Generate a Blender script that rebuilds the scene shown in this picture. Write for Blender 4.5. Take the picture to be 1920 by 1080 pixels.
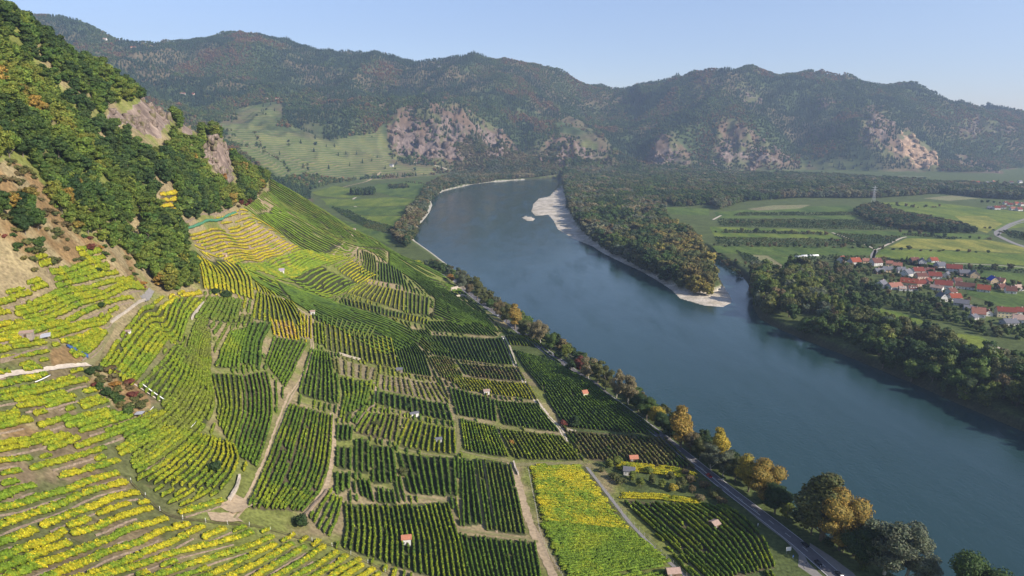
import bpy, math, random
import numpy as np
from mathutils import Vector, Matrix

for o in list(bpy.data.objects): bpy.data.objects.remove(o)
sc = bpy.context.scene
COL = sc.collection
R = math.radians

# ------------------------------------------------------------------ camera, world, sun, exposure
PITCH = math.atan(296.0/1280.0)
CAMZ = 200.0
cam_d = bpy.data.cameras.new('camera'); cam = bpy.data.objects.new('camera', cam_d); COL.objects.link(cam)
cam.location = (0, 0, CAMZ); cam.rotation_euler = (math.pi/2-PITCH, 0, 0)
cam_d.sensor_width = 36.0; cam_d.lens = 24.0; cam_d.clip_start = 1.0; cam_d.clip_end = 40000.0
sc.camera = cam

SUN_EL = R(30); SUN_V = Vector((0.86, -0.51, 0)).normalized()      # horizontal direction towards the sun
SUN_ROT = math.atan2(SUN_V.x, SUN_V.y)
wd = bpy.data.worlds.new('World'); sc.world = wd; wd.use_nodes = True
wn = wd.node_tree; bg = wn.nodes['Background']
sky = wn.nodes.new('ShaderNodeTexSky'); sky.sky_type = 'NISHITA'; sky.sun_disc = False
sky.sun_elevation = SUN_EL; sky.sun_rotation = SUN_ROT; sky.altitude = 300
sky.air_density = 1.0; sky.dust_density = 0.6; sky.ozone_density = 3.0
tn_ = wn.nodes.new('ShaderNodeMix'); tn_.data_type = 'RGBA'; tn_.blend_type = 'MULTIPLY'; tn_.inputs[0].default_value = 1.0; wn.links.new(sky.outputs[0], tn_.inputs[6]); tn_.inputs[7].default_value = (1.10, 0.99, 1.06, 1); wn.links.new(tn_.outputs[2], bg.inputs[0]); bg.inputs[1].default_value = 0.105
sd = bpy.data.lights.new('sun', 'SUN'); sun = bpy.data.objects.new('sun', sd); COL.objects.link(sun)
sd.energy = 5.0; sd.angle = R(0.5); sd.color = (1.0, 0.93, 0.82)
sv = Vector((SUN_V.x*math.cos(SUN_EL), SUN_V.y*math.cos(SUN_EL), math.sin(SUN_EL)))
sun.rotation_euler = sv.to_track_quat('Z', 'Y').to_euler(); sun.location = sv*500
sc.view_settings.view_transform = 'Standard'; sc.view_settings.look = 'None'
sc.view_settings.exposure = 0.72; sc.view_settings.gamma = 1.0; sc.view_settings.use_curve_mapping = False
sc.cycles.max_bounces = 5; sc.cycles.diffuse_bounces = 2; sc.cycles.glossy_bounces = 2
sc.cycles.transmission_bounces = 2; sc.cycles.transparent_max_bounces = 4; sc.cycles.volume_bounces = 0
sc.cycles.use_denoising = True
sc.cycles.caustics_reflective = False; sc.cycles.caustics_refractive = False

# ------------------------------------------------------------------ surveying: rays of the survey photograph -> world
SP, CP = math.sin(PITCH), math.cos(PITCH)
def ray(px, py):
    px = np.asarray(px, float); py = np.asarray(py, float)
    u = (px-960)/1280; v = (py-540)/1280
    return u, CP - v*SP, -SP - v*CP
def at_t(px, py, t):
    x, y, z = ray(px, py); return x*t, y*t, CAMZ + z*t
def at_z(px, py, zz=6.5):
    x, y, z = ray(px, py); t = (zz-CAMZ)/z
    return x*t, y*t
def project(x, y, z):
    x = np.asarray(x, float); y = np.asarray(y, float); z = np.asarray(z, float)-CAMZ
    t = y*CP - z*SP
    up = y*SP + z*CP
    ts = np.where(t > 1, t, 1)
    return 960+1280*x/ts, 540-1280*up/ts, t

# ------------------------------------------------------------------ noise
def _hash(ix, iy, s):
    h = (ix.astype(np.int64)*374761393 + iy.astype(np.int64)*668265263 + s*2147483647) & 0xffffffff
    h = ((h ^ (h >> 13))*1274126177) & 0xffffffff
    return ((h ^ (h >> 16)) & 0xffffff)/16777216.0
def vnoise(x, y, s=0):
    x = np.asarray(x, float); y = np.asarray(y, float)
    ix = np.floor(x); iy = np.floor(y); fx = x-ix; fy = y-iy
    fx = fx*fx*fx*(fx*(fx*6-15)+10); fy = fy*fy*fy*(fy*(fy*6-15)+10)
    a = _hash(ix, iy, s); b = _hash(ix+1, iy, s); c = _hash(ix, iy+1, s); d = _hash(ix+1, iy+1, s)
    return (a+(b-a)*fx)*(1-fy) + (c+(d-c)*fx)*fy
def fbm(x, y, s=0, o=4, g=0.5):
    r = 0; a = 1; n = 0
    x = np.asarray(x, float); y = np.asarray(y, float)
    for k in range(o):
        xx = x*0.8-y*0.6; yy = x*0.6+y*0.8
        r = r + a*vnoise(xx+17.3*k, yy-9.1*k, s+k); n += a; a *= g; x = xx*2.03; y = yy*2.03
    return r/n
def ridged(x, y, s=0, o=4):
    r = 0; a = 1; n = 0
    x = np.asarray(x, float); y = np.asarray(y, float)
    for k in range(o):
        v = 1-np.abs(2*vnoise(x, y, s+k)-1); r = r+a*v*v; n += a; a *= 0.5
        x, y = (x*0.8-y*0.6)*2.07+5, (x*0.6+y*0.8)*2.07-3
    return r/n
def sstep(a, b, x):
    t = np.clip((np.asarray(x, float)-a)/(b-a), 0, 1); return t*t*(3-2*t)

# ------------------------------------------------------------------ polygons
def inside(px, py, poly):
    px = np.asarray(px, float); py = np.asarray(py, float); r = np.zeros(px.shape, bool)
    n = len(poly)
    for i in range(n):
        x0, y0 = poly[i]; x1, y1 = poly[(i+1) % n]
        if y0 == y1: continue
        c = ((y0 > py) != (y1 > py)) & (px < (x1-x0)*(py-y0)/(y1-y0)+x0)
        r ^= c
    return r
def seg_dist(px, py, pts, closed=True):
    d = np.full(np.shape(px), 1e18)
    n = len(pts)
    for i in range(n if closed else n-1):
        x0, y0 = pts[i]; x1, y1 = pts[(i+1) % n]
        dx, dy = x1-x0, y1-y0; L = dx*dx+dy*dy+1e-9
        t = np.clip(((px-x0)*dx+(py-y0)*dy)/L, 0, 1)
        d = np.minimum(d, (px-x0-t*dx)**2+(py-y0-t*dy)**2)
    return np.sqrt(d)

# ------------------------------------------------------------------ the hill on the near bank (control points: px, py, depth)
NEAR = [
 (1250,1080,299),(1050,1080,292),(870,1080,283),(730,1080,264),(600,1080,240),(400,1080,215),(200,1080,189),(0,1080,160),
 (1100,900,383),(900,900,365),(750,900,345),(620,900,318),(470,900,285),(300,900,252.5),(150,900,224),(0,900,200),
 (1130,720,524),(1000,720,522),(900,720,513),(800,720,492),(700,720,460),(600,720,422),(500,720,381),(400,720,342),(300,720,309),(200,720,281),(100,720,257),(0,720,235),
 (940,600,700),(900,600,690),(800,600,652),(700,600,600),(600,600,545),(500,600,480),(400,600,420),(300,600,365),(200,600,324),(100,600,293),(0,600,266),
 (800,500,888),(760,510,835),(700,500,772),(600,500,685),(540,505,640),(480,485,610),(470,508,560),(400,500,508),(430,500,533),(560,548,590),(575,540,650),(640,560,640),(440,492,548),
 (300,500,426),(200,500,369),(100,500,328),(0,500,292),
 (700,447,880),(650,430,860),(560,400,810),(500,400,722),(400,400,590),(300,400,462),(200,400,405),(100,400,353),(0,400,304),
 (500,332,850),(480,345,800),(440,300,740),(370,300,640),(300,300,545),(200,300,472),(100,300,402),(0,300,332),
 (400,255,770),(300,205,680),(200,200,565),(100,200,475),(0,200,390),
 (200,135,600),(130,100,540),(0,100,440),(60,60,510),(0,22,475),
 (620,402,872),(800,620,640),(850,660,590),(560,365,860),
]
pts = []
for a, b, t in NEAR:
    x, y, z = at_t(a, b, t); pts.append((float(x), float(y), float(z)))
pts += [(-400,330,300),(-430,180,290),(-400,60,260),(-380,-80,250),(-250,0,176),(-200,90,150),(-150,60,120),(-60,60,84),(0,0,62),(60,60,38),(110,120,14),(150,120,4),(160,0,4),(90,-60,38),(0,-100,80),(-150,-100,150),
        (190,200,0),(250,120,-10),(250,0,-10),(260,-100,-10),(160,300,0),(80,480,-4),(60,560,-6),(30,650,-6),(0,740,-6),(-30,820,-6),(-60,900,-4),(-120,950,-2),
        (-190,985,0),(-260,1010,8),(-330,1010,30),(-400,960,90),(-440,850,130),(-450,700,190),(-460,560,240),(-500,400,300),(-560,300,330),(-560,100,320),(-560,-100,310),
        (-330,1100,-5),(-200,1120,-20),(-450,1100,10),(-560,950,60),(-600,750,140),(-650,500,260),(-700,300,330),(-700,50,330),(-620,1150,5),(-750,900,60),(-800,600,200),(100,800,-30),(200,600,-30),(300,400,-30),(0,1100,-30)]
NP = np.array(pts)
def rbf_fit(P, c, lam=0.0):
    n = len(P); d = np.hypot(P[:, None, 0]-P[None, :, 0], P[:, None, 1]-P[None, :, 1])
    K = np.sqrt(d*d+c*c)
    A = np.zeros((n+3, n+3)); A[:n, :n] = K - lam*np.eye(n)
    A[:n, n] = 1; A[:n, n+1] = P[:, 0]/100; A[:n, n+2] = P[:, 1]/100; A[n:, :n] = A[:n, n:].T
    b = np.zeros(n+3); b[:n] = P[:, 2]
    return np.linalg.solve(A, b)
def rbf_eval(P, w, c, x, y):
    r = w[-3] + w[-2]*x/100 + w[-1]*y/100
    for i in range(len(P)): r = r + w[i]*np.sqrt((x-P[i, 0])**2+(y-P[i, 1])**2+c*c)
    return r
WN = rbf_fit(NP, 14.0, 6.0)
GULLY = [(-175,352),(-203,378),(-229,417),(-262,478),(-300,540)]

# ------------------------------------------------------------------ the hills across the valley
FAR = [
 (-400,-120,3900),(-200,-60,3900),(0,5,3900),(60,33,3900),(120,37,3900),(160,45,3850),(195,66,3800),(230,75,3900),(285,90,4200),
 (100,110,3500),(200,110,3500),(300,130,3500),(0,90,3400),(-200,60,3400),
 (300,80,4400),(340,80,4300),(400,72,4300),(440,62,4300),(470,61,4300),(500,68,4300),(540,82,4300),(600,92,4350),(660,101,4400),(740,103,4400),(790,115,4400),(850,110,4400),(880,111,4400),(950,115,4400),(1000,116,4400),(1040,128,4450),(1080,150,4500),(1120,170,4600),(1145,180,4700),
 (300,150,3600),(400,150,3700),(500,140,3800),(600,150,3900),(700,170,3800),(800,150,3950),(900,160,3950),(1000,170,4000),(1080,195,4100),(1130,215,4200),
 (350,200,3100),(450,200,3150),(510,185,3250),(600,210,3200),(700,225,3180),(740,208,3300),(800,192,3400),(850,200,3380),(900,230,3280),(950,265,3180),(985,300,3080),(800,260,3120),(750,260,3100),(880,275,3110),(930,295,3070),(740,292,3010),(850,300,3050),
 (420,240,2750),(500,250,2700),(560,240,2850),(600,265,2800),(650,280,2850),(700,290,2880),(500,290,2450),(600,310,2620),(560,335,2250),(660,315,2750),(520,310,2150),(440,265,2350),(380,250,2500),
 (1060,222,3700),(1100,248,3480),(1140,278,3330),(1168,305,3180),(1010,300,3080),(1080,300,3120),(1150,312,3120),(1000,235,3650),(1005,270,3400),(1010,290,3200),(1050,260,3250),
 (1150,178,4750),(1200,160,4500),(1260,138,4300),(1300,131,4200),(1345,125,4150),(1400,129,4150),(1440,140,4200),(1490,138,4300),(1540,132,4300),(1600,144,4300),(1680,160,4300),(1740,172,4300),(1800,188,4300),(1860,204,4300),(1920,214,4300),(2050,240,4200),(2200,270,4100),(2500,300,4000),
 (1190,220,4050),(1260,215,3720),(1340,200,3650),(1420,200,3700),(1490,215,3850),(1560,195,3800),(1640,208,3620),(1720,225,3650),(1800,235,3700),(1880,255,3700),(1980,275,3700),
 (1180,280,3550),(1245,255,3420),(1300,290,3320),(1360,270,3380),(1430,270,3380),(1490,285,3600),(1530,290,3430),(1600,262,3400),(1650,278,3300),(1700,245,3460),(1755,285,3380),(1820,295,3480),(1900,308,3520),(2000,315,3520),
]
fp = []
for a, b, t in FAR:
    x, y, z = at_t(a, b, t); fp.append((float(x), float(y), float(z)))
    if b < 175 and t > 4140 or b < 80 and t > 3700:            # behind every crest the hill falls away
        fp.append((float(x)*1.13, float(y)*1.13, float(z)-130)); fp.append((float(x)*1.4, float(y)*1.4, float(z)-330))
for a, b in [(1000,322),(1100,321),(1200,321),(1300,322),(1400,322),(1500,322),(1600,324),(1700,325),(1800,329),(1900,332),(2100,336),(2400,345),
             (940,324),(860,330),(780,338),(700,345),(640,352),(590,365),(1300,345),(1500,350),(1700,355),(1900,370),(2200,400),(1000,345),(800,380),(650,420),(1700,420),(1400,420),(2100,480),(960,420),(1500,520),(1900,560),(1000,560)]:
    x, y = at_z(a, b, 0.0); fp.append((float(x), float(y), -4.0 if b > 335 else 3.0))
fp += [(-1150,1900,120),(-900,1500,60),(-800,1300,20),(-1300,1400,260),(-1600,1000,380),(-1500,300,420),(-1500,-600,380),(-1900,2300,420),(-2600,3300,650),(-2600,1500,450),(-3400,2500,600),
       (-900,700,60),(-900,0,120),(500,-800,-4),(1500,-800,-4),(1500,600,-4),(2600,1200,0),(3300,2600,120),(4200,1800,300),(3300,0,60),(-600,-900,200),(0,-1500,60)]
FP = np.array(fp)
WF = rbf_fit(FP, 60.0, 10.0)

# ------------------------------------------------------------------ river
def PZ(L, z=0.0):
    out = []
    for a, b in L:
        x, y = at_z(a, b, z); out.append((float(x), float(y)))
    return out
ROAD_PX = [(1560,1075),(1500,1022),(1440,975),(1380,930),(1330,890),(1280,850),(1240,818),(950,604),(920,581),(890,558),(868,541)]
road_w = PZ(ROAD_PX, 6.5)
d0 = np.array(road_w[0])-np.array(road_w[1]); d0 /= np.hypot(*d0)
road_w = [tuple(np.array(road_w[0])+d0*s) for s in (260, 120, 40)] + road_w
d1 = np.array(road_w[-1])-np.array(road_w[-2]); d1 /= np.hypot(*d1)
road_w += [tuple(np.array(road_w[-1])+d1*60), tuple(np.array(road_w[-1])+d1*150+np.array([-22, 0]))]
def offset(line, d):
    L = np.array(line); T = np.gradient(L, axis=0); T /= np.hypot(T[:, 0], T[:, 1])[:, None]
    return [tuple(p) for p in L + np.stack([T[:, 1], -T[:, 0]], 1)*d]
left_edge = offset(road_w, 25.0)[:-2]
left_edge[0] = offset(road_w, 62.0)[0]; left_edge[1] = offset(road_w, 60.0)[1]; left_edge[2] = offset(road_w, 42.0)[2]; left_edge[3] = offset(road_w, 31.0)[3]
left_far = PZ([(850,505),(812,476),(778,452),(770,442),(779,428),(790,417),(798,408),(805,398),(810,385),(808,378),(814,369),(832,358),(857,352),(890,345),(925,341),(943,340),(960,338),(1000,337),(1050,334)])
right_px = [(1046,350),(1030,368),(1010,372),(999,383),(996,397),(1003,405),(1028,403),(1038,415),(1045,430),(1075,448),(1110,462),(1130,475),(1165,492),(1200,508),(1235,528),(1260,545),(1275,560),(1320,573),(1355,576),(1372,568),(1370,555),(1355,535),(1345,515),(1335,495),(1320,477),(1308,463),
            (1318,464),(1345,483),(1388,513),(1402,530),(1412,550),(1412,575),(1425,597),(1447,610),(1480,625),(1530,645),(1600,672),(1660,697),(1720,722),(1800,758),(1880,792),(1960,826),(2100,890)]
right_edge = PZ(right_px)
RIVER = left_edge + left_far + right_edge + [(470,250),(520,80),(560,-300),(300,-300)]
GRAVEL = PZ([(1062,340),(1052,352),(1030,366),(1005,372),(990,385),(985,400),(1005,412),(1030,425),(1075,455),(1110,470),(1165,500),(1260,552),(1275,568),(1320,582),(1358,584),(1385,570),(1376,550),(1362,536),(1345,545),(1318,550),(1290,548),(1262,534),(1205,504),(1162,482),(1120,458),(1085,430),(1068,400),(1062,370)])
ISLET = PZ([(977,409),(985,405),(996,406),(1004,411),(1000,415),(988,414)])
SIDEBANK = PZ([(1300,440),(1420,520),(1440,610),(1380,600),(1385,530),(1290,455)])
FLOOR = 6.5
def height_exact(x, y, detail=True):
    x = np.asarray(x, float); y = np.asarray(y, float)
    hn = rbf_eval(NP, WN, 14.0, x, y)
    far_in = sstep(950, 1300, y) + sstep(-650, -800, x)
    hn = np.where((x > -900) & (x < 330) & (y < 1300) & (y > -300), hn, -50)
    hn = hn - 60*sstep(1000, 1280, y) - 60*sstep(-600, -850, x) - 60*sstep(-150, -280, y)*(x > 0)
    hf = rbf_eval(FP, WF, 60.0, x, y)
    if detail:
        up = sstep(15, 160, hf)
        hf = hf + up*((ridged(x/560, y/560, 5, 5)-0.52)*115 + (fbm(x/90, y/90, 9, 4)-0.5)*30)
        hf = hf + CRAG(x, y)
        st = sstep(10, 40, hn)
        hn = hn + st*((fbm(x/38, y/38, 21, 3)-0.5)*3.0)
        hn = hn + NCRAG(x, y)
    g = seg_dist(x, y, GULLY, False)
    hn = hn - 9*np.exp(-(g/11)**2)*(y > 340)
    h = np.maximum(hn, hf)
    h = np.where(h > FLOOR+2, h, FLOOR + 2*np.exp(np.clip((h-FLOOR-2)/2, -20, 0)))   # soft foot
    h = np.where(h < FLOOR+2.0001, np.where(h < FLOOR+0.02, FLOOR, h), h)
    # river and its banks
    near = (x > -1500) & (y > -400) & (y < 3200)
    if np.any(near):
        ins = inside(x, y, RIVER) & near
        idx = np.where(near & ((h < 40)))
        d = np.full(x.shape, 1e6)
        if len(idx[0]): d[idx] = seg_dist(x[idx], y[idx], RIVER)
        gr = inside(x, y, GRAVEL)
        bank = np.where(gr, 0.05+d*0.05, 0.02+d*np.where(x > 100, 1.0, 0.5))
        h = np.where(ins, np.minimum(h, -0.25*np.minimum(d, 14)-0.05), np.minimum(h, np.maximum(bank, 0.1)))
        h = np.where(inside(x, y, ISLET), 0.5, h)
    return h
CRAG_W = []      # filled below: polygons (world) with crag amplitude
def CRAG(x, y):
    r = 0
    for poly, amp, wl in CRAG_W:
        xs = [p[0] for p in poly]; ys = [p[1] for p in poly]
        m = (x > min(xs)-60) & (x < max(xs)+60) & (y > min(ys)-60) & (y < max(ys)+60)
        if not np.any(m): continue
        idx = np.where(m); xx = x[idx]; yy = y[idx]
        ins = inside(xx, yy, poly); d = seg_dist(xx, yy, poly)
        k = np.where(ins, sstep(0, 30, d), 0)
        v = k*((ridged(xx/wl, yy/(wl*1.7), 31, 4)-0.45)*amp)
        rr = np.zeros(x.shape); rr[idx] = v; r = r + rr
    return r
def NCRAG(x, y):
    return 0
GRIDS = []
def height(x, y, detail=True):
    x = np.asarray(x, float); y = np.asarray(y, float)
    if not GRIDS or not detail: return height_exact(x, y, detail)
    out = np.empty(x.shape); todo = np.ones(x.shape, bool)
    for (x0, y0, dx, G) in GRIDS:
        fx = (x-x0)/dx; fy = (y-y0)/dx
        m = todo & (fx >= 0) & (fy >= 0) & (fx < G.shape[1]-1.001) & (fy < G.shape[0]-1.001)
        if not m.any(): continue
        a = fx[m]; b = fy[m]; ia = a.astype(int); ib = b.astype(int); a = a-ia; b = b-ib
        out[m] = (G[ib, ia]*(1-a)+G[ib, ia+1]*a)*(1-b)+(G[ib+1, ia]*(1-a)+G[ib+1, ia+1]*a)*b
        todo &= ~m
    if todo.any(): out[todo] = height_exact(x[todo], y[todo])
    return out
def make_grid(x0, x1, y0, y1, dx):
    gx = np.arange(x0, x1, dx); gy = np.arange(y0, y1, dx); X, Y = np.meshgrid(gx, gy)
    return (x0, y0, dx, height_exact(X.ravel(), Y.ravel()).reshape(X.shape))
def trace(px, py, far=False):
    """where the line of sight through survey pixel px,py meets the ground"""
    px = np.atleast_1d(np.asarray(px, float)); py = np.atleast_1d(np.asarray(py, float))
    x, y, z = ray(px, py)
    ts = np.geomspace(60, 6500, 420) if far else np.geomspace(60, 1400, 320)
    T = ts[None, :]
    H = height(x[:, None]*T, y[:, None]*T)
    below = (CAMZ + z[:, None]*T) < H
    hit = below.any(1); k = np.argmax(below, 1); k = np.where(hit, np.maximum(k, 1), len(ts)-1)
    lo = ts[k-1].copy(); hi = ts[k].copy()
    for _ in range(7):
        m = (lo+hi)/2; b = (CAMZ+z*m) < height(x*m, y*m)
        hi = np.where(b, m, hi); lo = np.where(b, lo, m)
    return x*hi, y*hi, CAMZ+z*hi, hi
# ------------------------------------------------------------------ rock faces (survey pixels -> ground polygons)
def ground_poly(L, far=True):
    A = np.array(L, float); X, Y, Z, T = trace(A[:, 0], A[:, 1], far)
    return [(float(a), float(b)) for a, b in zip(X, Y)]
ROCK_PX = {   # px polygon, colour kind
 'a': [(735,300),(728,240),(745,205),(800,192),(860,200),(905,225),(945,250),(975,285),(985,308),(930,300),(850,305),(790,300)],
 'b': [(1003,305),(1020,270),(1048,250),(1085,255),(1125,275),(1160,305),(1165,318),(1090,318),(1040,316)],
 'c': [(1210,315),(1225,262),(1245,248),(1280,275),(1305,305),(1300,316)],
 'd': [(1330,310),(1350,235),(1380,225),(1430,262),(1470,290),(1500,312),(1430,316)],
 'e': [(1620,205),(1640,195),(1680,235),(1672,268),(1650,285),(1610,265)],
 'q': [(1652,290),(1680,262),(1700,240),(1722,262),(1755,285),(1760,318),(1720,322),(1700,300),(1680,296)],
 'f': [(1795,235),(1830,215),(1900,240),(1915,262),(1850,250),(1805,265)],
 'g': [(1380,155),(1400,150),(1430,190),(1410,205),(1385,185)],
 'h': [(1790,290),(1850,300),(1880,325),(1800,312)],
 'i': [(1530,180),(1560,185),(1570,200),(1535,205)],
}
CRAG_POLY = {}
for k, L in ROCK_PX.items(): CRAG_POLY[k] = ground_poly(L)
for k, amp, wl in (('a',64,95),('b',60,85),('c',46,70),('d',60,90),('e',62,70),('q',60,75),('f',44,60),('g',40,60),('h',34,60),('i',34,50)):
    CRAG_W.append((CRAG_POLY[k], amp, wl))
# crags standing in the near forest
NC_PX = [([(200,232),(206,205),(240,208),(262,192),(300,196),(322,222),(300,262),(275,250),(236,232)], 30, 22),
         ([(335,200),(355,205),(372,240),(362,258),(342,248)], 30, 18),
         ([(382,270),(400,262),(425,285),(436,330),(428,342),(405,322),(384,298)], 36, 20),
         ([(90,240),(112,238),(112,256),(96,256)], 12, 20)]
NC = []
for L, a, w in NC_PX: NC.append((ground_poly(L, False), a, w))
def NCRAG(x, y):
    r = np.zeros(np.shape(x))
    for poly, amp, wl in NC:
        P_ = np.array(poly)
        if P_[:, 1].max() > 1300: continue
        c = P_.mean(0); rad = np.abs(P_-c).max()+10
        m = (np.abs(x-c[0]) < rad) & (np.abs(y-c[1]) < rad)
        idx = np.where(m)
        if not len(idx[0]): continue
        xx = x[idx]; yy = y[idx]; ins = inside(xx, yy, poly); d = seg_dist(xx, yy, poly)
        k = np.where(ins, sstep(0, 6, d), 0)
        r[idx] += k*(2.0 + (ridged(xx/wl, yy/wl, 77, 3)-0.4)*amp)
    return r

# ------------------------------------------------------------------ land cover in survey pixels
BROWN_NEAR = [[(-60,310),(20,300),(60,318),(105,380),(130,430),(185,455),(230,490),(283,545),(230,520),(170,490),(100,500),(60,520),(0,480),(-60,480)],
              [(235,400),(262,418),(255,520),(280,540),(262,545),(240,500),(225,450)],
              [(180,690),(215,695),(275,730),(283,765),(240,780),(200,750),(165,715)],
              [(95,655),(130,648),(160,672),(130,690),(95,685)],
              [(0,800),(62,790),(80,815),(40,830),(0,838)]]
MEADOWS = [  # px polygon, colour (linear), on the valley floor and the far slopes
]
GRIDS.append(make_grid(-620, 330, -60, 1240, 1.5))
GRIDS.append(make_grid(-3900, 4200, 1200, 6200, 12.0))
GRIDS.append(make_grid(-1000, 1300, 200, 2900, 4.0))
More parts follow.
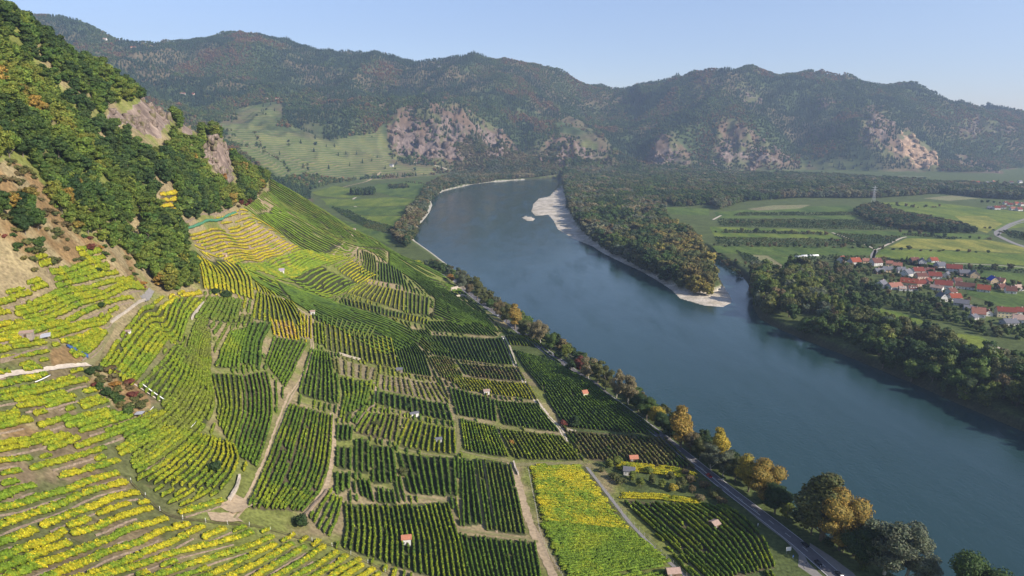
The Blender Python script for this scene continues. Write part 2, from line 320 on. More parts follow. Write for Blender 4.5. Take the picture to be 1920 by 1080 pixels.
# ------------------------------------------------------------------ vineyards: name, first row, last row (survey px, near end first), rows, colour mix, height, width, place
G1=(0.075,0.13,0.016); G2=(0.115,0.185,0.018); G3=(0.155,0.235,0.018); Y1=(0.34,0.32,0.016); Y2=(0.52,0.42,0.018); YG=(0.23,0.275,0.018); BR=(0.20,0.15,0.06); OL=(0.16,0.18,0.032)
OR=(0.42,0.27,0.035); DG=(0.055,0.10,0.02)
SOIL_T=(0.26,0.19,0.12); SOIL_G=(0.06,0.066,0.026); SOIL_B=(0.10,0.08,0.045); SOIL_L=(0.24,0.19,0.11); SOIL_Y=(0.085,0.085,0.032)
PLOTS = [
 ('A',[(255,905),(300,880),(343,846),(378,812)],[(414,920),(436,893),(448,862),(436,828)],11,(G2,YG,Y1),1.5,1.15,SOIL_G,'yellow green vines above the rail fence by the round bush'),
 ('C3',[(228,812),(275,788),(310,762),(335,735),(352,700),(372,655),(396,618)],[(262,898),(340,846),(385,800),(403,765),(400,735),(391,703),(396,672)],10,(G2,YG,OL),1.4,1.0,SOIL_G,'curving green vines sweeping round the left bend of the slope'),
 ('C4',[(441,852),(448,815),(462,778),(460,738),(453,705)],[(480,876),(497,830),(510,785),(509,735),(499,696)],7,(G2,G3,G1),1.8,1.0,SOIL_B,'dark shadowed green vines left of the sandy farm track'),
 ('C5',[(408,792),(414,758),(407,735),(400,700)],[(432,838),(443,808),(452,775),(451,740),(446,702)],6,(G2,YG,OL),1.6,1.0,SOIL_G,'short curved green vines in the dip left of the farm track'),
 ('C1',[(188,694),(217,650),(254,604),(290,573)],[(246,724),(300,657),(350,602),(386,556)],8,(Y1,YG,G3),1.4,1.15,SOIL_Y,'yellow vines right of the bent hillside path'),
 ('C2',[(262,730),(318,670),(366,612),(392,583)],[(318,768),(350,702),(369,655),(392,612)],6,(YG,G3,OL),1.4,1.0,SOIL_G,'pale green vines in the middle of the left slope'),
 ('C6',[(470,606),(460,640),(452,682)][::-1],[(510,606),(489,645),(486,688)][::-1],5,(G2,G1),1.8,1.0,SOIL_G,'narrow strip of dark green vines beside a tan wall'),
 ('C7',[(500,683),(518,630)],[(534,728),(576,644)],9,(G3,G2),1.8,1.1,SOIL_G,'bright green slanting vines left of the upper track'),
 ('C8',[(406,690),(420,655),(436,622)],[(446,690),(450,655),(466,614)],6,(G3,G2,YG),1.5,1.3,SOIL_G,'bushy light green vines in the middle of the slope'),
 ('C9',[(366,600),(388,568),(396,558)],[(440,602),(447,580),(454,562)],9,(G3,OL,G2),1.5,1.0,SOIL_G,'small green vines below the dark bush clump'),
 ('C10',[(345,556),(378,548)][::-1],[(300,580),(335,560)],5,(OR,Y2,Y1),1.3,1.1,SOIL_T,'orange yellow vines ending at the bush clump'),
 ('D1',[(390,545),(385,512),(376,486),(362,470)],[(474,562),(470,522),(456,497),(431,480)],12,(Y2,Y1,YG),1.6,1.2,SOIL_Y,'golden yellow vines on the small spur'),
 ('D0',[(342,500),(337,480),(328,466)],[(385,546),(380,512),(370,482)],5,(Y2,Y1),1.5,1.3,SOIL_Y,'bright yellow vines next to the brown shrubs on the spur'),
 ('D2',[(476,600),(481,570),(484,548)],[(577,612),(560,582),(542,562)],12,(G3,Y1,YG),1.6,1.0,SOIL_G,'short yellow green vines below the golden spur'),
 ('D3',[(400,603),(408,590)],[(470,606),(474,590)],8,(G2,OL),1.5,0.9,SOIL_G,'tiny green vines between golden spur and green slope'),
 ('V2',[(516,632),(508,598)],[(556,640),(548,604)],6,(Y1,Y2,OR),1.6,1.0,SOIL_T,'yellow vines above the slanting bright green plot'),
 ('V1',[(566,634),(563,588)],[(583,636),(583,592)],4,(Y2,Y1),1.6,1.0,SOIL_T,'yellow vines left of the top of the upper track'),
 ('E1',[(520,530),(580,553),(640,573),(700,591),(760,613),(806,640)],[(546,563),(580,584),(612,604),(645,622),(690,648),(735,668)],13,(G1,G2,DG),1.8,0.9,SOIL_G,'long dark green vines sweeping down the saddle'),
 ('E0',[(440,495),(480,514),(525,534)],[(474,524),(505,544),(545,566)],6,(YG,G2,G1),1.7,0.9,SOIL_G,'green vines curling over the crest of the saddle'),
 ('F1',[(592,645),(590,606)],[(607,648),(603,606)],3,(G2,YG),1.8,0.9,SOIL_G,'three green rows right of the upper track'),
 ('F2',[(612,656),(608,606)],[(744,692),(732,634)],15,(Y1,YG,OL),1.7,0.95,SOIL_Y,'yellow vines above the brown mown plot'),
 ('G',[(753,698),(737,640),(692,612)],[(808,706),(794,664),(776,642),(734,614)],11,(G1,G2),1.7,0.9,SOIL_G,'dark green vines right of the yellow plot'),
 ('H',[(806,660),(783,640),(764,617)],[(842,664),(816,638),(795,616)],7,(G1,G2,OL),1.6,0.9,SOIL_G,'green vines in a narrow wedge in the middle of the vineyards'),
 ('I',[(828,708),(806,668)],[(872,728),(852,692),(836,668)],8,(OL,BR,G2),1.6,0.9,SOIL_B,'brownish green vines left of the round yellow green tree'),
 ('J0',[(812,622),(797,603)],[(934,631),(896,600)],19,(G1,G2),1.6,0.9,SOIL_G,'short dark green vines near the top of the white lane'),
 ('J1',[(815,666),(800,640),(792,624)],[(966,684),(950,645),(943,633)],24,(G1,G2,DG),1.6,0.9,SOIL_G,'cool dark green vines beside the upper white lane'),
 ('J2',[(884,707),(866,681)],[(984,715),(969,688)],16,(OL,G1,BR),1.5,0.85,SOIL_B,'dull olive vines below the long yellow hedge strip'),
 ('J3',[(866,731),(842,702)],[(1006,751),(986,718)],23,(YG,Y1,OL),1.6,0.9,SOIL_Y,'yellowish vines with the white hut among them'),
 ('J4a',[(858,779),(843,725)],[(930,791),(926,748)],11,(G2,G1),1.8,0.9,SOIL_G,'rich green vines below the white hut'),
 ('J4b',[(946,797),(931,750)],[(1048,811),(1004,757)],14,(G1,G2),1.7,0.9,SOIL_G,'dark green vines left of the middle white lane'),
 ('J5a',[(872,846),(863,784)],[(954,858),(926,799)],13,(G1,G2,YG),1.8,0.9,SOIL_G,'green vines above the path over the brown track'),
 ('J5b',[(966,861),(936,804)],[(1088,864),(1048,815)],17,(G2,YG,OL),1.7,0.9,SOIL_G,'green vines directly above the bright yellow plot'),
 ('K1',[(1060,800),(1003,712),(964,655)],[(1236,816),(1180,772),(1130,737),(1080,703),(1036,678)],22,(G1,G2,DG),1.8,0.95,SOIL_Y,'long green vines between white lane and river road'),
 ('K0',[(958,648),(950,628)],[(1014,651),(1000,637),(976,628)],10,(G1,G2,YG),1.7,0.9,SOIL_Y,'small wedge of green vines at the top of the river road'),
 ('K2',[(1104,862),(1066,808)],[(1302,880),(1242,820)],22,(OL,BR,G1),1.6,0.85,SOIL_B,'brown tinged vines beside the river road'),
 ('L1',[(992,878),(1096,874)],[(1011,975),(1184,994)],36,(Y2,Y1,G3),1.2,1.75,SOIL_Y,'bright yellow field'),
 ('L2',[(1009,978),(1190,997)],[(1062,1090),(1262,1052)],30,(G2,G3,G3,YG),1.2,1.75,SOIL_G,'bright lime green field below the yellow one'),
 ('M',[(1335,1092),(1252,1016),(1202,972),(1166,938)],[(1452,1064),(1430,1010),(1385,965),(1345,946)],16,(G2,G1,YG),1.7,0.9,SOIL_B,'green vines with the brown roofed shed, right of the lane'),
 ('N1',[(1152,868),(1200,872),(1262,878),(1312,892)],[(1156,880),(1204,886),(1262,892),(1316,906)],5,(Y1,Y2,YG),1.1,1.6,SOIL_Y,'yellow strip behind the orchard trees'),
 ('N2',[(1162,926),(1230,928),(1316,940)],[(1160,934),(1230,936),(1320,948)],3,(Y1,Y2,YG),1.1,1.4,SOIL_Y,'yellow strip in front of the orchard trees'),
 ('O1',[(870,988),(866,858)],[(902,984),(884,862)],4,(G2,G1),1.8,1.0,SOIL_G,'four green rows left of a bare brown strip'),
 ('O2',[(914,996),(893,860)],[(985,1004),(972,940),(955,868)],9,(G1,G2,OL),1.7,0.95,SOIL_G,'dark green vines left of the sandy strip'),
 ('O3',[(884,1092),(862,1000)],[(1014,1088),(1002,1016)],16,(G1,G2),1.8,0.9,SOIL_Y,'dark green vines at the bottom centre'),
 ('Q1',[(646,1030),(652,990),(648,944)],[(876,1098),(862,1020),(838,940)],22,(G2,YG,G1),1.8,1.0,SOIL_G,'tall green vines around the red roofed hut'),
 ('Q2',[(770,926),(748,850)],[(855,932),(850,858)],9,(G2,G1),1.8,1.0,SOIL_G,'green vines above the red roofed hut'),
 ('Q3',[(700,908),(697,834)],[(744,906),(736,838)],5,(G2,G1),1.8,1.0,SOIL_G,'five green rows in the middle terraces'),
 ('Q4',[(668,888),(668,822)],[(691,890),(690,824)],3,(G2,G1),1.8,1.0,SOIL_G,'three green rows left of the middle terraces'),
 ('Q5',[(633,878),(634,838)],[(657,882),(657,838)],3,(G2,G1),1.8,1.0,SOIL_G,'three short green rows beside the tan path'),
 ('Q6',[(632,928),(633,888)],[(653,918),(655,888)],3,(G1,G2),1.8,1.0,SOIL_G,'three short dark rows beside the tan path'),
 ('Q7',[(680,932),(674,900)],[(700,942),(690,902)],3,(G2,G1),1.8,1.0,SOIL_G,'three short rows above the tall vines'),
 ('Q8',[(712,944),(709,914)],[(742,946),(736,918)],4,(G2,G1),1.8,1.0,SOIL_G,'four short rows above the tall vines'),
 ('R1',[(467,953),(490,905),(510,855),(530,802),(547,757)],[(566,960),(600,922),(614,880),(620,825),(623,778)],13,(G2,G1,YG),1.9,1.05,SOIL_B,'long green vines right of the sandy farm track'),
 ('R2',[(588,985),(606,948),(624,918)],[(616,1008),(632,975),(638,950),(640,934)],4,(G2,YG),1.7,1.0,SOIL_L,'green vines on the bank right of the dark bush'),
 ('S1',[(562,740),(572,700),(586,655)],[(627,758),(624,705),(616,660)],8,(G2,G3,G1),1.9,1.0,SOIL_G,'lush green vines right of the upper track'),
 ('S2',[(638,786),(648,745),(642,707)],[(686,760),(698,716)],7,(G2,G1,YG),1.8,1.0,SOIL_G,'green vines below the small brown plot'),
 ('S3',[(636,702),(632,672)],[(700,713),(706,690)],6,(BR,OL),1.2,0.8,SOIL_L,'sparse brown vines below the pale wall'),
 ('S4',[(708,728),(712,702)],[(842,757),(818,718)],13,(BR,OL,YG),1.2,0.75,SOIL_L,'sparse brown and olive vines in the middle of the vineyards'),
 ('S5',[(707,758),(709,733)],[(847,790),(836,757)],14,(G2,G1),1.8,0.9,SOIL_G,'green vines below the brown mown plot'),
 ('S6',[(632,828),(635,796)],[(658,826),(661,798)],4,(G2,G1),1.8,0.95,SOIL_G,'four short rows left of the stone steps'),
 ('S7',[(668,812),(692,774)],[(742,828),(750,778)],8,(G2,YG,OL),1.8,0.95,SOIL_B,'green vines right of the stone steps'),
 ('S8',[(748,838),(768,786)],[(854,854),(851,803)],11,(YG,G2,Y1),1.8,0.95,SOIL_Y,'yellow green vines with the dark shed'),
 ('U1',[(350,442),(410,431),(482,418)],[(436,496),(500,483),(562,463)],11,(Y1,Y2,OR,YG),1.3,1.2,SOIL_T,'yellow and orange terraces under the green net'),
 ('U2',[(455,500),(520,484),(582,470)],[(520,520),(568,508),(612,495),(652,482)],9,(Y1,YG,G3),1.4,1.2,SOIL_T,'yellow green terraces above the small purple roofed hut'),
 ('U3',[(536,518),(570,512),(604,500)],[(602,556),(642,546),(670,532)],9,(G3,G2,YG),1.5,1.3,SOIL_G,'bright green vines right of the small purple roofed hut'),
 ('U4',[(634,508),(664,490)],[(674,534),(706,516)],9,(Y2,Y1,YG),1.4,1.2,SOIL_Y,'yellow plot left of the dark upper vines'),
 ('U5',[(482,402),(516,427),(552,457),(602,484)],[(512,388),(560,412),(608,440),(642,458)],12,(OL,G2,G3),1.3,1.1,SOIL_Y,'pale green vines under the ridge track'),
 ('U6',[(506,336),(562,366),(622,404),(682,442),(722,470)],[(500,362),(534,390),(580,418),(636,450),(676,464)],14,(G2,G1,OL),1.8,0.9,SOIL_Y,'dark green vines along the skyline of the slope'),
 ('U7',[(712,528),(712,490)],[(758,536),(750,502)],9,(G1,G2),1.8,0.9,SOIL_G,'upright dark green vines under the skyline'),
 ('U7b',[(676,520),(684,490),(680,468)],[(706,526),(706,500),(702,478)],6,(G2,YG,G1),1.8,0.95,SOIL_Y,'green vines right of the yellow plot near the skyline'),
 ('U7c',[(728,474),(790,512),(850,552),(892,584),(938,627)],[(728,496),(770,520),(812,556),(850,585),(890,607)],14,(G1,G2),1.8,0.9,SOIL_Y,'long dark vines running down to the river road'),
 ('U8a',[(662,552),(688,532)],[(756,584),(757,546)],12,(YG,Y1,OL),1.7,1.0,SOIL_Y,'olive yellow vines below the stone wall on the upper slope'),
 ('U8b',[(764,588),(764,548)],[(802,592),(804,558)],6,(G2,YG,G1),1.8,0.95,SOIL_Y,'green curved vines on the upper slope'),
 ('U9',[(645,572),(642,558)],[(800,610),(804,598)],24,(G2,G1,Y1),1.6,0.8,SOIL_G,'very short green vines between yellow hedge lines'),
 ('U10',[(812,592),(846,605),(872,613)],[(816,557),(850,577),(900,606)],10,(G1,G2),1.7,0.9,SOIL_G,'dark vines just above the river road bend'),
 ('U11',[(590,600),(586,588)],[(690,640),(705,612)],14,(G1,G2,OL),1.7,0.85,SOIL_G,'dark vines below the saddle'),
 ('U12',[(812,538),(840,542)],[(800,520),(826,528)],4,(G1,G2),1.5,0.9,SOIL_G,'small dark plot above the sandstone wall'),
 ('W',[(300,366),(335,362),(372,356)],[(298,396),(332,394),(368,390)],4,(Y1,Y2,OR),1.3,1.1,SOIL_B,'small yellow terrace clearing inside the wood'),
]
# single terrace rows of the left slope (survey px)
SINGLE = [
 [(0,957),(35,950),(75,935),(135,920),(160,907),(224,889)],[(0,937),(37,920),(68,912)],[(110,897),(150,887),(225,865)],
 [(0,990),(45,972),(100,955),(150,932),(175,922),(240,906)],[(0,1022),(70,995)],[(78,991),(95,982),(140,965),(185,950),(215,935),(262,926)],
 [(127,990),(170,975)],[(135,1005),(187,990),(230,970),(288,955)],[(0,1052),(50,1030),(100,1015),(122,998)],[(0,1072),(32,1060),(88,1035),(133,1020)],
 [(32,1080),(100,1055),(150,1035),(212,1010),(250,992),(315,975)],[(100,1082),(160,1057),(207,1035),(250,1025),(300,1000),(357,985)],
 [(170,1082),(200,1070),(240,1055),(275,1035),(315,1025),(350,1005),(385,988)],[(215,1077),(275,1060),(300,1047),(350,1035),(425,1017),(475,1000)],[(380,1012),(425,993)],
 [(295,1083),(337,1067),(400,1048),(445,1035),(475,1025),(515,1008)],[(415,1072),(457,1051),(520,1022)],[(435,1083),(502,1050),(550,1022)],
 [(482,1083),(532,1052),(575,1027)],[(520,1083),(560,1060),(610,1027)],[(555,1083),(600,1060),(634,1037)],[(590,1083),(632,1060),(652,1043)],[(622,1083),(660,1060),(676,1050)],[(648,1083),(682,1061)],[(678,1083),(702,1068)],
 [(337,965),(368,955),(420,940)],
 [(0,848),(60,835),(125,817)],[(0,868),(62,862)],[(57,882),(140,860),(200,842)],[(92,846),(130,832),(150,822)],[(142,842),(190,825),(228,812)],[(225,855),(260,835),(300,822),(330,805)],[(250,880),(287,862),(325,835),(352,812)],
 [(0,725),(45,715),(90,703)],[(0,750),(60,740),(110,727),(167,713)],[(32,765),(85,758),(142,743)],[(0,784),(37,775)],[(86,765),(138,750)],[(0,802),(61,788)],[(73,802),(134,782)],[(124,802),(204,780),(222,774)],[(155,767),(204,752)],[(157,737),(183,733)],[(150,812),(190,800),(250,780)],[(200,820),(262,800),(310,775)],
 [(157,490),(198,483)],[(102,527),(155,510),(205,497)],[(107,540),(142,530),(222,512)],[(53,573),(95,558),(130,545),(200,532),(238,525)],[(30,592),(95,575),(130,560),(190,546)],[(30,608),(67,606),(127,584),(155,570),(210,555),(272,540)],
 [(58,627),(90,614),(138,600),(200,570),(250,560)],[(95,635),(138,622),(195,608),(207,592)],[(25,654),(87,644)],[(115,644),(190,620)],[(135,655),(195,628)],[(0,590),(20,586)],[(0,612),(27,608)],[(0,634),(60,620),(130,607)],[(0,660),(22,655)],[(95,512),(129,503)],[(75,500),(102,491)],
 [(45,695),(80,690)],[(0,640),(40,634)],[(155,670),(180,648),(200,622)],[(140,672),(165,652),(185,632)],
 [(2,700),(20,698)],[(60,545),(90,535)],[(20,560),(60,550)],[(0,570),(30,562)],[(230,545),(262,532)],[(150,480),(190,470)],
]
# ------------------------------------------------------------------ vine rows
def trace_near(L):
    A = np.array(L, float)
    for _ in range(14):
        X, Y, Z, T = trace(A[:, 0], A[:, 1])
        bad = T > 1060
        if not bad.any(): break
        A[bad, 1] += 3
    return np.stack([X, Y], 1)
def resample(P_, n):
    P_ = np.asarray(P_, float); d = np.concatenate([[0], np.cumsum(np.hypot(*np.diff(P_, axis=0).T))])
    s = np.linspace(0, d[-1], n)
    return np.stack([np.interp(s, d, P_[:, k]) for k in range(P_.shape[1])], 1)
def smooth_line(P_, n):
    Q = resample(P_, n)
    k = max(1, n//12)
    for _ in range(3):
        R_ = Q.copy(); R_[1:-1] = (Q[:-2]+2*Q[1:-1]+Q[2:])/4; Q = R_
    return Q
rng = np.random.default_rng(7)
ROWS = []   # dict(line Nx2, hgt, wid, cols, plot)
PLOT_POLYS = []
for (nm, ra, rb, n, cols, hg, wi, soil, desc) in PLOTS:
    A = smooth_line(trace_near(ra), 26); B = smooth_line(trace_near(rb), 26)
    PLOT_POLYS.append((np.concatenate([A, B[::-1]]), soil, nm))
    wd_ = np.hypot(*(A[len(A)//2]-B[len(B)//2])); sp_ = wd_/max(1, n-1)
    if nm not in ('L1', 'L2', 'N1', 'N2'): wi = float(np.clip(0.36*sp_, 0.85, 2.4)); hg = float(np.clip(0.3*sp_+0.9, hg*0.9, hg*1.15)) if sp_ < 5 else 1.55
    if sp_ > 4.5 and soil in (SOIL_G, SOIL_Y): PLOT_POLYS[-1] = (PLOT_POLYS[-1][0], (0.045, 0.048, 0.022), nm)  # wide-spaced plots: shade between the rows painted into a darker soil colour
    for j in range(n):
        f = j/max(1, n-1); Q = A*(1-f)+B*f
        # rows end unevenly and have gaps
        L = np.hypot(*np.diff(Q, axis=0).T).sum()
        a0 = rng.uniform(0, min(0.06, 2.5/L)); a1 = 1-rng.uniform(0, min(0.08, 3.0/L))
        Qs = resample(Q, 60); Q = Qs[int(a0*59):max(int(a1*59)+1, int(a0*59)+4)]
        jit = rng.normal(0, 0.12); T_ = np.gradient(Q, axis=0); T_ /= np.hypot(T_[:, 0], T_[:, 1])[:, None]+1e-9
        Q = Q+np.stack([T_[:, 1], -T_[:, 0]], 1)*jit
        if nm in ('L1', 'L2'): segs = [Q]
        elif rng.random() < 0.3 and L > 25:
            k = rng.integers(12, max(13, len(Q)-12)); segs = [Q[:k], Q[k+1:]]
        else: segs = [Q]
        for s_ in segs:
            if len(s_) > 3: ROWS.append(dict(line=s_, h=hg*rng.uniform(0.92, 1.08), w=wi, cols=cols, plot=nm, desc=desc, f=f, j=j, part=('' if len(segs) == 1 else 'near part of ' if s_ is segs[0] else 'far part of ')))
YL = (YG, Y1, Y2, G3)
for i, L in enumerate(SINGLE):
    py_ = np.mean([p[1] for p in L]); pal = (Y1, Y2, YG, G3) if py_ > 880 or i % 3 == 0 else (YG, Y1, G3)
    if 740 < py_ < 850 or py_ < 600: pal = (G3, YG, Y1)
    P_ = trace_near(L)
    if L[0][0] <= 2 or L[0][1] >= 1070:      # these rows go on outside the photograph
        d = P_[0]-P_[1]; d /= np.hypot(*d); P_ = np.concatenate([[P_[0]+d*22], P_])
    Q = smooth_line(P_, 40)
    ROWS.append(dict(line=Q, h=1.45, w=2.1 if py_ > 870 else 1.9, cols=pal, plot='single', desc='', f=0, px=L, j=i))
    if py_ < 860 and i % 3:
        T_ = np.gradient(Q, axis=0); T_ /= np.hypot(T_[:, 0], T_[:, 1])[:, None]
        hq = height(Q[:, 0], Q[:, 1]); hp = height(Q[:, 0]+T_[:, 1], Q[:, 1]-T_[:, 0])
        s = np.sign(np.mean(hp-hq)); ROWS.append(dict(line=(Q+np.stack([T_[:, 1], -T_[:, 0]], 1)*s*1.9)[2:-3], h=1.3, w=1.4, cols=pal, plot='single', desc='', f=0, px=L, second=True, j=i))


for r in ROWS: r['ppy0'] = r['px'][0][1] if 'px' in r else 0
# ---- rows filling the ground between the surveyed plots, following the direction of their neighbours
GX0, GY0, GW, GH = -330, 60, 560, 960
occ = np.ones((GH, GW), bool)
VINE_PX = [[(0,1090),(0,640),(95,520),(160,485),(205,500),(275,545),(300,556),(345,548),(392,545),(330,500),(330,462),(345,440),(345,425),(440,400),(490,362),(505,333),(560,362),(620,402),(700,440),(745,462),(790,490),(830,516),(862,540),(890,566),(935,612),(1010,640),(1060,690),(1150,760),(1240,818),(1310,880),(1350,945),(1400,985),(1440,1030),(1455,1090)]]
cx, cy = np.meshgrid(GX0+np.arange(GW)+0.5, GY0+np.arange(GH)+0.5)
hz_ = height(cx.ravel(), cy.ravel()); gpx, gpy, gpt = project(cx.ravel(), cy.ravel(), hz_)
ok = inside(gpx, gpy, VINE_PX[0]) & (gpt < 1060) & (hz_ > 6.45)
NO_ROWS = BROWN_NEAR[1:] + [[(1110,864),(1310,880),(1360,945),(1160,932)], [(420,910),(470,880),(480,975),(380,978)], [(940,868),(1000,868),(1060,1090),(1010,1090)], [(460,955),(640,985),(640,1020),(480,985)], [(240,900),(265,905),(330,960),(480,975),(480,990),(320,975)], [(1090,868),(1110,868),(1300,1090),(1270,1090)], [(560,965),(575,975),(630,910),(612,905)], [(1378,960),(1460,1040),(1480,1090),(1600,1090),(1300,850)],[(940,625),(960,628),(1070,830),(1050,830)]]
for L in NO_ROWS: ok &= ~inside(gpx, gpy, L)
for poly, soil, nm in PLOT_POLYS:
    mn = poly.min(0); mx_ = poly.max(0); kk_ = np.where(ok & (cx.ravel() > mn[0]) & (cx.ravel() < mx_[0]) & (cy.ravel() > mn[1]) & (cy.ravel() < mx_[1]))[0]
    ok[kk_[inside(cx.ravel()[kk_], cy.ravel()[kk_], poly)]] = False
occ = ~ok.reshape(GH, GW)
def stamp(Q, r, val=True):
    Q = resample(Q, max(2, int(np.hypot(*np.diff(Q, axis=0).T).sum()/0.7)))
    ix = np.floor(Q[:, 0]-GX0).astype(int); iy = np.floor(Q[:, 1]-GY0).astype(int); rr_ = int(math.ceil(r))
    for dx in range(-rr_, rr_+1):
        for dy in range(-rr_, rr_+1):
            if dx*dx+dy*dy > r*r: continue
            a = ix+dx; b = iy+dy; k = (a >= 0) & (a < GW) & (b >= 0) & (b < GH); occ[b[k], a[k]] = True
CG = 5; cw, ch = GW//CG+1, GH//CG+1
tc = np.zeros((ch, cw)); ts_ = np.zeros((ch, cw)); tw = np.zeros((ch, cw)); pid = -np.ones((ch, cw), int)
for ri, r in enumerate(ROWS):
    Q = r['line']; T_ = np.gradient(Q, axis=0); th_ = np.arctan2(T_[:, 1], T_[:, 0])
    a = np.clip(((Q[:, 0]-GX0)/CG).astype(int), 0, cw-1); b = np.clip(((Q[:, 1]-GY0)/CG).astype(int), 0, ch-1)
    np.add.at(tc, (b, a), np.cos(2*th_)); np.add.at(ts_, (b, a), np.sin(2*th_)); np.add.at(tw, (b, a), 1.0); pid[b, a] = ri
    stamp(Q, 1.7 if r['plot'] != 'single' else (2.5 if r['ppy0'] > 860 else 2.1))
tw0 = tw > 0; nrm_ = np.maximum(tw, 1e-9); c0 = np.where(tw0, tc/nrm_, 0); s0 = np.where(tw0, ts_/nrm_, 0); C1 = c0.copy(); S1 = s0.copy()
def blur(A):
    P_ = np.pad(A, 1, 'edge'); return (P_[1:-1, 1:-1]*2+P_[:-2, 1:-1]+P_[2:, 1:-1]+P_[1:-1, :-2]+P_[1:-1, 2:])/6
for _ in range(160):
    C1 = blur(C1); S1 = blur(S1); C1 = np.where(tw0, c0*0.6+C1*0.4, C1); S1 = np.where(tw0, s0*0.6+S1*0.4, S1)
    if _ % 4 == 0:
        for dx, dy in ((1, 0), (-1, 0), (0, 1), (0, -1)):
            R_ = np.roll(np.roll(pid, dx, 1), dy, 0); pid = np.where((pid < 0) & (R_ >= 0), R_, pid)
def fdir(x, y, prev):
    a = min(max((x-GX0)/CG-0.5, 0), cw-1.01); b = min(max((y-GY0)/CG-0.5, 0), ch-1.01); ia = int(a); ib = int(b); a -= ia; b -= ib; ia1 = min(ia+1, cw-1); ib1 = min(ib+1, ch-1)
    c_ = (C1[ib, ia]*(1-a)+C1[ib, ia1]*a)*(1-b)+(C1[ib1, ia]*(1-a)+C1[ib1, ia1]*a)*b; q = (S1[ib, ia]*(1-a)+S1[ib, ia1]*a)*(1-b)+(S1[ib1, ia]*(1-a)+S1[ib1, ia1]*a)*b
    t = 0.5*math.atan2(q, c_); d = (math.cos(t), math.sin(t))
    return d if d[0]*prev[0]+d[1]*prev[1] >= 0 else (-d[0], -d[1])
def free(x, y):
    a = int(x-GX0); b = int(y-GY0); return 0 <= a < GW and 0 <= b < GH and x > GX0 and y > GY0 and not occ[b, a]
FILL_TRACKS = [(545,740),(525,790),(508,840),(492,880),(476,915),(460,945)],[(545,742),(562,718),(575,690),(586,652),(583,612),(576,592)],[(0,706),(60,697),(120,688),(168,684)],[(168,684),(184,660),(200,628),(212,605)],[(212,605),(250,575),(285,544)],[(622,775),(627,830),(622,872),(614,908),(590,945)],[(845,728),(854,762),(860,795),(861,830),(856,852)],[(484,372),(515,392),(548,414),(580,432),(612,452),(648,470)],[(862,993),(940,1004),(1010,1016)],[(865,846),(905,856),(952,864)],[(955,868),(1094,868)]
for L in FILL_TRACKS: stamp(trace_near(L), 2.0)
free_cells = np.argwhere(~occ); rng.shuffle(free_cells); nf = 0
for (b, a) in free_cells:
    if occ[b, a]: continue
    x0_, y0_ = GX0+a+0.5, GY0+b+0.5; halves = []
    for sg in (1, -1):
        x, y = x0_, y0_; d = fdir(x, y, (sg*1e-3, sg)); p_ = []
        if sg == -1: d = fdir(x, y, (-d0_[0], -d0_[1]))
        else: d0_ = d
        lim = rng.integers(18, 60)
        for _ in range(lim):
            x += d[0]; y += d[1]
            if not free(x, y): break
            p_.append((x, y)); d = fdir(x, y, d)
        halves.append(p_)
    Q = halves[1][::-1]+[(x0_, y0_)]+halves[0]
    if len(Q) < 6: occ[b, a] = True; continue
    Q = np.array(Q); pr = ROWS[pid[min(ch-1, int((y0_-GY0)/CG)), min(cw-1, int((x0_-GX0)/CG))]]
    single = pr['plot'] == 'single'; gy0_ = y0_
    if fbm(np.array([x0_/25]), np.array([y0_/25]), 131, 2)[0] > 0.70: stamp(Q, 2.0); continue      # fallow patches
    stamp(Q, (1.8 if gy0_ < 550 else 2.6) if not single else 2.2); nf += 1
    ROWS.append(dict(line=smooth_line(Q, max(5, len(Q)//2)), h=pr['h']*0.95, w=min(pr['w'], 1.6)*0.95, cols=pr['cols'], plot='fill', desc='fill', f=0))
print('filled rows', nf)
# ------------------------------------------------------------------ materials
def new_mat(name, rough=0.9, spec=0.2):
    m = bpy.data.materials.new(name); m.use_nodes = True
    b = m.node_tree.nodes['Principled BSDF']; b.inputs['Roughness'].default_value = rough
    b.inputs['Specular IOR Level'].default_value = spec
    return m, m.node_tree, b
def nd(nt, t, **kw):
    n = nt.nodes.new(t)
    for k, v in kw.items():
        if k in n.inputs: n.inputs[k].default_value = v
        else: setattr(n, k, v)
    return n
def mixc(nt, mode, fac, a, b):
    n = nt.nodes.new('ShaderNodeMix'); n.data_type = 'RGBA'; n.blend_type = mode
    for s, v in ((0, fac), (6, a), (7, b)):
        if isinstance(v, (int, float)): n.inputs[s].default_value = v
        elif isinstance(v, tuple): n.inputs[s].default_value = (*v, 1) if len(v) == 3 else v
        else: nt.links.new(v, n.inputs[s])
    return n.outputs[2]
def ramp(nt, fac, stops):
    r = nt.nodes.new('ShaderNodeValToRGB'); nt.links.new(fac, r.inputs[0]); e = r.color_ramp.elements
    while len(e) < len(stops): e.new(0.5)
    for i, (p, c) in enumerate(stops):
        e[i].position = p; e[i].color = (*c, 1) if isinstance(c, tuple) else (c, c, c, 1)
    return r.outputs[0]
def noise(nt, scale, detail=4, rough=0.55, vec=None, dim=None):
    n = nt.nodes.new('ShaderNodeTexNoise'); n.inputs['Scale'].default_value = scale
    n.inputs['Detail'].default_value = detail; n.inputs['Roughness'].default_value = rough
    if vec: nt.links.new(vec, n.inputs['Vector'])
    return n.outputs['Fac']
def wpos(nt):
    return nt.nodes.new('ShaderNodeNewGeometry').outputs['Position']
def stretch(nt, vec, sx, sy, sz, rot=0):
    n = nt.nodes.new('ShaderNodeMapping'); nt.links.new(vec, n.inputs[0]); n.inputs['Scale'].default_value = (sx, sy, sz)
    n.inputs['Rotation'].default_value = (0, 0, rot); return n.outputs[0]
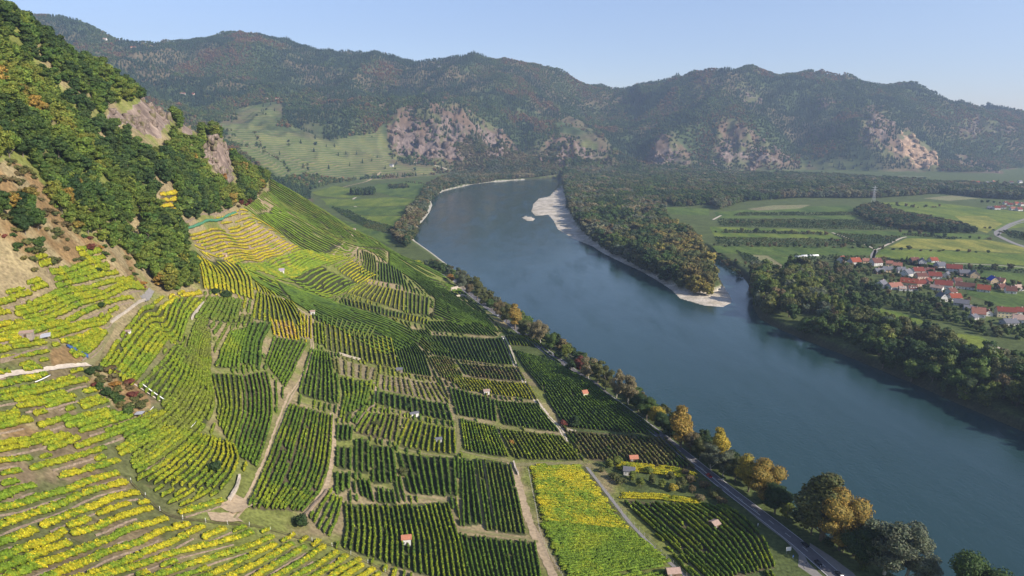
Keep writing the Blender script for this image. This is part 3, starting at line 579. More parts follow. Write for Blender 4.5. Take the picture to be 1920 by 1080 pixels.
def bump(nt, b, h, strength, dist):
    n = nt.nodes.new('ShaderNodeBump'); n.inputs['Strength'].default_value = strength; n.inputs['Distance'].default_value = dist
    nt.links.new(h, n.inputs['Height']); nt.links.new(n.outputs[0], b.inputs['Normal'])
MATS = {}
# terrain: colour attribute 'cover' (rgb) modulated by fine earth/grass grain
m, nt, b = new_mat('ground_cover', 0.95, 0.1); MATS['terrain'] = m
a = nd(nt, 'ShaderNodeAttribute', attribute_name='cover'); P = wpos(nt)
n1 = noise(nt, 0.55, 6, 0.65, P); n2 = noise(nt, 0.06, 4, 0.6, P); n3 = noise(nt, 2.2, 3, 0.6, P)
c = mixc(nt, 'MULTIPLY', 1.0, a.outputs['Color'], ramp(nt, n1, [(0.25, 0.45), (0.5, 1.0), (0.78, 1.65)]))
c = mixc(nt, 'MULTIPLY', 0.8, c, ramp(nt, n2, [(0.3, 0.7), (0.7, 1.3)]))
tuft = ramp(nt, n3, [(0.52, 0.0), (0.66, 1.0)])
c = mixc(nt, 'MIX', mixc(nt, 'MULTIPLY', 1.0, tuft, (0.3, 0.3, 0.3)), c, mixc(nt, 'MULTIPLY', 1.0, c, (0.35, 0.62, 0.3)))
nt.links.new(c, b.inputs['Base Color']); bump(nt, b, n1, 0.6, 0.8)
# rock: mixed in the terrain by attribute 'rock'
rk = nd(nt, 'ShaderNodeAttribute', attribute_name='rock')
rv = stretch(nt, P, 0.09, 0.09, 0.028); rn = noise(nt, 1.0, 8, 0.7, rv); rn2 = noise(nt, 0.02, 4, 0.6, P)
rc = ramp(nt, rn, [(0.3, (0.10, 0.085, 0.08)), (0.47, (0.24, 0.20, 0.18)), (0.62, (0.42, 0.36, 0.32)), (0.75, (0.6, 0.53, 0.46))])
rt = nd(nt, 'ShaderNodeAttribute', attribute_name='rocktint')
rc = mixc(nt, 'MULTIPLY', 1.0, rc, rt.outputs['Color'])
rm = nt.nodes.new('ShaderNodeMath'); rm.operation = 'MULTIPLY_ADD'; nt.links.new(rn2, rm.inputs[0]); rm.inputs[1].default_value = 0.9
sub = nt.nodes.new('ShaderNodeMath'); sub.operation = 'SUBTRACT'; nt.links.new(rk.outputs['Fac'], sub.inputs[0]); sub.inputs[1].default_value = 0.45
nt.links.new(sub.outputs[0], rm.inputs[2])
msk = ramp(nt, rm.outputs[0], [(0.30, 0.0), (0.5, 1.0)])
c2 = mixc(nt, 'MIX', msk, c, rc); nt.links.new(c2, b.inputs['Base Color'])
# terraces on the far slopes: narrow pale walls between green rows, one every few metres of height
tr = nd(nt, 'ShaderNodeAttribute', attribute_name='terrace')
sx = nt.nodes.new('ShaderNodeSeparateXYZ'); nt.links.new(P, sx.inputs[0])
wob = nt.nodes.new('ShaderNodeMath'); wob.operation = 'MULTIPLY_ADD'; nt.links.new(noise(nt, 0.012, 3, 0.5, P), wob.inputs[0]); wob.inputs[1].default_value = 14.0; nt.links.new(sx.outputs[2], wob.inputs[2])
dv = nt.nodes.new('ShaderNodeMath'); dv.operation = 'DIVIDE'; nt.links.new(wob.outputs[0], dv.inputs[0]); dv.inputs[1].default_value = 7.0
fr = nt.nodes.new('ShaderNodeMath'); fr.operation = 'FRACT'; nt.links.new(dv.outputs[0], fr.inputs[0])
brk = noise(nt, 0.011, 4, 0.6, P)
band = ramp(nt, fr.outputs[0], [(0.0, (0.05, 0.075, 0.025)), (0.22, (0.10, 0.14, 0.04)), (0.66, (0.15, 0.17, 0.055)), (0.76, (0.27, 0.22, 0.13)), (0.95, (0.14, 0.13, 0.07))])
band = mixc(nt, 'MULTIPLY', 1.0, band, ramp(nt, brk, [(0.3, (0.62, 0.75, 0.55)), (0.5, (1, 1, 1)), (0.68, (1.35, 1.2, 1.0))]))
tm = nt.nodes.new('ShaderNodeMath'); tm.operation = 'MULTIPLY'; nt.links.new(tr.outputs['Fac'], tm.inputs[0]); tm.inputs[1].default_value = 0.8
c3 = mixc(nt, 'MIX', tm.outputs[0], c2, band); nt.links.new(c3, b.inputs['Base Color'])
# water
m, nt, b = new_mat('river_water', 0.07, 0.5); MATS['water'] = m
b.inputs['IOR'].default_value = 1.33
P = wpos(nt); w2 = noise(nt, 0.006, 4, 0.5, stretch(nt, P, 1, 0.45, 1, 0.35))
c = ramp(nt, w2, [(0.3, (0.015, 0.040, 0.040)), (0.7, (0.024, 0.056, 0.058))]); nt.links.new(c, b.inputs['Base Color'])
h1 = noise(nt, 0.35, 5, 0.6, stretch(nt, P, 1.4, 0.8, 1, 0.35)); h2 = noise(nt, 0.03, 3, 0.5, stretch(nt, P, 1.5, 0.5, 1, 0.35))
ad = nt.nodes.new('ShaderNodeMath'); ad.operation = 'MULTIPLY_ADD'; nt.links.new(h2, ad.inputs[0]); ad.inputs[1].default_value = 3.0; nt.links.new(h1, ad.inputs[2])
bump(nt, b, ad.outputs[0], 0.35, 0.5)
rr = ramp(nt, noise(nt, 0.012, 5, 0.65, stretch(nt, P, 2.5, 0.6, 1, 0.35)), [(0.38, 0.04), (0.66, 0.26)]); nt.links.new(rr, b.inputs['Roughness'])

# ------------------------------------------------------------------ terrain sheet
def sub_lin(a, b, n): return np.linspace(a, b, n, endpoint=False)
r1 = np.geomspace(30, 110, 40, endpoint=False); r2 = np.geomspace(110, 1100, 430, endpoint=False)
r3 = np.geomspace(1100, 2700, 85, endpoint=False); r4 = np.concatenate([np.arange(2700, 3800, 9.5), np.arange(3800, 5700, 17)]); r5 = np.geomspace(5700, 8000, 10)
RR = np.concatenate([[0.5, 12], r1, r2, r3, r4, r5])
th = np.concatenate([np.linspace(-math.pi, -R(44), 70, endpoint=False), np.linspace(-R(44), R(44), 640, endpoint=False), np.linspace(R(44), math.pi, 70, endpoint=False)])
TH, RD = np.meshgrid(th, RR); TX = (RD*np.sin(TH)).ravel(); TY = (RD*np.cos(TH)).ravel()
TZ = height_exact(TX, TY)
NR, NT = len(RR), len(th)
# classification
ppx, ppy, ppt = project(TX, TY, TZ)
nz = fbm(TX/60, TY/60, 40, 4); nz2 = fbm(TX/14, TY/14, 44, 3); nzf = fbm(TX/220, TY/220, 47, 5)
def colr(a): return np.array(a)[None, :]
def lerpc(a, b, k): return a*(1-k[:, None]) + b*k[:, None]
near_hill = (ppt < 1150) & (TZ > 7.2) & (TX < 330)
cov = np.tile(np.array([0.085, 0.105, 0.035]), (len(TX), 1))                            # valley floor grass
hillc = lerpc(colr([0.16, 0.17, 0.045]), colr([0.26, 0.20, 0.11]), sstep(0.42, 0.62, nz*0.5+nz2*0.5))
left_low = sstep(0.0, 1.0, (420-ppx)/120)*sstep(0, 1, (ppy-600)/120)
hillc = hillc*(1-0.9*left_low[:, None]) + lerpc(colr([0.18, 0.13, 0.078]), colr([0.10, 0.11, 0.04]), sstep(0.38, 0.56, nz2))*0.9*left_low[:, None]
cov = np.where(near_hill[:, None], hillc, cov)
farh = (ppt >= 1150) & (TZ > 9)
fc = lerpc(colr([0.06, 0.08, 0.034]), colr([0.12, 0.095, 0.055]), sstep(0.4, 0.65, nzf))
cov = np.where(farh[:, None], fc, cov)
for L in BROWN_NEAR:
    k = inside(ppx, ppy, L) & (ppt < 700) & (ppt > 60)
    cc = lerpc(colr([0.22, 0.14, 0.065]), colr([0.29, 0.225, 0.12]), sstep(0.4, 0.6, nz2))
    cov = np.where(k[:, None], cc, cov)
terr = np.zeros(len(TX)); rock = np.zeros(len(TX)); rtint = np.ones((len(TX), 3))
TERR_PX = [[(405,232),(460,222),(520,238),(575,262),(640,262),(700,250),(722,285),(760,310),(820,312),(815,328),(700,332),(640,340),(590,330),(520,335),(470,300)],
           [(660,240),(722,232),(735,290),(690,285)], [(440,205),(520,190),(520,235),(450,235)], [(1080,262),(1120,270),(1135,290),(1090,285)],
           [(1500,308),(1560,300),(1640,312),(1500,322)]]
for L in TERR_PX:
    k = sstep(-8, 14, np.where(inside(ppx, ppy, L), 1, -1)*seg_dist(ppx, ppy, L)+(nz-0.5)*40)*(ppt > 1500)*(ppt < 4000)*(TZ > 9); terr = np.maximum(terr, k*1.0)
ROCKPOLY_W = {}
for kx, L in ROCK_PX.items():
    k = inside(TX, TY, CRAG_POLY[kx]) | (inside(ppx, ppy, L) & (ppt > 2500) & (ppt < 4300))
    kk_ = sstep(-6, 30, np.where(inside(ppx, ppy, L), 1, -1)*seg_dist(ppx, ppy, L)*1.6)*(ppt > 2500)*(ppt < 4300)
    k = kk_ > 0.02
    low_ = sstep(0, 1, (ppy-min(p[1] for p in L))/(max(p[1] for p in L)-min(p[1] for p in L))) if kx in 'abcd' else 0.7
    rock = np.maximum(rock, kk_*(0.05+0.42*low_+0.45*ridged(TX/75, TY/75, 3, 4))*{'q': 1.5, 'a': 1.0, 'b': 0.95}.get(kx, 0.85))
    cov = np.where(k[:, None], lerpc(colr([0.15, 0.10, 0.07]), colr([0.11, 0.11, 0.05]), sstep(0.4, 0.6, nz)), cov)
    tn = [1.15, 0.92, 0.66] if kx == 'q' else [0.62, 0.55, 0.52]
    rtint = np.where(k[:, None], colr(tn), rtint)
for poly, a_, w_ in NC:
    k = inside(TX, TY, poly); rock = np.maximum(rock, k*(0.45+0.7*ridged(TX/9, TY/9, 6, 3))); rtint = np.where(k[:, None], colr([0.72, 0.64, 0.57]), rtint)
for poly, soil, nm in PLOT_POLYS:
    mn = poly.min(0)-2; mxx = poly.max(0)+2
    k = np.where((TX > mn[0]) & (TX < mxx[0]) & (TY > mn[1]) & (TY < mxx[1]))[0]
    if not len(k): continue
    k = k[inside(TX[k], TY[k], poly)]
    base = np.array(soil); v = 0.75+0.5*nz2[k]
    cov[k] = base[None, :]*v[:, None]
gr = (inside(TX, TY, GRAVEL) & (TZ < 4.5)) | inside(TX, TY, ISLET)
cov = np.where(gr[:, None], lerpc(colr([0.40, 0.34, 0.26]), colr([0.57, 0.49, 0.40]), sstep(0.35, 0.65, nz2)), cov)
sb = (~gr) & (TZ < 2.6) & (ppt > 1000) & (TX < 50)
cov = np.where(sb[:, None], colr([0.4, 0.36, 0.3]), cov)
sb = (~gr) & (TZ < 5.5) & ~((ppt > 1000) & (TX < 50))
cov = np.where(sb[:, None], colr([0.055, 0.055, 0.03]), cov)
def set_mesh(name, V, F, mat, attrs=None, smooth=False, kind=None, parent=None, label=None, cat=None, group=None):
    me = bpy.data.meshes.new(name); V = np.asarray(V, np.float32); F = np.asarray(F, np.int32)
    k = F.shape[1]; me.vertices.add(len(V)); me.vertices.foreach_set('co', V.ravel())
    me.loops.add(F.size); me.loops.foreach_set('vertex_index', F.ravel())
    me.polygons.add(len(F)); me.polygons.foreach_set('loop_start', np.arange(0, F.size, k, dtype=np.int32))
    if smooth: me.polygons.foreach_set('use_smooth', np.ones(len(F), bool))
    for an, (ty, dom, dat) in (attrs or {}).items():
        at = me.attributes.new(an, ty, dom)
        dat = np.asarray(dat, np.float32)
        if ty == 'FLOAT_COLOR': at.data.foreach_set('color', np.concatenate([dat, np.ones((len(dat), 1), np.float32)], 1).ravel())
        elif ty == 'FLOAT_VECTOR': at.data.foreach_set('vector', dat.ravel())
        else: at.data.foreach_set('value', dat.ravel())
    me.update(calc_edges=True)
    if mat: me.materials.append(mat)
    o = bpy.data.objects.new(name, me); COL.objects.link(o)
    if parent: o.parent = parent
    tag(o, label, cat, group, kind)
    return o
def tag(o, label=None, cat=None, group=None, kind=None):
    if label: o['label'] = label
    if cat: o['category'] = cat
    if group: o['group'] = group
    if kind: o['kind'] = kind
    return o
idx = np.arange(NR*NT).reshape(NR, NT)
q = np.stack([idx[:-1, :], idx[1:, :], np.roll(idx, -1, 1)[1:, :], np.roll(idx, -1, 1)[:-1, :]], -1).reshape(-1, 4)
terrain = set_mesh('terrain', np.stack([TX, TY, TZ], 1), q, MATS['terrain'],
    {'cover': ('FLOAT_COLOR', 'POINT', cov), 'rock': ('FLOAT', 'POINT', rock), 'rocktint': ('FLOAT_COLOR', 'POINT', rtint), 'terrace': ('FLOAT', 'POINT', terr)}, True, 'structure')
wv = np.array([(-1500,-1200,0),(1500,-1200,0),(1500,3300,0),(-1500,3300,0)], float)
water = set_mesh('river_water', wv, [(0,1,2,3)], MATS['water'], None, False, 'structure')
# ------------------------------------------------------------------ roads, lanes and tracks (ribbons lying on the ground)
def simple_mat(name, col, rough=0.9, var=0.35, scale=0.8, spec=0.2, metallic=0.0, b_=0.3):
    m, nt, b = new_mat(name, rough, spec); P = wpos(nt)
    n = noise(nt, scale, 5, 0.6, P)
    c = mixc(nt, 'MULTIPLY', 1.0, tuple(col), ramp(nt, n, [(0.25, 1-var), (0.75, 1+var)]))
    nt.links.new(c, b.inputs['Base Color']); b.inputs['Metallic'].default_value = metallic
    if b_: bump(nt, b, n, b_, 0.1)
    MATS[name] = m; return m
simple_mat('asphalt', (0.14, 0.13, 0.135), 0.85, 0.2, 0.5)
simple_mat('pale_dust', (0.50, 0.42, 0.33), 0.95, 0.3, 0.6)
simple_mat('sandy_track', (0.36, 0.27, 0.17), 0.95, 0.35, 0.6)
simple_mat('grassy_track', (0.19, 0.17, 0.075), 0.95, 0.35, 0.5)
simple_mat('concrete_path', (0.24, 0.22, 0.20), 0.9, 0.15, 0.5)
simple_mat('road_paint', (0.75, 0.74, 0.7), 0.7, 0.1, 2.0)
simple_mat('mown_grass', (0.10, 0.16, 0.03), 0.95, 0.3, 0.7)
def ribbon(name, Q, w, mat, z=0.15, step=2.5, wob=0.0, cross=5, kind='structure', **kw):
    L = np.hypot(*np.diff(np.asarray(Q), axis=0).T).sum(); n = max(3, int(L/step)+1)
    Q = smooth_line(Q, n) if n > 6 else resample(Q, n)
    T_ = np.gradient(Q, axis=0); T_ /= np.hypot(T_[:, 0], T_[:, 1])[:, None]; N_ = np.stack([T_[:, 1], -T_[:, 0]], 1)
    ww = w*(1+wob*rng.normal(0, 1, n)) if wob else np.full(n, w)
    s = np.linspace(-0.5, 0.5, cross)
    XY = Q[:, None, :]+N_[:, None, :]*(s[None, :]*ww[:, None])[:, :, None]
    Z = height(XY[:, :, 0].ravel(), XY[:, :, 1].ravel()).reshape(n, cross)
    Z = np.maximum(Z, 0.5*(Z+Z[:, cross//2][:, None]))+z
    V = np.concatenate([XY, Z[:, :, None]], 2).reshape(-1, 3)
    i = (np.arange(n-1)[:, None]*cross+np.arange(cross-1)[None, :]).ravel()
    F = np.stack([i, i+1, i+cross+1, i+cross], 1)
    return set_mesh(name, V, F, mat, None, True, kind, **kw)
RW = np.array(road_w)
ribbon('river_road', RW, 7.6, MATS['asphalt'], 0.20, 3.0)
for d in (-3.45, 3.45): ribbon('road_edge_line', offset(RW, d), 0.22, MATS['road_paint'], 0.215, 3.0, cross=2)
rs = resample(RW, int(np.hypot(*np.diff(RW, axis=0).T).sum()/1.0)); dash = []
for i in range(0, len(rs)-5, 12): dash.append(rs[i:i+5])
DV = []; DF = []
for d in dash:
    T_ = d[-1]-d[0]; T_ /= np.hypot(*T_); N_ = np.array([T_[1], -T_[0]])*0.09
    for p, s_ in ((d[0], -1), (d[0], 1), (d[-1], 1), (d[-1], -1)): DV.append((*(p+N_*s_), height(np.array([p[0]]), np.array([p[1]]))[0]+0.222))
    k = len(DV)-4; DF.append((k, k+1, k+2, k+3))
set_mesh('road_centre_dashes', DV, DF, MATS['road_paint'], kind='structure')
# gravel shoulder and bay on the river side, cycle path and parking pull-off on the hill side
TRACKS = [
 ('farm_track', [(545,740),(525,790),(508,840),(492,880),(476,915),(460,945),(436,975)], 2.6, 'sandy_track'),
 ('farm_track', [(545,742),(562,718),(575,690),(586,652),(583,612),(576,592)], 2.2, 'sandy_track'),
 ('white_lane', [(943,630),(955,652),(968,690),(985,720),(1000,745),(1015,765),(1025,778)], 3.6, 'pale_dust'),
 ('white_lane', [(1025,778),(1042,795),(1052,806),(1062,828)], 2.6, 'pale_dust'),
 ('white_lane', [(1050,803),(1066,806),(1080,808)], 2.2, 'pale_dust'),
 ('hillside_path', [(-30,713),(0,706),(60,697),(120,688),(168,684)], 2.4, 'pale_dust'),
 ('hillside_path', [(168,684),(184,660),(200,628),(212,605)], 3.0, 'grassy_track'),
 ('hillside_path', [(268,562),(280,552),(285,544)], 2.6, 'concrete_path'),
 ('field_path', [(622,775),(627,830),(622,872),(614,908),(590,945),(572,968)], 2.0, 'sandy_track'),
 ('field_path', [(705,718),(704,745),(700,765)], 1.2, 'sandy_track'),
 ('field_path', [(845,728),(854,762),(860,795),(861,830),(856,852)], 2.6, 'grassy_track'),
 ('field_path', [(1100,876),(1138,925),(1180,980),(1240,1042),(1290,1085)], 1.8, 'concrete_path'),
 ('field_path', [(955,872),(1020,870),(1094,868)], 4.5, 'grassy_track'),
 ('field_path', [(958,868),(974,915),(990,972),(1012,1022),(1042,1090)], 4.2, 'sandy_track'),
 ('field_path', [(906,865),(918,930),(932,1000)], 1.0, 'sandy_track'),
 ('field_path', [(862,993),(940,1004),(1010,1016)], 2.0, 'grassy_track'),
 ('field_path', [(865,846),(905,856),(952,864)], 1.6, 'grassy_track'),
 ('field_path', [(628,790),(660,800),(668,808)], 1.6, 'grassy_track'),
 ('field_path', [(700,765),(760,775),(850,800)], 1.8, 'grassy_track'),
 ('field_path', [(548,752),(590,762),(622,772)], 1.8, 'grassy_track'),
 ('field_path', [(748,840),(800,852),(856,858)], 1.6, 'grassy_track'),
 ('field_path', [(700,912),(742,925),(800,935),(856,942)], 1.8, 'grassy_track'),
 ('field_path', [(700,718),(760,722),(820,716)], 1.4, 'sandy_track'),
 ('field_path', [(576,590),(540,566),(520,552)], 1.4, 'sandy_track'),
 ('field_path', [(670,470),(672,455),(655,435)], 1.6, 'sandy_track'),
 ('ridge_path', [(484,372),(515,392),(548,414),(580,432),(612,452),(648,470),(672,470)], 2.0, 'sandy_track'),
 ('field_path', [(648,452),(632,470),(618,485)], 1.6, 'sandy_track'),
 ('field_path', [(556,548),(590,556),(640,552),(662,545)], 2.0, 'grassy_track'),
 ('field_path', [(200,690),(255,722),(300,752)], 1.0, 'pale_dust'),
 ('bare_earth_patch', [(425,958),(442,950),(462,938)], 7.0, 'sandy_track'),
 ('bare_earth_patch', [(392,968),(418,972),(445,970)], 6.0, 'sandy_track'),
]
for nm, L, w, mt in TRACKS:
    Qt = trace_near(L); ribbon(nm, Qt, w, MATS[mt], 0.13, 1.6, 0.12)
    if nm in ('farm_track', 'white_lane'): ribbon('grass_strip', Qt, w*0.26, MATS['grassy_track'], 0.17, 1.6, 0.4, cross=3)
def flat_poly(name, L, mat, z, zz=6.5, far=False, **kw):
    W_ = PZ(L, zz) if not far else L
    V = [(x, y, zz+z) for x, y in W_]
    me = bpy.data.meshes.new(name); me.from_pydata(V, [], [tuple(range(len(V)))]); me.materials.append(mat); me.update()
    if me.polygons[0].normal.z < 0: me.flip_normals()
    o = bpy.data.objects.new(name, me); COL.objects.link(o); o['kind'] = 'structure'; return o
ribbon('cycle_path', PZ([(1366,944),(1400,975),(1432,1003),(1470,1032),(1500,1062),(1512,1092)]), 2.6, MATS['concrete_path'], 0.17, 2)
flat_poly('parking_bay', [(1498,1036),(1520,1060),(1548,1086),(1520,1120),(1500,1110),(1496,1070)], MATS['concrete_path'], 0.185)
flat_poly('road_shoulder', [(1518,1018),(1560,1045),(1600,1075),(1630,1110),(1590,1100),(1552,1062),(1520,1034)], MATS['concrete_path'], 0.16)
flat_poly('mown_verge', [(1378,965),(1410,985),(1450,1015),(1495,1060),(1500,1110),(1470,1110),(1450,1050),(1420,1005)], MATS['mown_grass'], 0.12)
# fields of the plains
def field_mat(name, c1, c2, ang, wl, amt=0.5):
    m, nt, b = new_mat(name, 0.95, 0.1); P = wpos(nt)
    w = nt.nodes.new('ShaderNodeTexWave'); w.inputs['Scale'].default_value = 0.31831*math.pi/wl; w.inputs['Distortion'].default_value = 0.6; w.inputs['Detail Scale'].default_value = 0.3
    w.bands_direction = 'X'; nt.links.new(stretch(nt, P, 1, 1, 1, ang), w.inputs[0])
    n = noise(nt, 0.018, 5, 0.6, stretch(nt, P, 1.6, 0.5, 1, ang)); n2 = noise(nt, 0.25, 4, 0.65, P)
    c = mixc(nt, 'MIX', ramp(nt, n, [(0.38, 0.0), (0.6, 1.0)]), tuple(q*0.85 for q in c1), tuple(q*1.12 for q in c2))
    c = mixc(nt, 'MULTIPLY', amt, c, ramp(nt, w.outputs['Fac'], [(0.2, 0.55), (0.8, 1.2)]))
    c = mixc(nt, 'MULTIPLY', 1.0, c, ramp(nt, n2, [(0.3, 0.6), (0.7, 1.4)]))
    nt.links.new(c, b.inputs['Base Color']); MATS[name] = m; return m
field_mat('field_green', (0.065, 0.11, 0.026), (0.10, 0.14, 0.03), 0.1, 6)
field_mat('field_bright', (0.10, 0.155, 0.028), (0.15, 0.18, 0.03), 0.1, 6)
field_mat('field_yellow', (0.15, 0.18, 0.035), (0.26, 0.24, 0.05), 0.05, 5)
field_mat('field_dark', (0.045, 0.07, 0.028), (0.06, 0.085, 0.03), 1.5, 5)
field_mat('field_tan', (0.26, 0.22, 0.12), (0.2, 0.2, 0.09), 0.1, 7)
field_mat('field_orchard', (0.07, 0.10, 0.035), (0.10, 0.12, 0.045), 1.5, 5, 0.8)
FIELDS = [
 # right plain
 ('green',[(1340,398),(1420,392),(1500,388),(1590,385),(1620,400),(1600,412),(1480,408),(1345,410)]),
 ('tan',[(1400,392),(1450,385),(1520,384),(1500,391),(1420,395)]),
 ('orchard',[(1345,411),(1600,413),(1690,432),(1560,430),(1350,424)]),
 ('bright',[(1330,425),(1540,431),(1580,448),(1340,444)]),
 ('orchard',[(1338,445),(1585,449),(1650,462),(1345,460)]),
 ('green',[(1335,461),(1655,463),(1635,478),(1480,480),(1345,474)]),
 ('bright',[(1640,380),(1740,378),(1860,392),(1925,398),(1925,425),(1870,432),(1830,420),(1700,398)]),
 ('yellow',[(1790,405),(1850,405),(1880,420),(1850,437),(1815,425)]),
 ('green',[(1545,432),(1690,434),(1860,440),(1840,450),(1700,447),(1585,447)]),
 ('dark',[(1560,437),(1690,444),(1670,458),(1600,456)]),
 ('yellow',[(1700,447),(1850,450),(1925,462),(1925,476),(1760,468),(1665,464)]),
 ('bright',[(1655,466),(1760,469),(1925,477),(1925,498),(1790,492),(1640,482)]),
 ('green',[(1640,484),(1790,493),(1925,500),(1925,540),(1840,520),(1700,486)]),
 ('green',[(1810,542),(1925,550),(1925,585),(1870,572),(1815,552)]),
 ('bright',[(1648,578),(1700,590),(1740,605),(1700,612),(1655,598)]),
 ('tan',[(1412,478),(1440,480),(1480,506),(1455,504),(1400,484)]),
 ('green',[(1440,480),(1490,482),(1520,500),(1485,508)]),
 ('dark',[(1380,470),(1410,478),(1440,498),(1400,492)]),
 ('tan',[(1730,372),(1790,366),(1840,372),(1780,377)]),
 ('bright',[(1795,625),(1840,632),(1870,648),(1830,655),(1795,640)]),
 ('green',[(1240,388),(1330,392),(1330,404),(1260,402)]),
 ('orchard',[(1385,399),(1600,398),(1612,404),(1375,405)]), ('dark',[(1790,497),(1925,506),(1925,514),(1800,503)]), ('orchard',[(1360,431),(1540,436),(1545,440),(1355,437)]), ('orchard',[(1700,437),(1800,446),(1790,450),(1690,441)]), ('dark',[(1880,432),(1925,436),(1925,452),(1895,446)]), ('orchard',[(1480,478),(1630,481),(1610,488),(1500,487)]),
 # left plain
 ('bright',[(535,335),(600,345),(650,352),(700,360),(660,372),(600,368),(560,352)]),
 ('green',[(705,345),(790,338),(800,352),(778,372),(735,368),(690,356)]),
 ('bright',[(590,372),(660,374),(735,370),(783,374),(783,384),(700,388),(610,385)]),
 ('green',[(612,386),(700,389),(783,386),(784,402),(700,405),(640,400)]),
 ('bright',[(655,402),(700,406),(784,404),(765,418),(740,425),(690,412)]),
 ('dark',[(620,388),(655,395),(690,413),(740,426),(735,440),(690,430),(640,402)]),
 ('green',[(640,412),(700,430),(735,442),(730,460),(680,440)]),
 ('bright',[(640,330),(715,322),(700,340),(640,345)]),
 ('green',[(755,322),(835,322),(835,328),(755,330)]),
]
for i, (k, L) in enumerate(FIELDS): flat_poly('field', L, MATS['field_'+k], 0.10+0.009*i, 6.5)
PLAIN_TRACKS = [([(1925,410),(1895,420),(1868,435),(1870,442),(1900,456),(1930,466)], 9, 'concrete_path'), ([(1870,442),(1885,430),(1905,420),(1925,415)], 4, 'concrete_path'),
 ([(1560,436),(1585,445),(1620,458),(1642,468),(1637,484)], 4, 'pale_dust'), ([(1337,412),(1352,404)], 5, 'pale_dust'), ([(1412,480),(1440,492),(1480,507)], 5, 'pale_dust'),
 ([(1637,485),(1636,478),(1642,470)], 7, 'concrete_path'), ([(1790,494),(1860,497),(1925,502)], 3, 'pale_dust'), ([(1345,484),(1390,514)], 3, 'pale_dust'),
 ([(1640,470),(1690,446),(1700,444)], 4, 'pale_dust'), ([(1820,640),(1850,642),(1885,658)], 3, 'pale_dust'),
 ([(672,366),(660,375),(657,384),(668,388)], 6, 'pale_dust'), ([(640,352),(655,348),(690,340),(715,335)], 6, 'sandy_track'), ([(755,328),(838,328)], 5, 'pale_dust'),
 ([(1745,332),(1700,330),(1640,332)], 8, 'pale_dust')]
for L, w, mt in PLAIN_TRACKS:
    ribbon('field_lane', PZ(L, 6.5), w, MATS[mt], 0.22, 8, 0)
m, nt, b = new_mat('vine_leaves', 0.75, 0.25); MATS['vine'] = m
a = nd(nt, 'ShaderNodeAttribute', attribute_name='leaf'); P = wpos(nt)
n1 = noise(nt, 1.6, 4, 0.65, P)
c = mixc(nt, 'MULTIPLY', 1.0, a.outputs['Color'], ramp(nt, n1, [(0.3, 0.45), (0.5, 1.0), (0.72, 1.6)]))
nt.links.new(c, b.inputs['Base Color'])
tr_ = nt.nodes.new('ShaderNodeBsdfTranslucent'); nt.links.new(c, tr_.inputs[0]); mx = nt.nodes.new('ShaderNodeMixShader'); mx.inputs[0].default_value = 0.22
nt.links.new(b.outputs[0], mx.inputs[1]); nt.links.new(tr_.outputs[0], mx.inputs[2]); nt.links.new(mx.outputs[0], nt.nodes['Material Output'].inputs[0])
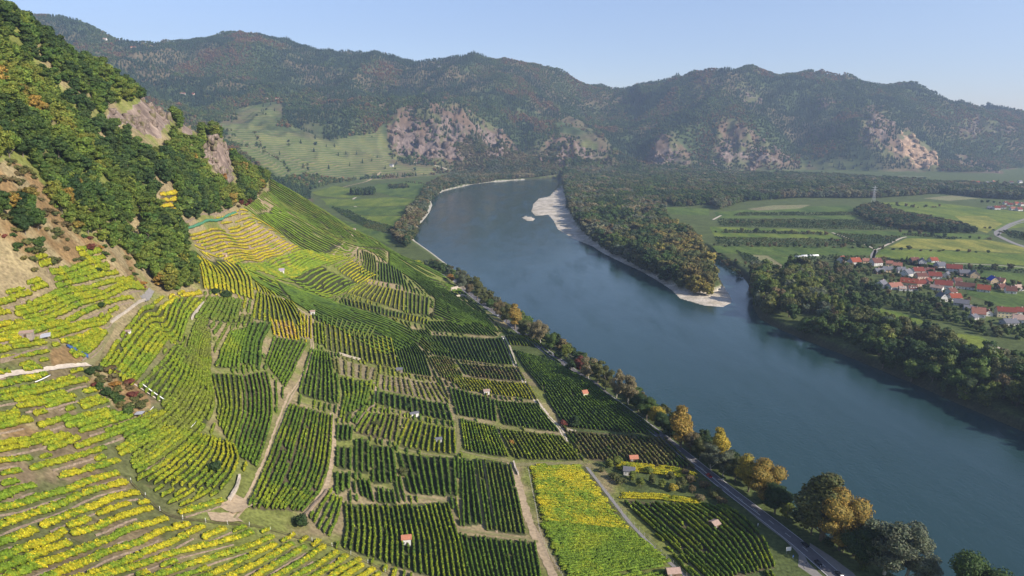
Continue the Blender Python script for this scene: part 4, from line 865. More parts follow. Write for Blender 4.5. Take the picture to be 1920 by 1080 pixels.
def row_mesh(r):
    Q = r['line']; L = np.hypot(*np.diff(Q, axis=0).T).sum()
    t0 = np.hypot(*Q.mean(0)); step = np.clip(t0/300, 0.7, 4.0)
    n = max(3, int(L/step)+1); Q = resample(Q, n)
    T_ = np.gradient(Q, axis=0); T_ /= np.hypot(T_[:, 0], T_[:, 1])[:, None]+1e-9
    N_ = np.stack([T_[:, 1], -T_[:, 0]], 1)
    w = r['w']/2; h = r['h']
    prof = np.array([(-0.12, -0.1), (-0.16, 0.36), (-0.98, 0.5), (-0.6, 0.95), (0.0, 1.06), (0.6, 0.95), (0.98, 0.5), (0.16, 0.36), (0.12, -0.1)]); K = len(prof)
    jx = 1+rng.normal(0, 0.16, (n, K)); jz = 1+rng.normal(0, 0.10, (n, K))
    vig = 0.8+0.4*rng.random(n); vig = np.convolve(np.pad(vig, 1, 'edge'), [0.25, 0.5, 0.25], 'valid')
    gap = rng.random(n) < 0.03; vig = np.where(gap, 0.35, vig)
    e = np.ones(n); e[0] = e[-1] = 0.45
    off = prof[None, :, 0]*w*jx*(vig*e)[:, None]
    XY = Q[:, None, :] + N_[:, None, :]*off[:, :, None]
    z0 = height(Q[:, 0], Q[:, 1])
    # follow the cross slope
    hl = height(Q[:, 0]-N_[:, 0]*w, Q[:, 1]-N_[:, 1]*w); hr = height(Q[:, 0]+N_[:, 0]*w, Q[:, 1]+N_[:, 1]*w)
    zg = z0[:, None]+(hr-hl)[:, None]/(2*w)*off
    Z = zg + prof[None, :, 1]*h*jz*np.where(prof[None, :, 1] > 0, (vig*e)[:, None], 1)
    V = np.concatenate([XY, Z[:, :, None]], 2)
    i = np.arange((n-1)); F = []
    for k in range(K-1): F.append(np.stack([i*K+k, (i+1)*K+k, (i+1)*K+k+1, i*K+k+1], 1))
    F = np.concatenate(F)
    V = V.reshape(-1, 3)
    # end caps
    F = np.concatenate([F, [[1, 2, 3, 4], [4, 5, 6, 7], [(n-1)*K+4, (n-1)*K+3, (n-1)*K+2, (n-1)*K+1], [(n-1)*K+7, (n-1)*K+6, (n-1)*K+5, (n-1)*K+4]]])
    # colour along the row
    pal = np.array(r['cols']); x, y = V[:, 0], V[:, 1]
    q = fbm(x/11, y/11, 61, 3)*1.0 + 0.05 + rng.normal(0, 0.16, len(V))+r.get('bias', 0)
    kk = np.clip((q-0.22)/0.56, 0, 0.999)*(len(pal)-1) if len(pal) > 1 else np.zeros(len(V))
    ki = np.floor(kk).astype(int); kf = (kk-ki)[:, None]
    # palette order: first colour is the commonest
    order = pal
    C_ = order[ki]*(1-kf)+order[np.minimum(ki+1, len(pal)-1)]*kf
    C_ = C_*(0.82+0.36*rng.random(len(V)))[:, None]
    ring = np.arange(len(V)) % K; C_[(ring < 2) | (ring > 6)] = np.array([0.045, 0.035, 0.022])      # bare stems, coloured extra dark to paint the shade under the leaves
    # loose leaf clumps
    per = 20.0 if t0 < 260 else 9.0 if t0 < 380 else 3.0 if t0 < 520 else 0
    m_ = int(L*per)
    if m_ > 0:
        u = rng.integers(2*(n-1), 6*(n-1), m_); fa = F[u]; a_ = rng.random((m_, 1)); b_ = rng.random((m_, 1))
        P0 = V[fa[:, 0]]*(1-a_)*(1-b_)+V[fa[:, 1]]*a_*(1-b_)+V[fa[:, 3]]*(1-a_)*b_+V[fa[:, 2]]*a_*b_
        s_ = rng.uniform(0.13, 0.30, (m_, 1))*(1.0 if t0 < 260 else 1.35 if t0 < 380 else 1.8)
        d1 = rng.normal(0, 1, (m_, 3)); d1 /= np.linalg.norm(d1, axis=1)[:, None]; d2 = rng.normal(0, 1, (m_, 3)); d2 -= d1*(d1*d2).sum(1)[:, None]; d2 /= np.linalg.norm(d2, axis=1)[:, None]
        P0 = P0+np.array([0, 0, 0.05]); P0[:, 2] = np.maximum(P0[:, 2], 0)
        V2 = np.stack([P0-d1*s_-d2*s_*0.6, P0+d1*s_-d2*s_*0.6, P0+d1*s_+d2*s_*0.6, P0-d1*s_+d2*s_*0.6], 1).reshape(-1, 3)
        C2 = np.repeat(C_[fa[:, 0]]*rng.uniform(0.7, 1.5, (m_, 1)), 4, 0)
        F = np.concatenate([F, len(V)+np.arange(m_*4).reshape(-1, 4)]); V = np.concatenate([V, V2]); C_ = np.concatenate([C_, C2])
    return V, F, C_
for r in ROWS:
    c = r['line'].mean(0); z = height(c[:1], c[1:2])[0]; L = np.hypot(*np.diff(r['line'], axis=0).T).sum()
    px, py, t = project(c[0], c[1], z); r['size'] = L*1280/t*(r['h']*1280/t); r['t'] = t; r['ppx'] = float(px); r['ppy'] = float(py)
    ends = project(r['line'][:, 0], r['line'][:, 1], height(r['line'][:, 0], r['line'][:, 1]))
    r['vis'] = bool(np.any((ends[0] > 0) & (ends[0] < 1920) & (ends[1] < 1080)))
order_ = sorted([i for i, r in enumerate(ROWS) if r['vis']], key=lambda i: -ROWS[i]['size'])
TOP = set(order_[:300])
rest = [[], [], []]; nv = 0; ZC = {}
U_ = ['', 'first','second','third','fourth','fifth','sixth','seventh','eighth','ninth','tenth','eleventh','twelfth','thirteenth','fourteenth','fifteenth','sixteenth','seventeenth','eighteenth','nineteenth','twentieth']
ORD = U_[1:]+['twenty-'+q for q in U_[1:10]]+['thirtieth']+['thirty-'+q for q in U_[1:10]]+['fortieth']+['forty-'+q for q in U_[1:10]]+['fiftieth']+['fifty-'+q for q in U_[1:10]]+['sixtieth']
for i_, r in enumerate(ROWS):
    if r['plot'] == 'single': pass
def left_label(r):
    x, y = r['ppx'], r['ppy']
    return x, y
for i, r in sorted(enumerate(ROWS), key=lambda q: q[1]['ppy']):
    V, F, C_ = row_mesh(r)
    if i in TOP:
        if r['plot'] == 'single':
            a_, b2 = r['ppx'], r['ppy']
            zone = ('below the rail fence' if b2 > 900 and b2 > 905+0.36*(a_-250) or a_ > 380 else 'left of the rail fence' if b2 > 815 else 'between pale hillside path and white shelter' if b2 > 690 else 'between wood and bent hillside path')
            zk = (zone, r.get('second', False)); ZC[zk] = ZC.get(zk, 0)+1
            lab = ('lower of two close yellow green vine rows' if r.get('second') else 'yellow vine row on a terrace')+' '+zone+', '+ORD[min(ZC[zk]-1, 59)]+' down'
            grp = 'vine rows '+zone
        elif r['plot'] == 'fill':
            lab = 'short vine row in a narrow gap between the surveyed plots'.replace('surveyed ', 'vineyard '); grp = 'short vine rows between the plots'
        else:
            d_ = r['desc'].replace('three ', '').replace('four ', '').replace('five ', '')
            lab = r.get('part', '')+ORD[min(r['j'], 59)]+' row from left, '+d_; grp = r['desc']
        lab = ' '.join(lab.split()[:16])
        o0 = V[0].copy()
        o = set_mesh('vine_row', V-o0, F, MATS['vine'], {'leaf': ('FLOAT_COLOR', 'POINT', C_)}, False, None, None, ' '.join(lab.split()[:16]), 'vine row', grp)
        o.location = o0
    else:
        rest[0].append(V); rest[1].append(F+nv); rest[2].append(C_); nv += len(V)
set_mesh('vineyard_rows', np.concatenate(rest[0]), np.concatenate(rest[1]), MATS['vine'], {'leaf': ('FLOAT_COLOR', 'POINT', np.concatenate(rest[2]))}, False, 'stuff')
print('rows', len(ROWS), 'verts rest', nv)
# ------------------------------------------------------------------ trees
m, nt, b = new_mat('leaves', 0.7, 0.25); MATS['leaf'] = m
ti = nd(nt, 'ShaderNodeAttribute', attribute_name='tint'); ti.attribute_type = 'INSTANCER'
lv = nd(nt, 'ShaderNodeAttribute', attribute_name='leafv')
c = mixc(nt, 'MULTIPLY', 1.0, ti.outputs['Color'], lv.outputs['Color'])
nt.links.new(c, b.inputs['Base Color'])
tr_ = nt.nodes.new('ShaderNodeBsdfTranslucent'); nt.links.new(c, tr_.inputs[0]); mx = nt.nodes.new('ShaderNodeMixShader'); mx.inputs[0].default_value = 0.2
nt.links.new(b.outputs[0], mx.inputs[1]); nt.links.new(tr_.outputs[0], mx.inputs[2]); nt.links.new(mx.outputs[0], nt.nodes['Material Output'].inputs[0])
simple_mat('bark', (0.16, 0.13, 0.10), 0.9, 0.4, 1.5)
simple_mat('pale_bark', (0.42, 0.38, 0.32), 0.9, 0.4, 1.0)

def tube(P_, rad, k=6):
    P_ = np.asarray(P_, float); n = len(P_); V = []; F = []
    for i in range(n):
        d = P_[min(i+1, n-1)]-P_[max(i-1, 0)]; d = d/(np.linalg.norm(d)+1e-9)
        a = np.cross(d, [0.3, 1, 0.1]); a /= np.linalg.norm(a)+1e-9; b_ = np.cross(d, a)
        for j in range(k):
            t = 2*math.pi*j/k; V.append(P_[i]+(a*math.cos(t)+b_*math.sin(t))*rad[i])
    for i in range(n-1):
        for j in range(k): F.append((i*k+j, i*k+(j+1) % k, (i+1)*k+(j+1) % k, (i+1)*k+j))
    return V, F
def ico():
    import bmesh
    bm = bmesh.new(); bmesh.ops.create_icosphere(bm, subdivisions=2, radius=1.0)
    V = np.array([v.co[:] for v in bm.verts]); F = np.array([[v.index for v in f.verts] for f in bm.faces]); bm.free(); return V, F
ICOV, ICOF = ico()
def crown_mesh(kind, seed, nleaf, ls, core=True):
    g = np.random.default_rng(seed)
    L = []
    if kind == 'broad':
        n = 13
        for i in range(n):
            a = g.uniform(0, 2*math.pi); z = g.uniform(0.24, 0.88); rr = math.sqrt(max(0.02, 1-((z-0.55)/0.42)**2))*0.30*g.uniform(0.4, 1.0)
            L.append((rr*math.cos(a), rr*math.sin(a), z, g.uniform(0.12, 0.2)))
        L.append((0, 0, 0.58, 0.25))
    elif kind == 'tall':
        for i in range(12):
            z = 0.24+0.68*(i/11); a = g.uniform(0, 2*math.pi); rr = 0.10*g.uniform(0.2, 1.0); L.append((rr*math.cos(a), rr*math.sin(a), z, g.uniform(0.09, 0.14)*(1.15-0.55*abs(z-0.55)/0.4)))
    elif kind == 'bush':
        for i in range(9):
            a = g.uniform(0, 2*math.pi); rr = 0.42*g.uniform(0.1, 1); L.append((rr*math.cos(a), rr*math.sin(a), g.uniform(0.3, 0.62), g.uniform(0.2, 0.36)))
    elif kind == 'open':
        for i in range(19):
            a = g.uniform(0, 2*math.pi); z = g.uniform(0.16, 0.92); rr = 0.30*g.uniform(0.3, 1)*math.sqrt(max(0.1, 1-((z-0.54)/0.5)**2)); L.append((rr*math.cos(a), rr*math.sin(a), z, g.uniform(0.08, 0.15)))
    elif kind == 'conifer':
        for i in range(8):
            z = 0.14+0.8*i/7; L.append((0, 0, z, 0.2*(1.06-z)+0.015))
    L = np.array(L); V = []; F = []; C_ = []; nv_ = 0
    if core:
        for (x, y, z, r) in L:
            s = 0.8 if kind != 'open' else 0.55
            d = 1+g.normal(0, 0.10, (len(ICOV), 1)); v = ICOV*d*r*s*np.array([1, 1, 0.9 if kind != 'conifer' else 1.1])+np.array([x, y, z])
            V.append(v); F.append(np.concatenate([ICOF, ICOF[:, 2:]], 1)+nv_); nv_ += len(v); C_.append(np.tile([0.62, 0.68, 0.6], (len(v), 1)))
    w = L[:, 3]**2; w /= w.sum(); pick = g.choice(len(L), nleaf, p=w)
    d = g.normal(0, 1, (nleaf, 3)); d[:, 2] = np.abs(d[:, 2])*0.9+d[:, 2]*0.1; d /= np.linalg.norm(d, axis=1)[:, None]
    lo = g.random(nleaf) < 0.35; d[lo, 2] *= -0.5
    rr = L[pick, 3]*g.uniform(0.82, 1.12, nleaf)
    P0 = L[pick, :3]+d*rr[:, None]*np.array([1, 1, 0.9])
    nrm = d+g.normal(0, 0.55, (nleaf, 3)); nrm /= np.linalg.norm(nrm, axis=1)[:, None]
    a = np.cross(nrm, g.normal(0, 1, (nleaf, 3))); a /= np.linalg.norm(a, axis=1)[:, None]+1e-9; b_ = np.cross(nrm, a)
    s = ls*g.uniform(0.6, 1.35, (nleaf, 1))
    Vl = np.stack([P0-a*s-b_*s*0.55, P0+a*s-b_*s*0.35, P0+a*s*0.8+b_*s*0.6, P0-a*s*0.7+b_*s*0.5], 1).reshape(-1, 3)
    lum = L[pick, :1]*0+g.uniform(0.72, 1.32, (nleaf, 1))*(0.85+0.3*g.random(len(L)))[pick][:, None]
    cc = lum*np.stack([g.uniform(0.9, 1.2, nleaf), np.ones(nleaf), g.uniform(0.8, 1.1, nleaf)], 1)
    V.append(Vl); F.append(nv_+np.arange(nleaf*4).reshape(-1, 4)); C_.append(np.repeat(cc, 4, 0))
    V = np.concatenate(V); F = np.concatenate(F); C_ = np.concatenate(C_)
    me = bpy.data.meshes.new('crown'); me.vertices.add(len(V)); me.vertices.foreach_set('co', V.astype(np.float32).ravel())
    # triangles of the core are stored as quads with a repeated corner: make them proper triangles
    tri = F[:, 2] == F[:, 3]; Ft = F[tri][:, :3]; Fq = F[~tri]
    li = np.concatenate([Ft.ravel(), Fq.ravel()]).astype(np.int32); st = np.concatenate([np.arange(len(Ft))*3, len(Ft)*3+np.arange(len(Fq))*4]).astype(np.int32)
    me.loops.add(len(li)); me.loops.foreach_set('vertex_index', li); me.polygons.add(len(st)); me.polygons.foreach_set('loop_start', st)
    at = me.attributes.new('leafv', 'FLOAT_COLOR', 'POINT'); at.data.foreach_set('color', np.concatenate([C_, np.ones((len(C_), 1))], 1).astype(np.float32).ravel())
    me.update(calc_edges=True); me.materials.append(MATS['leaf']); return me
def trunk_mesh(seed, kind='broad', mat='bark'):
    g = np.random.default_rng(seed); top = 0.75 if kind != 'bush' else 0.4; r0 = 0.022 if kind != 'bush' else 0.03
    n = 6; P_ = np.array([[g.normal(0, 0.012)*i, g.normal(0, 0.012)*i, -0.06+i*(top+0.06)/(n-1)] for i in range(n)]); V, F = tube(P_, [r0*(1.25-0.95*i/(n-1)) for i in range(n)], 6)
    for k in range(5 if kind != 'conifer' else 0):
        i0 = 1+k % 4; a = g.uniform(0, 2*math.pi); s = P_[i0]; l = g.uniform(0.16, 0.3)
        e = s+np.array([math.cos(a)*l*0.75, math.sin(a)*l*0.75, l*0.9]); mid = (s+e)/2+np.array([0, 0, -0.015])
        v, f = tube([s, mid, e], [r0*0.5, r0*0.35, r0*0.15], 5); f = [tuple(q+len(V) for q in ff) for ff in f]; V += v; F += f
    me = bpy.data.meshes.new('trunk'); me.from_pydata([tuple(v) for v in V], [], F); me.materials.append(MATS[mat]); me.polygons.foreach_set('use_smooth', [True]*len(me.polygons)); me.update(); return me
CROWN = {}
for kd in ('broad', 'tall', 'bush', 'open'):
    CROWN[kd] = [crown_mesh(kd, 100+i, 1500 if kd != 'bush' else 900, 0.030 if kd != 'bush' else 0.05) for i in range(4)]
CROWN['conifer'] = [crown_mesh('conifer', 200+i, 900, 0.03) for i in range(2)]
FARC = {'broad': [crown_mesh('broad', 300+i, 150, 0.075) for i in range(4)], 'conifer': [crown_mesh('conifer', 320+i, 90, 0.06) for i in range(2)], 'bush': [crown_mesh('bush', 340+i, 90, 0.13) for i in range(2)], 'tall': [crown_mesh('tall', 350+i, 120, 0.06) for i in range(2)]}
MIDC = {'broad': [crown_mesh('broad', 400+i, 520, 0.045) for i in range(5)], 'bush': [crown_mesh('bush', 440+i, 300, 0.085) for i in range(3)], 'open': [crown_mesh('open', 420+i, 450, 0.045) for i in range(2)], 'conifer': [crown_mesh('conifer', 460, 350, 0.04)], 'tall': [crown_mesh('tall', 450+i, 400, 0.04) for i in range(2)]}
TRUNK = {k: trunk_mesh(5, k) for k in ('broad', 'bush', 'conifer')}; TRUNK['tall'] = TRUNK['open'] = TRUNK['broad']; TRUNK['pale'] = trunk_mesh(6, 'broad', 'pale_bark')

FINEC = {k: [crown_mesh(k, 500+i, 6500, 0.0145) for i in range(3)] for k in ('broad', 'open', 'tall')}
NAMES = {'broad': 'broadleaf_tree', 'tall': 'poplar_tree', 'bush': 'bush', 'open': 'willow_tree', 'conifer': 'conifer_tree'}
FIRST_CROWN = {}
def add_tree(x, y, h, kind, tint, wr=1.0, label=None, group=None, lod='near', z=None, rz=None, trunk=None):
    z = float(height(np.array([x]), np.array([y]))[0]) if z is None else z
    e = bpy.data.objects.new(NAMES[kind], None); COL.objects.link(e); e.location = (x, y, max(z, 0.2)-0.1); e.empty_display_size = 1
    rz = rng.uniform(0, 6.28) if rz is None else rz; e.rotation_euler = (0, 0, rz); e.scale = (h*wr, h*wr, h)
    lib = {'fine': FINEC, 'near': CROWN, 'mid': MIDC, 'far': FARC}[lod]; L = lib.get(kind) or lib['broad']
    i = int(rng.integers(len(L))); c_ = bpy.data.objects.new('crown', L[i]); COL.objects.link(c_); c_.parent = e; c_['tint'] = [float(v) for v in tint]
    FIRST_CROWN.setdefault(L[i].name, c_)
    if lod != 'far' or trunk:
        t_ = bpy.data.objects.new('trunk', TRUNK.get(trunk or kind, TRUNK['broad'])); COL.objects.link(t_); t_.parent = e
    tag(e, label, 'bush' if kind == 'bush' else 'tree', group)
    return e
T_DG=(0.035,0.065,0.018); T_G=(0.055,0.095,0.02); T_MG=(0.085,0.13,0.024); T_YG=(0.15,0.18,0.03); T_Y=(0.34,0.27,0.035); T_OR=(0.32,0.17,0.04); T_BR=(0.14,0.11,0.05); T_TAN=(0.21,0.18,0.095); T_OL=(0.10,0.11,0.035); T_GREY=(0.12,0.14,0.085); T_RED=(0.16,0.05,0.035); T_GOLD=(0.27,0.19,0.04)
# trees and bushes that stand out one by one: px of the foot, height, kind, tint, width, label
SOLO = [
 (1828,1150,31,'broad',T_G,0.95,'round dark green tree alone at the bottom right corner by the water'),
 (1728,1112,15,'open',T_GREY,1.0,'small grey green willow at the waterside end of the dark tree mass'),
 (1700,1100,23,'open',T_GREY,1.0,'grey green willow before the right end of the riverside trees'),
 (1655,1085,26,'open',T_GREY,1.1,'largest grey green willow beside the river road'),
 (1615,1070,20,'broad',T_DG,1.0,'dark tree between the grey willow and the big yellow one'),
 (1572,1040,26,'broad',T_GOLD,1.0,'big tree with golden yellow crown beside the parked dark car'),
 (1540,1022,30,'tall',T_OL,1.7,'tallest riverside tree with grey green top beside the golden one'),
 (1600,1052,19,'broad',T_GOLD,0.9,'yellow tree leaning towards the water behind the golden crown'),
 (1520,1012,18,'broad',T_DG,0.9,'dark green tree left of the tallest riverside tree'),
 (1474,982,10,'open',T_YG,0.9,'small light green willow before the gap in the riverside trees'),
 (1452,972,17,'broad',T_DG,1.0,'very dark tree shading the road bend'),
 (1432,952,21,'broad',T_GOLD,1.0,'broad dark tree with yellow olive top beside the road'),
 (1402,930,19,'broad',T_Y,0.85,'bright yellow tree behind the dark riverside tree'),
 (1378,912,13,'broad',T_OL,1.0,'olive tree left of the bright yellow tree'),
 (1356,900,13,'open',T_GREY,1.2,'silvery green willow beside the red car'),
 (1332,888,13,'open',T_GREY,1.1,'silvery bush like willow above the road shadow'),
 (1347,872,19,'tall',T_Y,1.3,'slim yellow tree rising behind the silvery willows'),
 (1312,868,12,'broad',T_OL,1.0,'olive green tree below the tall orange yellow tree'),
 (1294,855,12,'broad',T_BR,1.0,'brownish tree at the foot of the tall yellow one'),
 (1276,846,24,'tall',T_GOLD,1.4,'tall orange yellow tree beside the top of the brown tinged plot'),
 (1256,828,12,'broad',T_DG,1.1,'dark green tree left of the tall orange yellow tree'),
 (1240,815,11,'broad',T_DG,1.0,'dark rounded tree at the corner of the long green vineyard'),
 (1228,803,11,'broad',T_Y,0.9,'small yellow topped tree at the vineyard edge'),
 (1212,795,12,'broad',T_G,1.0,'green tree at the edge of the long vineyard'),
 (1196,782,11,'broad',T_DG,1.1,'dark bushy tree below the tan one'),
 (1178,764,15,'open',T_TAN,1.0,'tan half bare tree between vineyard and water'),
 (1155,752,17,'open',T_TAN,0.7,'slim tan bare branched tree leaning over the water'),
 (1135,738,14,'open',T_OL,0.9,'thin olive tree above the small garden plot'),
 (1120,728,14,'tall',T_OL,1.2,'upright olive tree beside the thin one'),
 (1103,717,14,'open',T_TAN,1.0,'pale olive tree right of the reddish one'),
 (1088,707,11,'broad',T_RED,0.8,'dark red tree at the river bank'),
 (1070,698,8,'bush',T_DG,1.0,'dark bluish bush at the river bank'),
 (1062,680,10,'open',T_YG,1.0,'pale green tree hanging over the water'),
 (1047,678,8,'bush',T_DG,1.0,'low dark bush under the pale green tree'),
 (1033,660,11,'broad',T_MG,0.9,'small round green tree alone on the bank'),
 (1012,650,16,'open',T_TAN,1.0,'tan and pink tree with bare twigs on the bank'),
 (998,642,13,'open',T_TAN,0.9,'brown olive tree at the top of the small vineyard wedge'),
 (982,635,12,'broad',T_OL,1.0,'olive green tree at the top of the small vineyard wedge'),
 (966,622,19,'tall',T_GOLD,1.4,'tall tree with orange crown above the parked cars'),
 (950,612,15,'broad',T_OL,0.9,'olive tree above the parked cars'),
 (936,600,13,'broad',T_BR,0.9,'brown olive tree beside the upper road'),
 (922,588,11,'broad',T_G,1.0,'green tree beside the upper road'),
 (908,577,11,'broad',T_OL,1.0,'olive tree below the poplar on the upper road'),
 (895,567,21,'tall',T_OL,1.0,'slender upright poplar on the river bank'),
 (880,556,10,'broad',T_BR,1.0,'brown bush like tree left of the poplar'),
 (864,545,17,'open',T_GREY,1.0,'whitish grey tree with bare top on the bank'),
 (846,540,9,'broad',T_OR,1.0,'orange tree by the small dark plot'),
 (828,524,12,'broad',T_G,1.0,'green tree at the end of the skyline vines'),
 (814,514,12,'broad',T_DG,1.1,'dark green tree nearest the skyline vines'),
 (403,884,5.2,'bush',T_DG,1.15,'round dark grey green bush alone among the yellow green vines'),
 (567,988,6.0,'bush',T_DG,1.0,'dark green bush above the rail fence at the track end'),
 (1076,800,8.0,'broad',T_DG,1.3,'round dark green tree beside the white lane'),
 (1057,798,5.0,'bush',T_RED,1.0,'dark red bush between white lane and round tree'),
 (852,693,5.5,'bush',T_YG,1.0,'round yellow green bush in the middle of the vineyards'),
 (811,596,6.5,'broad',T_OL,1.0,'olive tree between short vines and dark vines'),
 (960,832,3.0,'bush',T_OR,1.0,'small orange bush among the green vines'),
 (757,890,4.5,'bush',T_OL,1.1,'thorny olive bush in the middle of the terraces'),
 (705,800,4.2,'bush',T_OL,1.1,'round olive bush above the stone steps'),
 (765,765,4.0,'bush',T_DG,1.2,'low dark bush over the white rocks in the vines'),
 (424,560,6.5,'bush',T_DG,1.3,'round dark bush at the foot of the golden spur'),
 (405,552,5.0,'bush',T_DG,1.2,'smaller dark bush left of the round one'),
 (354,412,10,'broad',T_DG,1.0,'dark blue green tree left of the green net'),
 (452,378,15,'broad',T_DG,1.1,'large dark round tree at the lower edge of the hillside wood'),
 (490,345,14,'broad',T_DG,0.8,'dark tree at the tip of the hillside wood on the ridge'),
 (422,352,14,'tall',T_OR,1.3,'orange tree at the foot of the reddish crag'),
 (170,470,4.5,'bush',T_RED,1.2,'reddish brown bush on the brown slope'),
 (187,512,3.5,'bush',T_DG,1.1,'small dark bush in the terraces'),
 (188,578,3.5,'bush',T_DG,1.1,'tiny dark bush in the yellow terraces'),
 (172,702,4.0,'bush',T_DG,1.2,'dark bush beside the end of the pale path'),
 (200,745,4.5,'bush',T_DG,1.0,'dark bush on the rusty slope below the blue nets'),
 (225,755,4.0,'bush',T_DG,1.0,'second dark bush on the rusty slope'),
 (265,765,4.0,'bush',T_OL,1.4,'olive bush at the lower edge of the rusty slope'),
 (240,722,3.2,'bush',T_RED,1.4,'rusty red bush on the slope below the blue nets'),
 (250,745,3.2,'bush',T_RED,1.4,'larger rusty red bush near the white hut'),
 (215,725,3.0,'bush',T_OR,1.4,'orange brown bush in the middle of the rusty slope'),
]
ORCH = [(1142,878,6,T_YG),(1158,872,6.5,T_YG),(1172,884,5,T_YG),(1186,900,6,T_YG),(1200,912,6,T_YG),(1222,905,5.5,T_OL),(1240,915,5.5,T_YG),(1258,898,5,T_OL),(1275,915,7,T_OL),(1262,920,5,T_Y),(1295,905,5,T_BR),(1298,925,5.5,T_BR),(1322,915,5,T_BR),(1335,932,5,T_OL),(1312,938,4.5,T_TAN),(1352,945,4.5,T_BR),(1165,908,5,T_OL),(1150,898,5,T_OL),(1215,888,5,T_YG),(1128,885,3.5,T_OL),(1285,890,4,T_BR),(1345,925,4.2,T_OL)]
ORCH_L = ['yellow green','pale green','lime','tall yellow green','dense yellow green','olive','rounded lime','thin olive','large dark olive','yellow','brownish','dull brown','reddish brown','olive brown','tan','low brown','dark olive','spreading olive','sunny lime','small olive','grey brown','faded olive']
n_solo = 0
def xy_of(px_, py_):
    X, Y, Z, T = trace([px_], [py_]); return float(X[0]), float(Y[0])
for (a, b_, h, k, tn, wr, lab) in SOLO:
    if a > 800 and not (a in (403,567,1076,1057,852,811,960)): x, y = at_z(a, b_, 4.0)
    else: x, y = xy_of(a, b_)
    if a > 800 and k != 'bush' and b_ < 1140 and a not in (1076,811): h *= 1.38 if a < 1250 else 1.15
    add_tree(float(x), float(y), h, k, tn, wr, lab, lod='fine' if h > 11 and k != 'bush' else 'near', trunk='pale' if tn in (T_TAN, T_GREY) and k != 'bush' else None); n_solo += 1
for (a, b_, h, tn), w_ in zip(ORCH, ORCH_L):
    x, y = xy_of(a, b_); add_tree(x, y, h, 'bush' if h < 5.2 else 'broad', tn, 1.15, w_+' tree in the overgrown orchard beside the red roofed hut', 'orchard trees beside the river road'); n_solo += 1

VILL_XY = [tuple(float(q) for q in at_z(1560+a/5.333, 470+b_/5.333, FLOOR)) for a, b_ in ((1752,668),(1482,668),(1572,655),(1895,722),(1535,415),(1802,430),(1345,385),(1625,330),(1440,275),(1335,250),(1232,215),(1095,172),(1022,118),(832,122),(915,135),(868,232),(760,262),(900,280),(1035,280),(635,385),(782,352),(897,355),(1125,378),(1060,395),(505,372),(1240,500),(1112,505),(1310,552),(665,172),(580,150),(450,152),(235,142),(105,122),(342,124),(1790,748),(710,402),(1175,355))]
# ---- woods: candidate points, later split into the ones that show largest (own objects) and the mass
def jgrid(x0, x1, y0, y1, s, jit=0.8):
    gx = np.arange(x0, x1, s); gy = np.arange(y0, y1, s); X, Y = np.meshgrid(gx, gy); X = X+rng.uniform(-jit/2, jit/2, X.shape)*s; Y = Y+rng.uniform(-jit/2, jit/2, Y.shape)*s
    return X.ravel(), Y.ravel()
WOODS = []   # dict(name,x,y,h,w,kind idx,tint,label,group)
KINDS_ = ['broad', 'conifer', 'bush', 'tall', 'open']
def pick_tints(pal, wts, x, y, scale, seed, spread=0.22):
    q = fbm(x/scale, y/scale, seed, 3); q = (q-0.5)*2.2+0.5+rng.normal(0, spread, len(x)); q = (np.argsort(np.argsort(q))+0.5)/len(x)
    cw = np.cumsum(wts)/np.sum(wts); i = np.searchsorted(cw, q); P_ = np.array(pal)[np.minimum(i, len(pal)-1)]
    return P_*rng.uniform(0.8, 1.25, (len(x), 1))*np.stack([rng.uniform(0.9, 1.12, len(x)), np.ones(len(x)), np.ones(len(x))], 1), i
def wood(name, X, Y, hmin, hmax, wr, pal, wts, kindp, scale, seed, label, lod):
    n = len(X)
    if n == 0: return
    tn, ti_ = pick_tints(pal, wts, X, Y, scale, seed)
    Z = height(X, Y); kd = rng.choice(5, n, p=np.array(kindp)/sum(kindp))
    H = rng.uniform(hmin, hmax, n)*(0.75+0.5*fbm(X/40, Y/40, seed+9, 2))
    H = np.where(kd == 2, H*0.5, H)
    px, py, t = project(X, Y, Z)
    WOODS.append(dict(name=name, x=X, y=Y, z=Z, h=H, w=wr*rng.uniform(0.85, 1.2, n), kd=kd, tint=tn, ti=ti_, px=px, py=py, t=t, label=label, lod=lod))
# 1 the wood on the near hillside
FOREST_PX = [(-900,-900),(520,-900),(520,200),(505,336),(478,378),(440,392),(400,408),(345,420),(335,350),(296,350),(290,395),(300,408),(345,430),(350,455),(345,475),(360,500),(378,535),(345,550),(300,548),(285,520),(268,512),(262,505),(235,492),(205,465),(150,445),(120,425),(112,395),(96,372),(88,338),(60,310),(30,300),(-60,300),(-900,300)]
HOLES = [[(255,418),(272,412),(270,470),(262,505),(255,470)], [(198,200),(262,188),(325,194),(332,240),(318,285),(292,292),(262,268),(200,242)], [(380,262),(428,272),(446,338),(440,362),(405,345),(380,302)], [(330,200),(358,200),(380,246),(370,274),(343,262)], [(88,238),(114,236),(116,262),(92,264)]]
X, Y = jgrid(-620, -60, 230, 1000, 5.1)
Z = height(X, Y); px, py, t = project(X, Y, Z)
k = inside(px, py, FOREST_PX) & (t < 1100) & (Z > 60)
for hp in HOLES: k &= ~inside(px, py, hp)
k &= (rng.random(len(X)) < 0.93)
wood('hillside_wood', X[k], Y[k], 7.5, 13.5, 1.12, [(0.045,0.08,0.02), (0.07,0.115,0.022), (0.10,0.15,0.024), (0.13,0.175,0.026), (0.17,0.19,0.03), T_GOLD], [16, 24, 28, 22, 12, 2.5], [9, 0.2, 1.2, 0.3, 0.4], 45, 71, 'tree in the wood on the near hillside', 'mid')
cl = [[(-20,378),(60,375),(88,420),(70,445),(30,440),(-20,425)], [(90,345),(150,350),(170,400),(120,390)]]
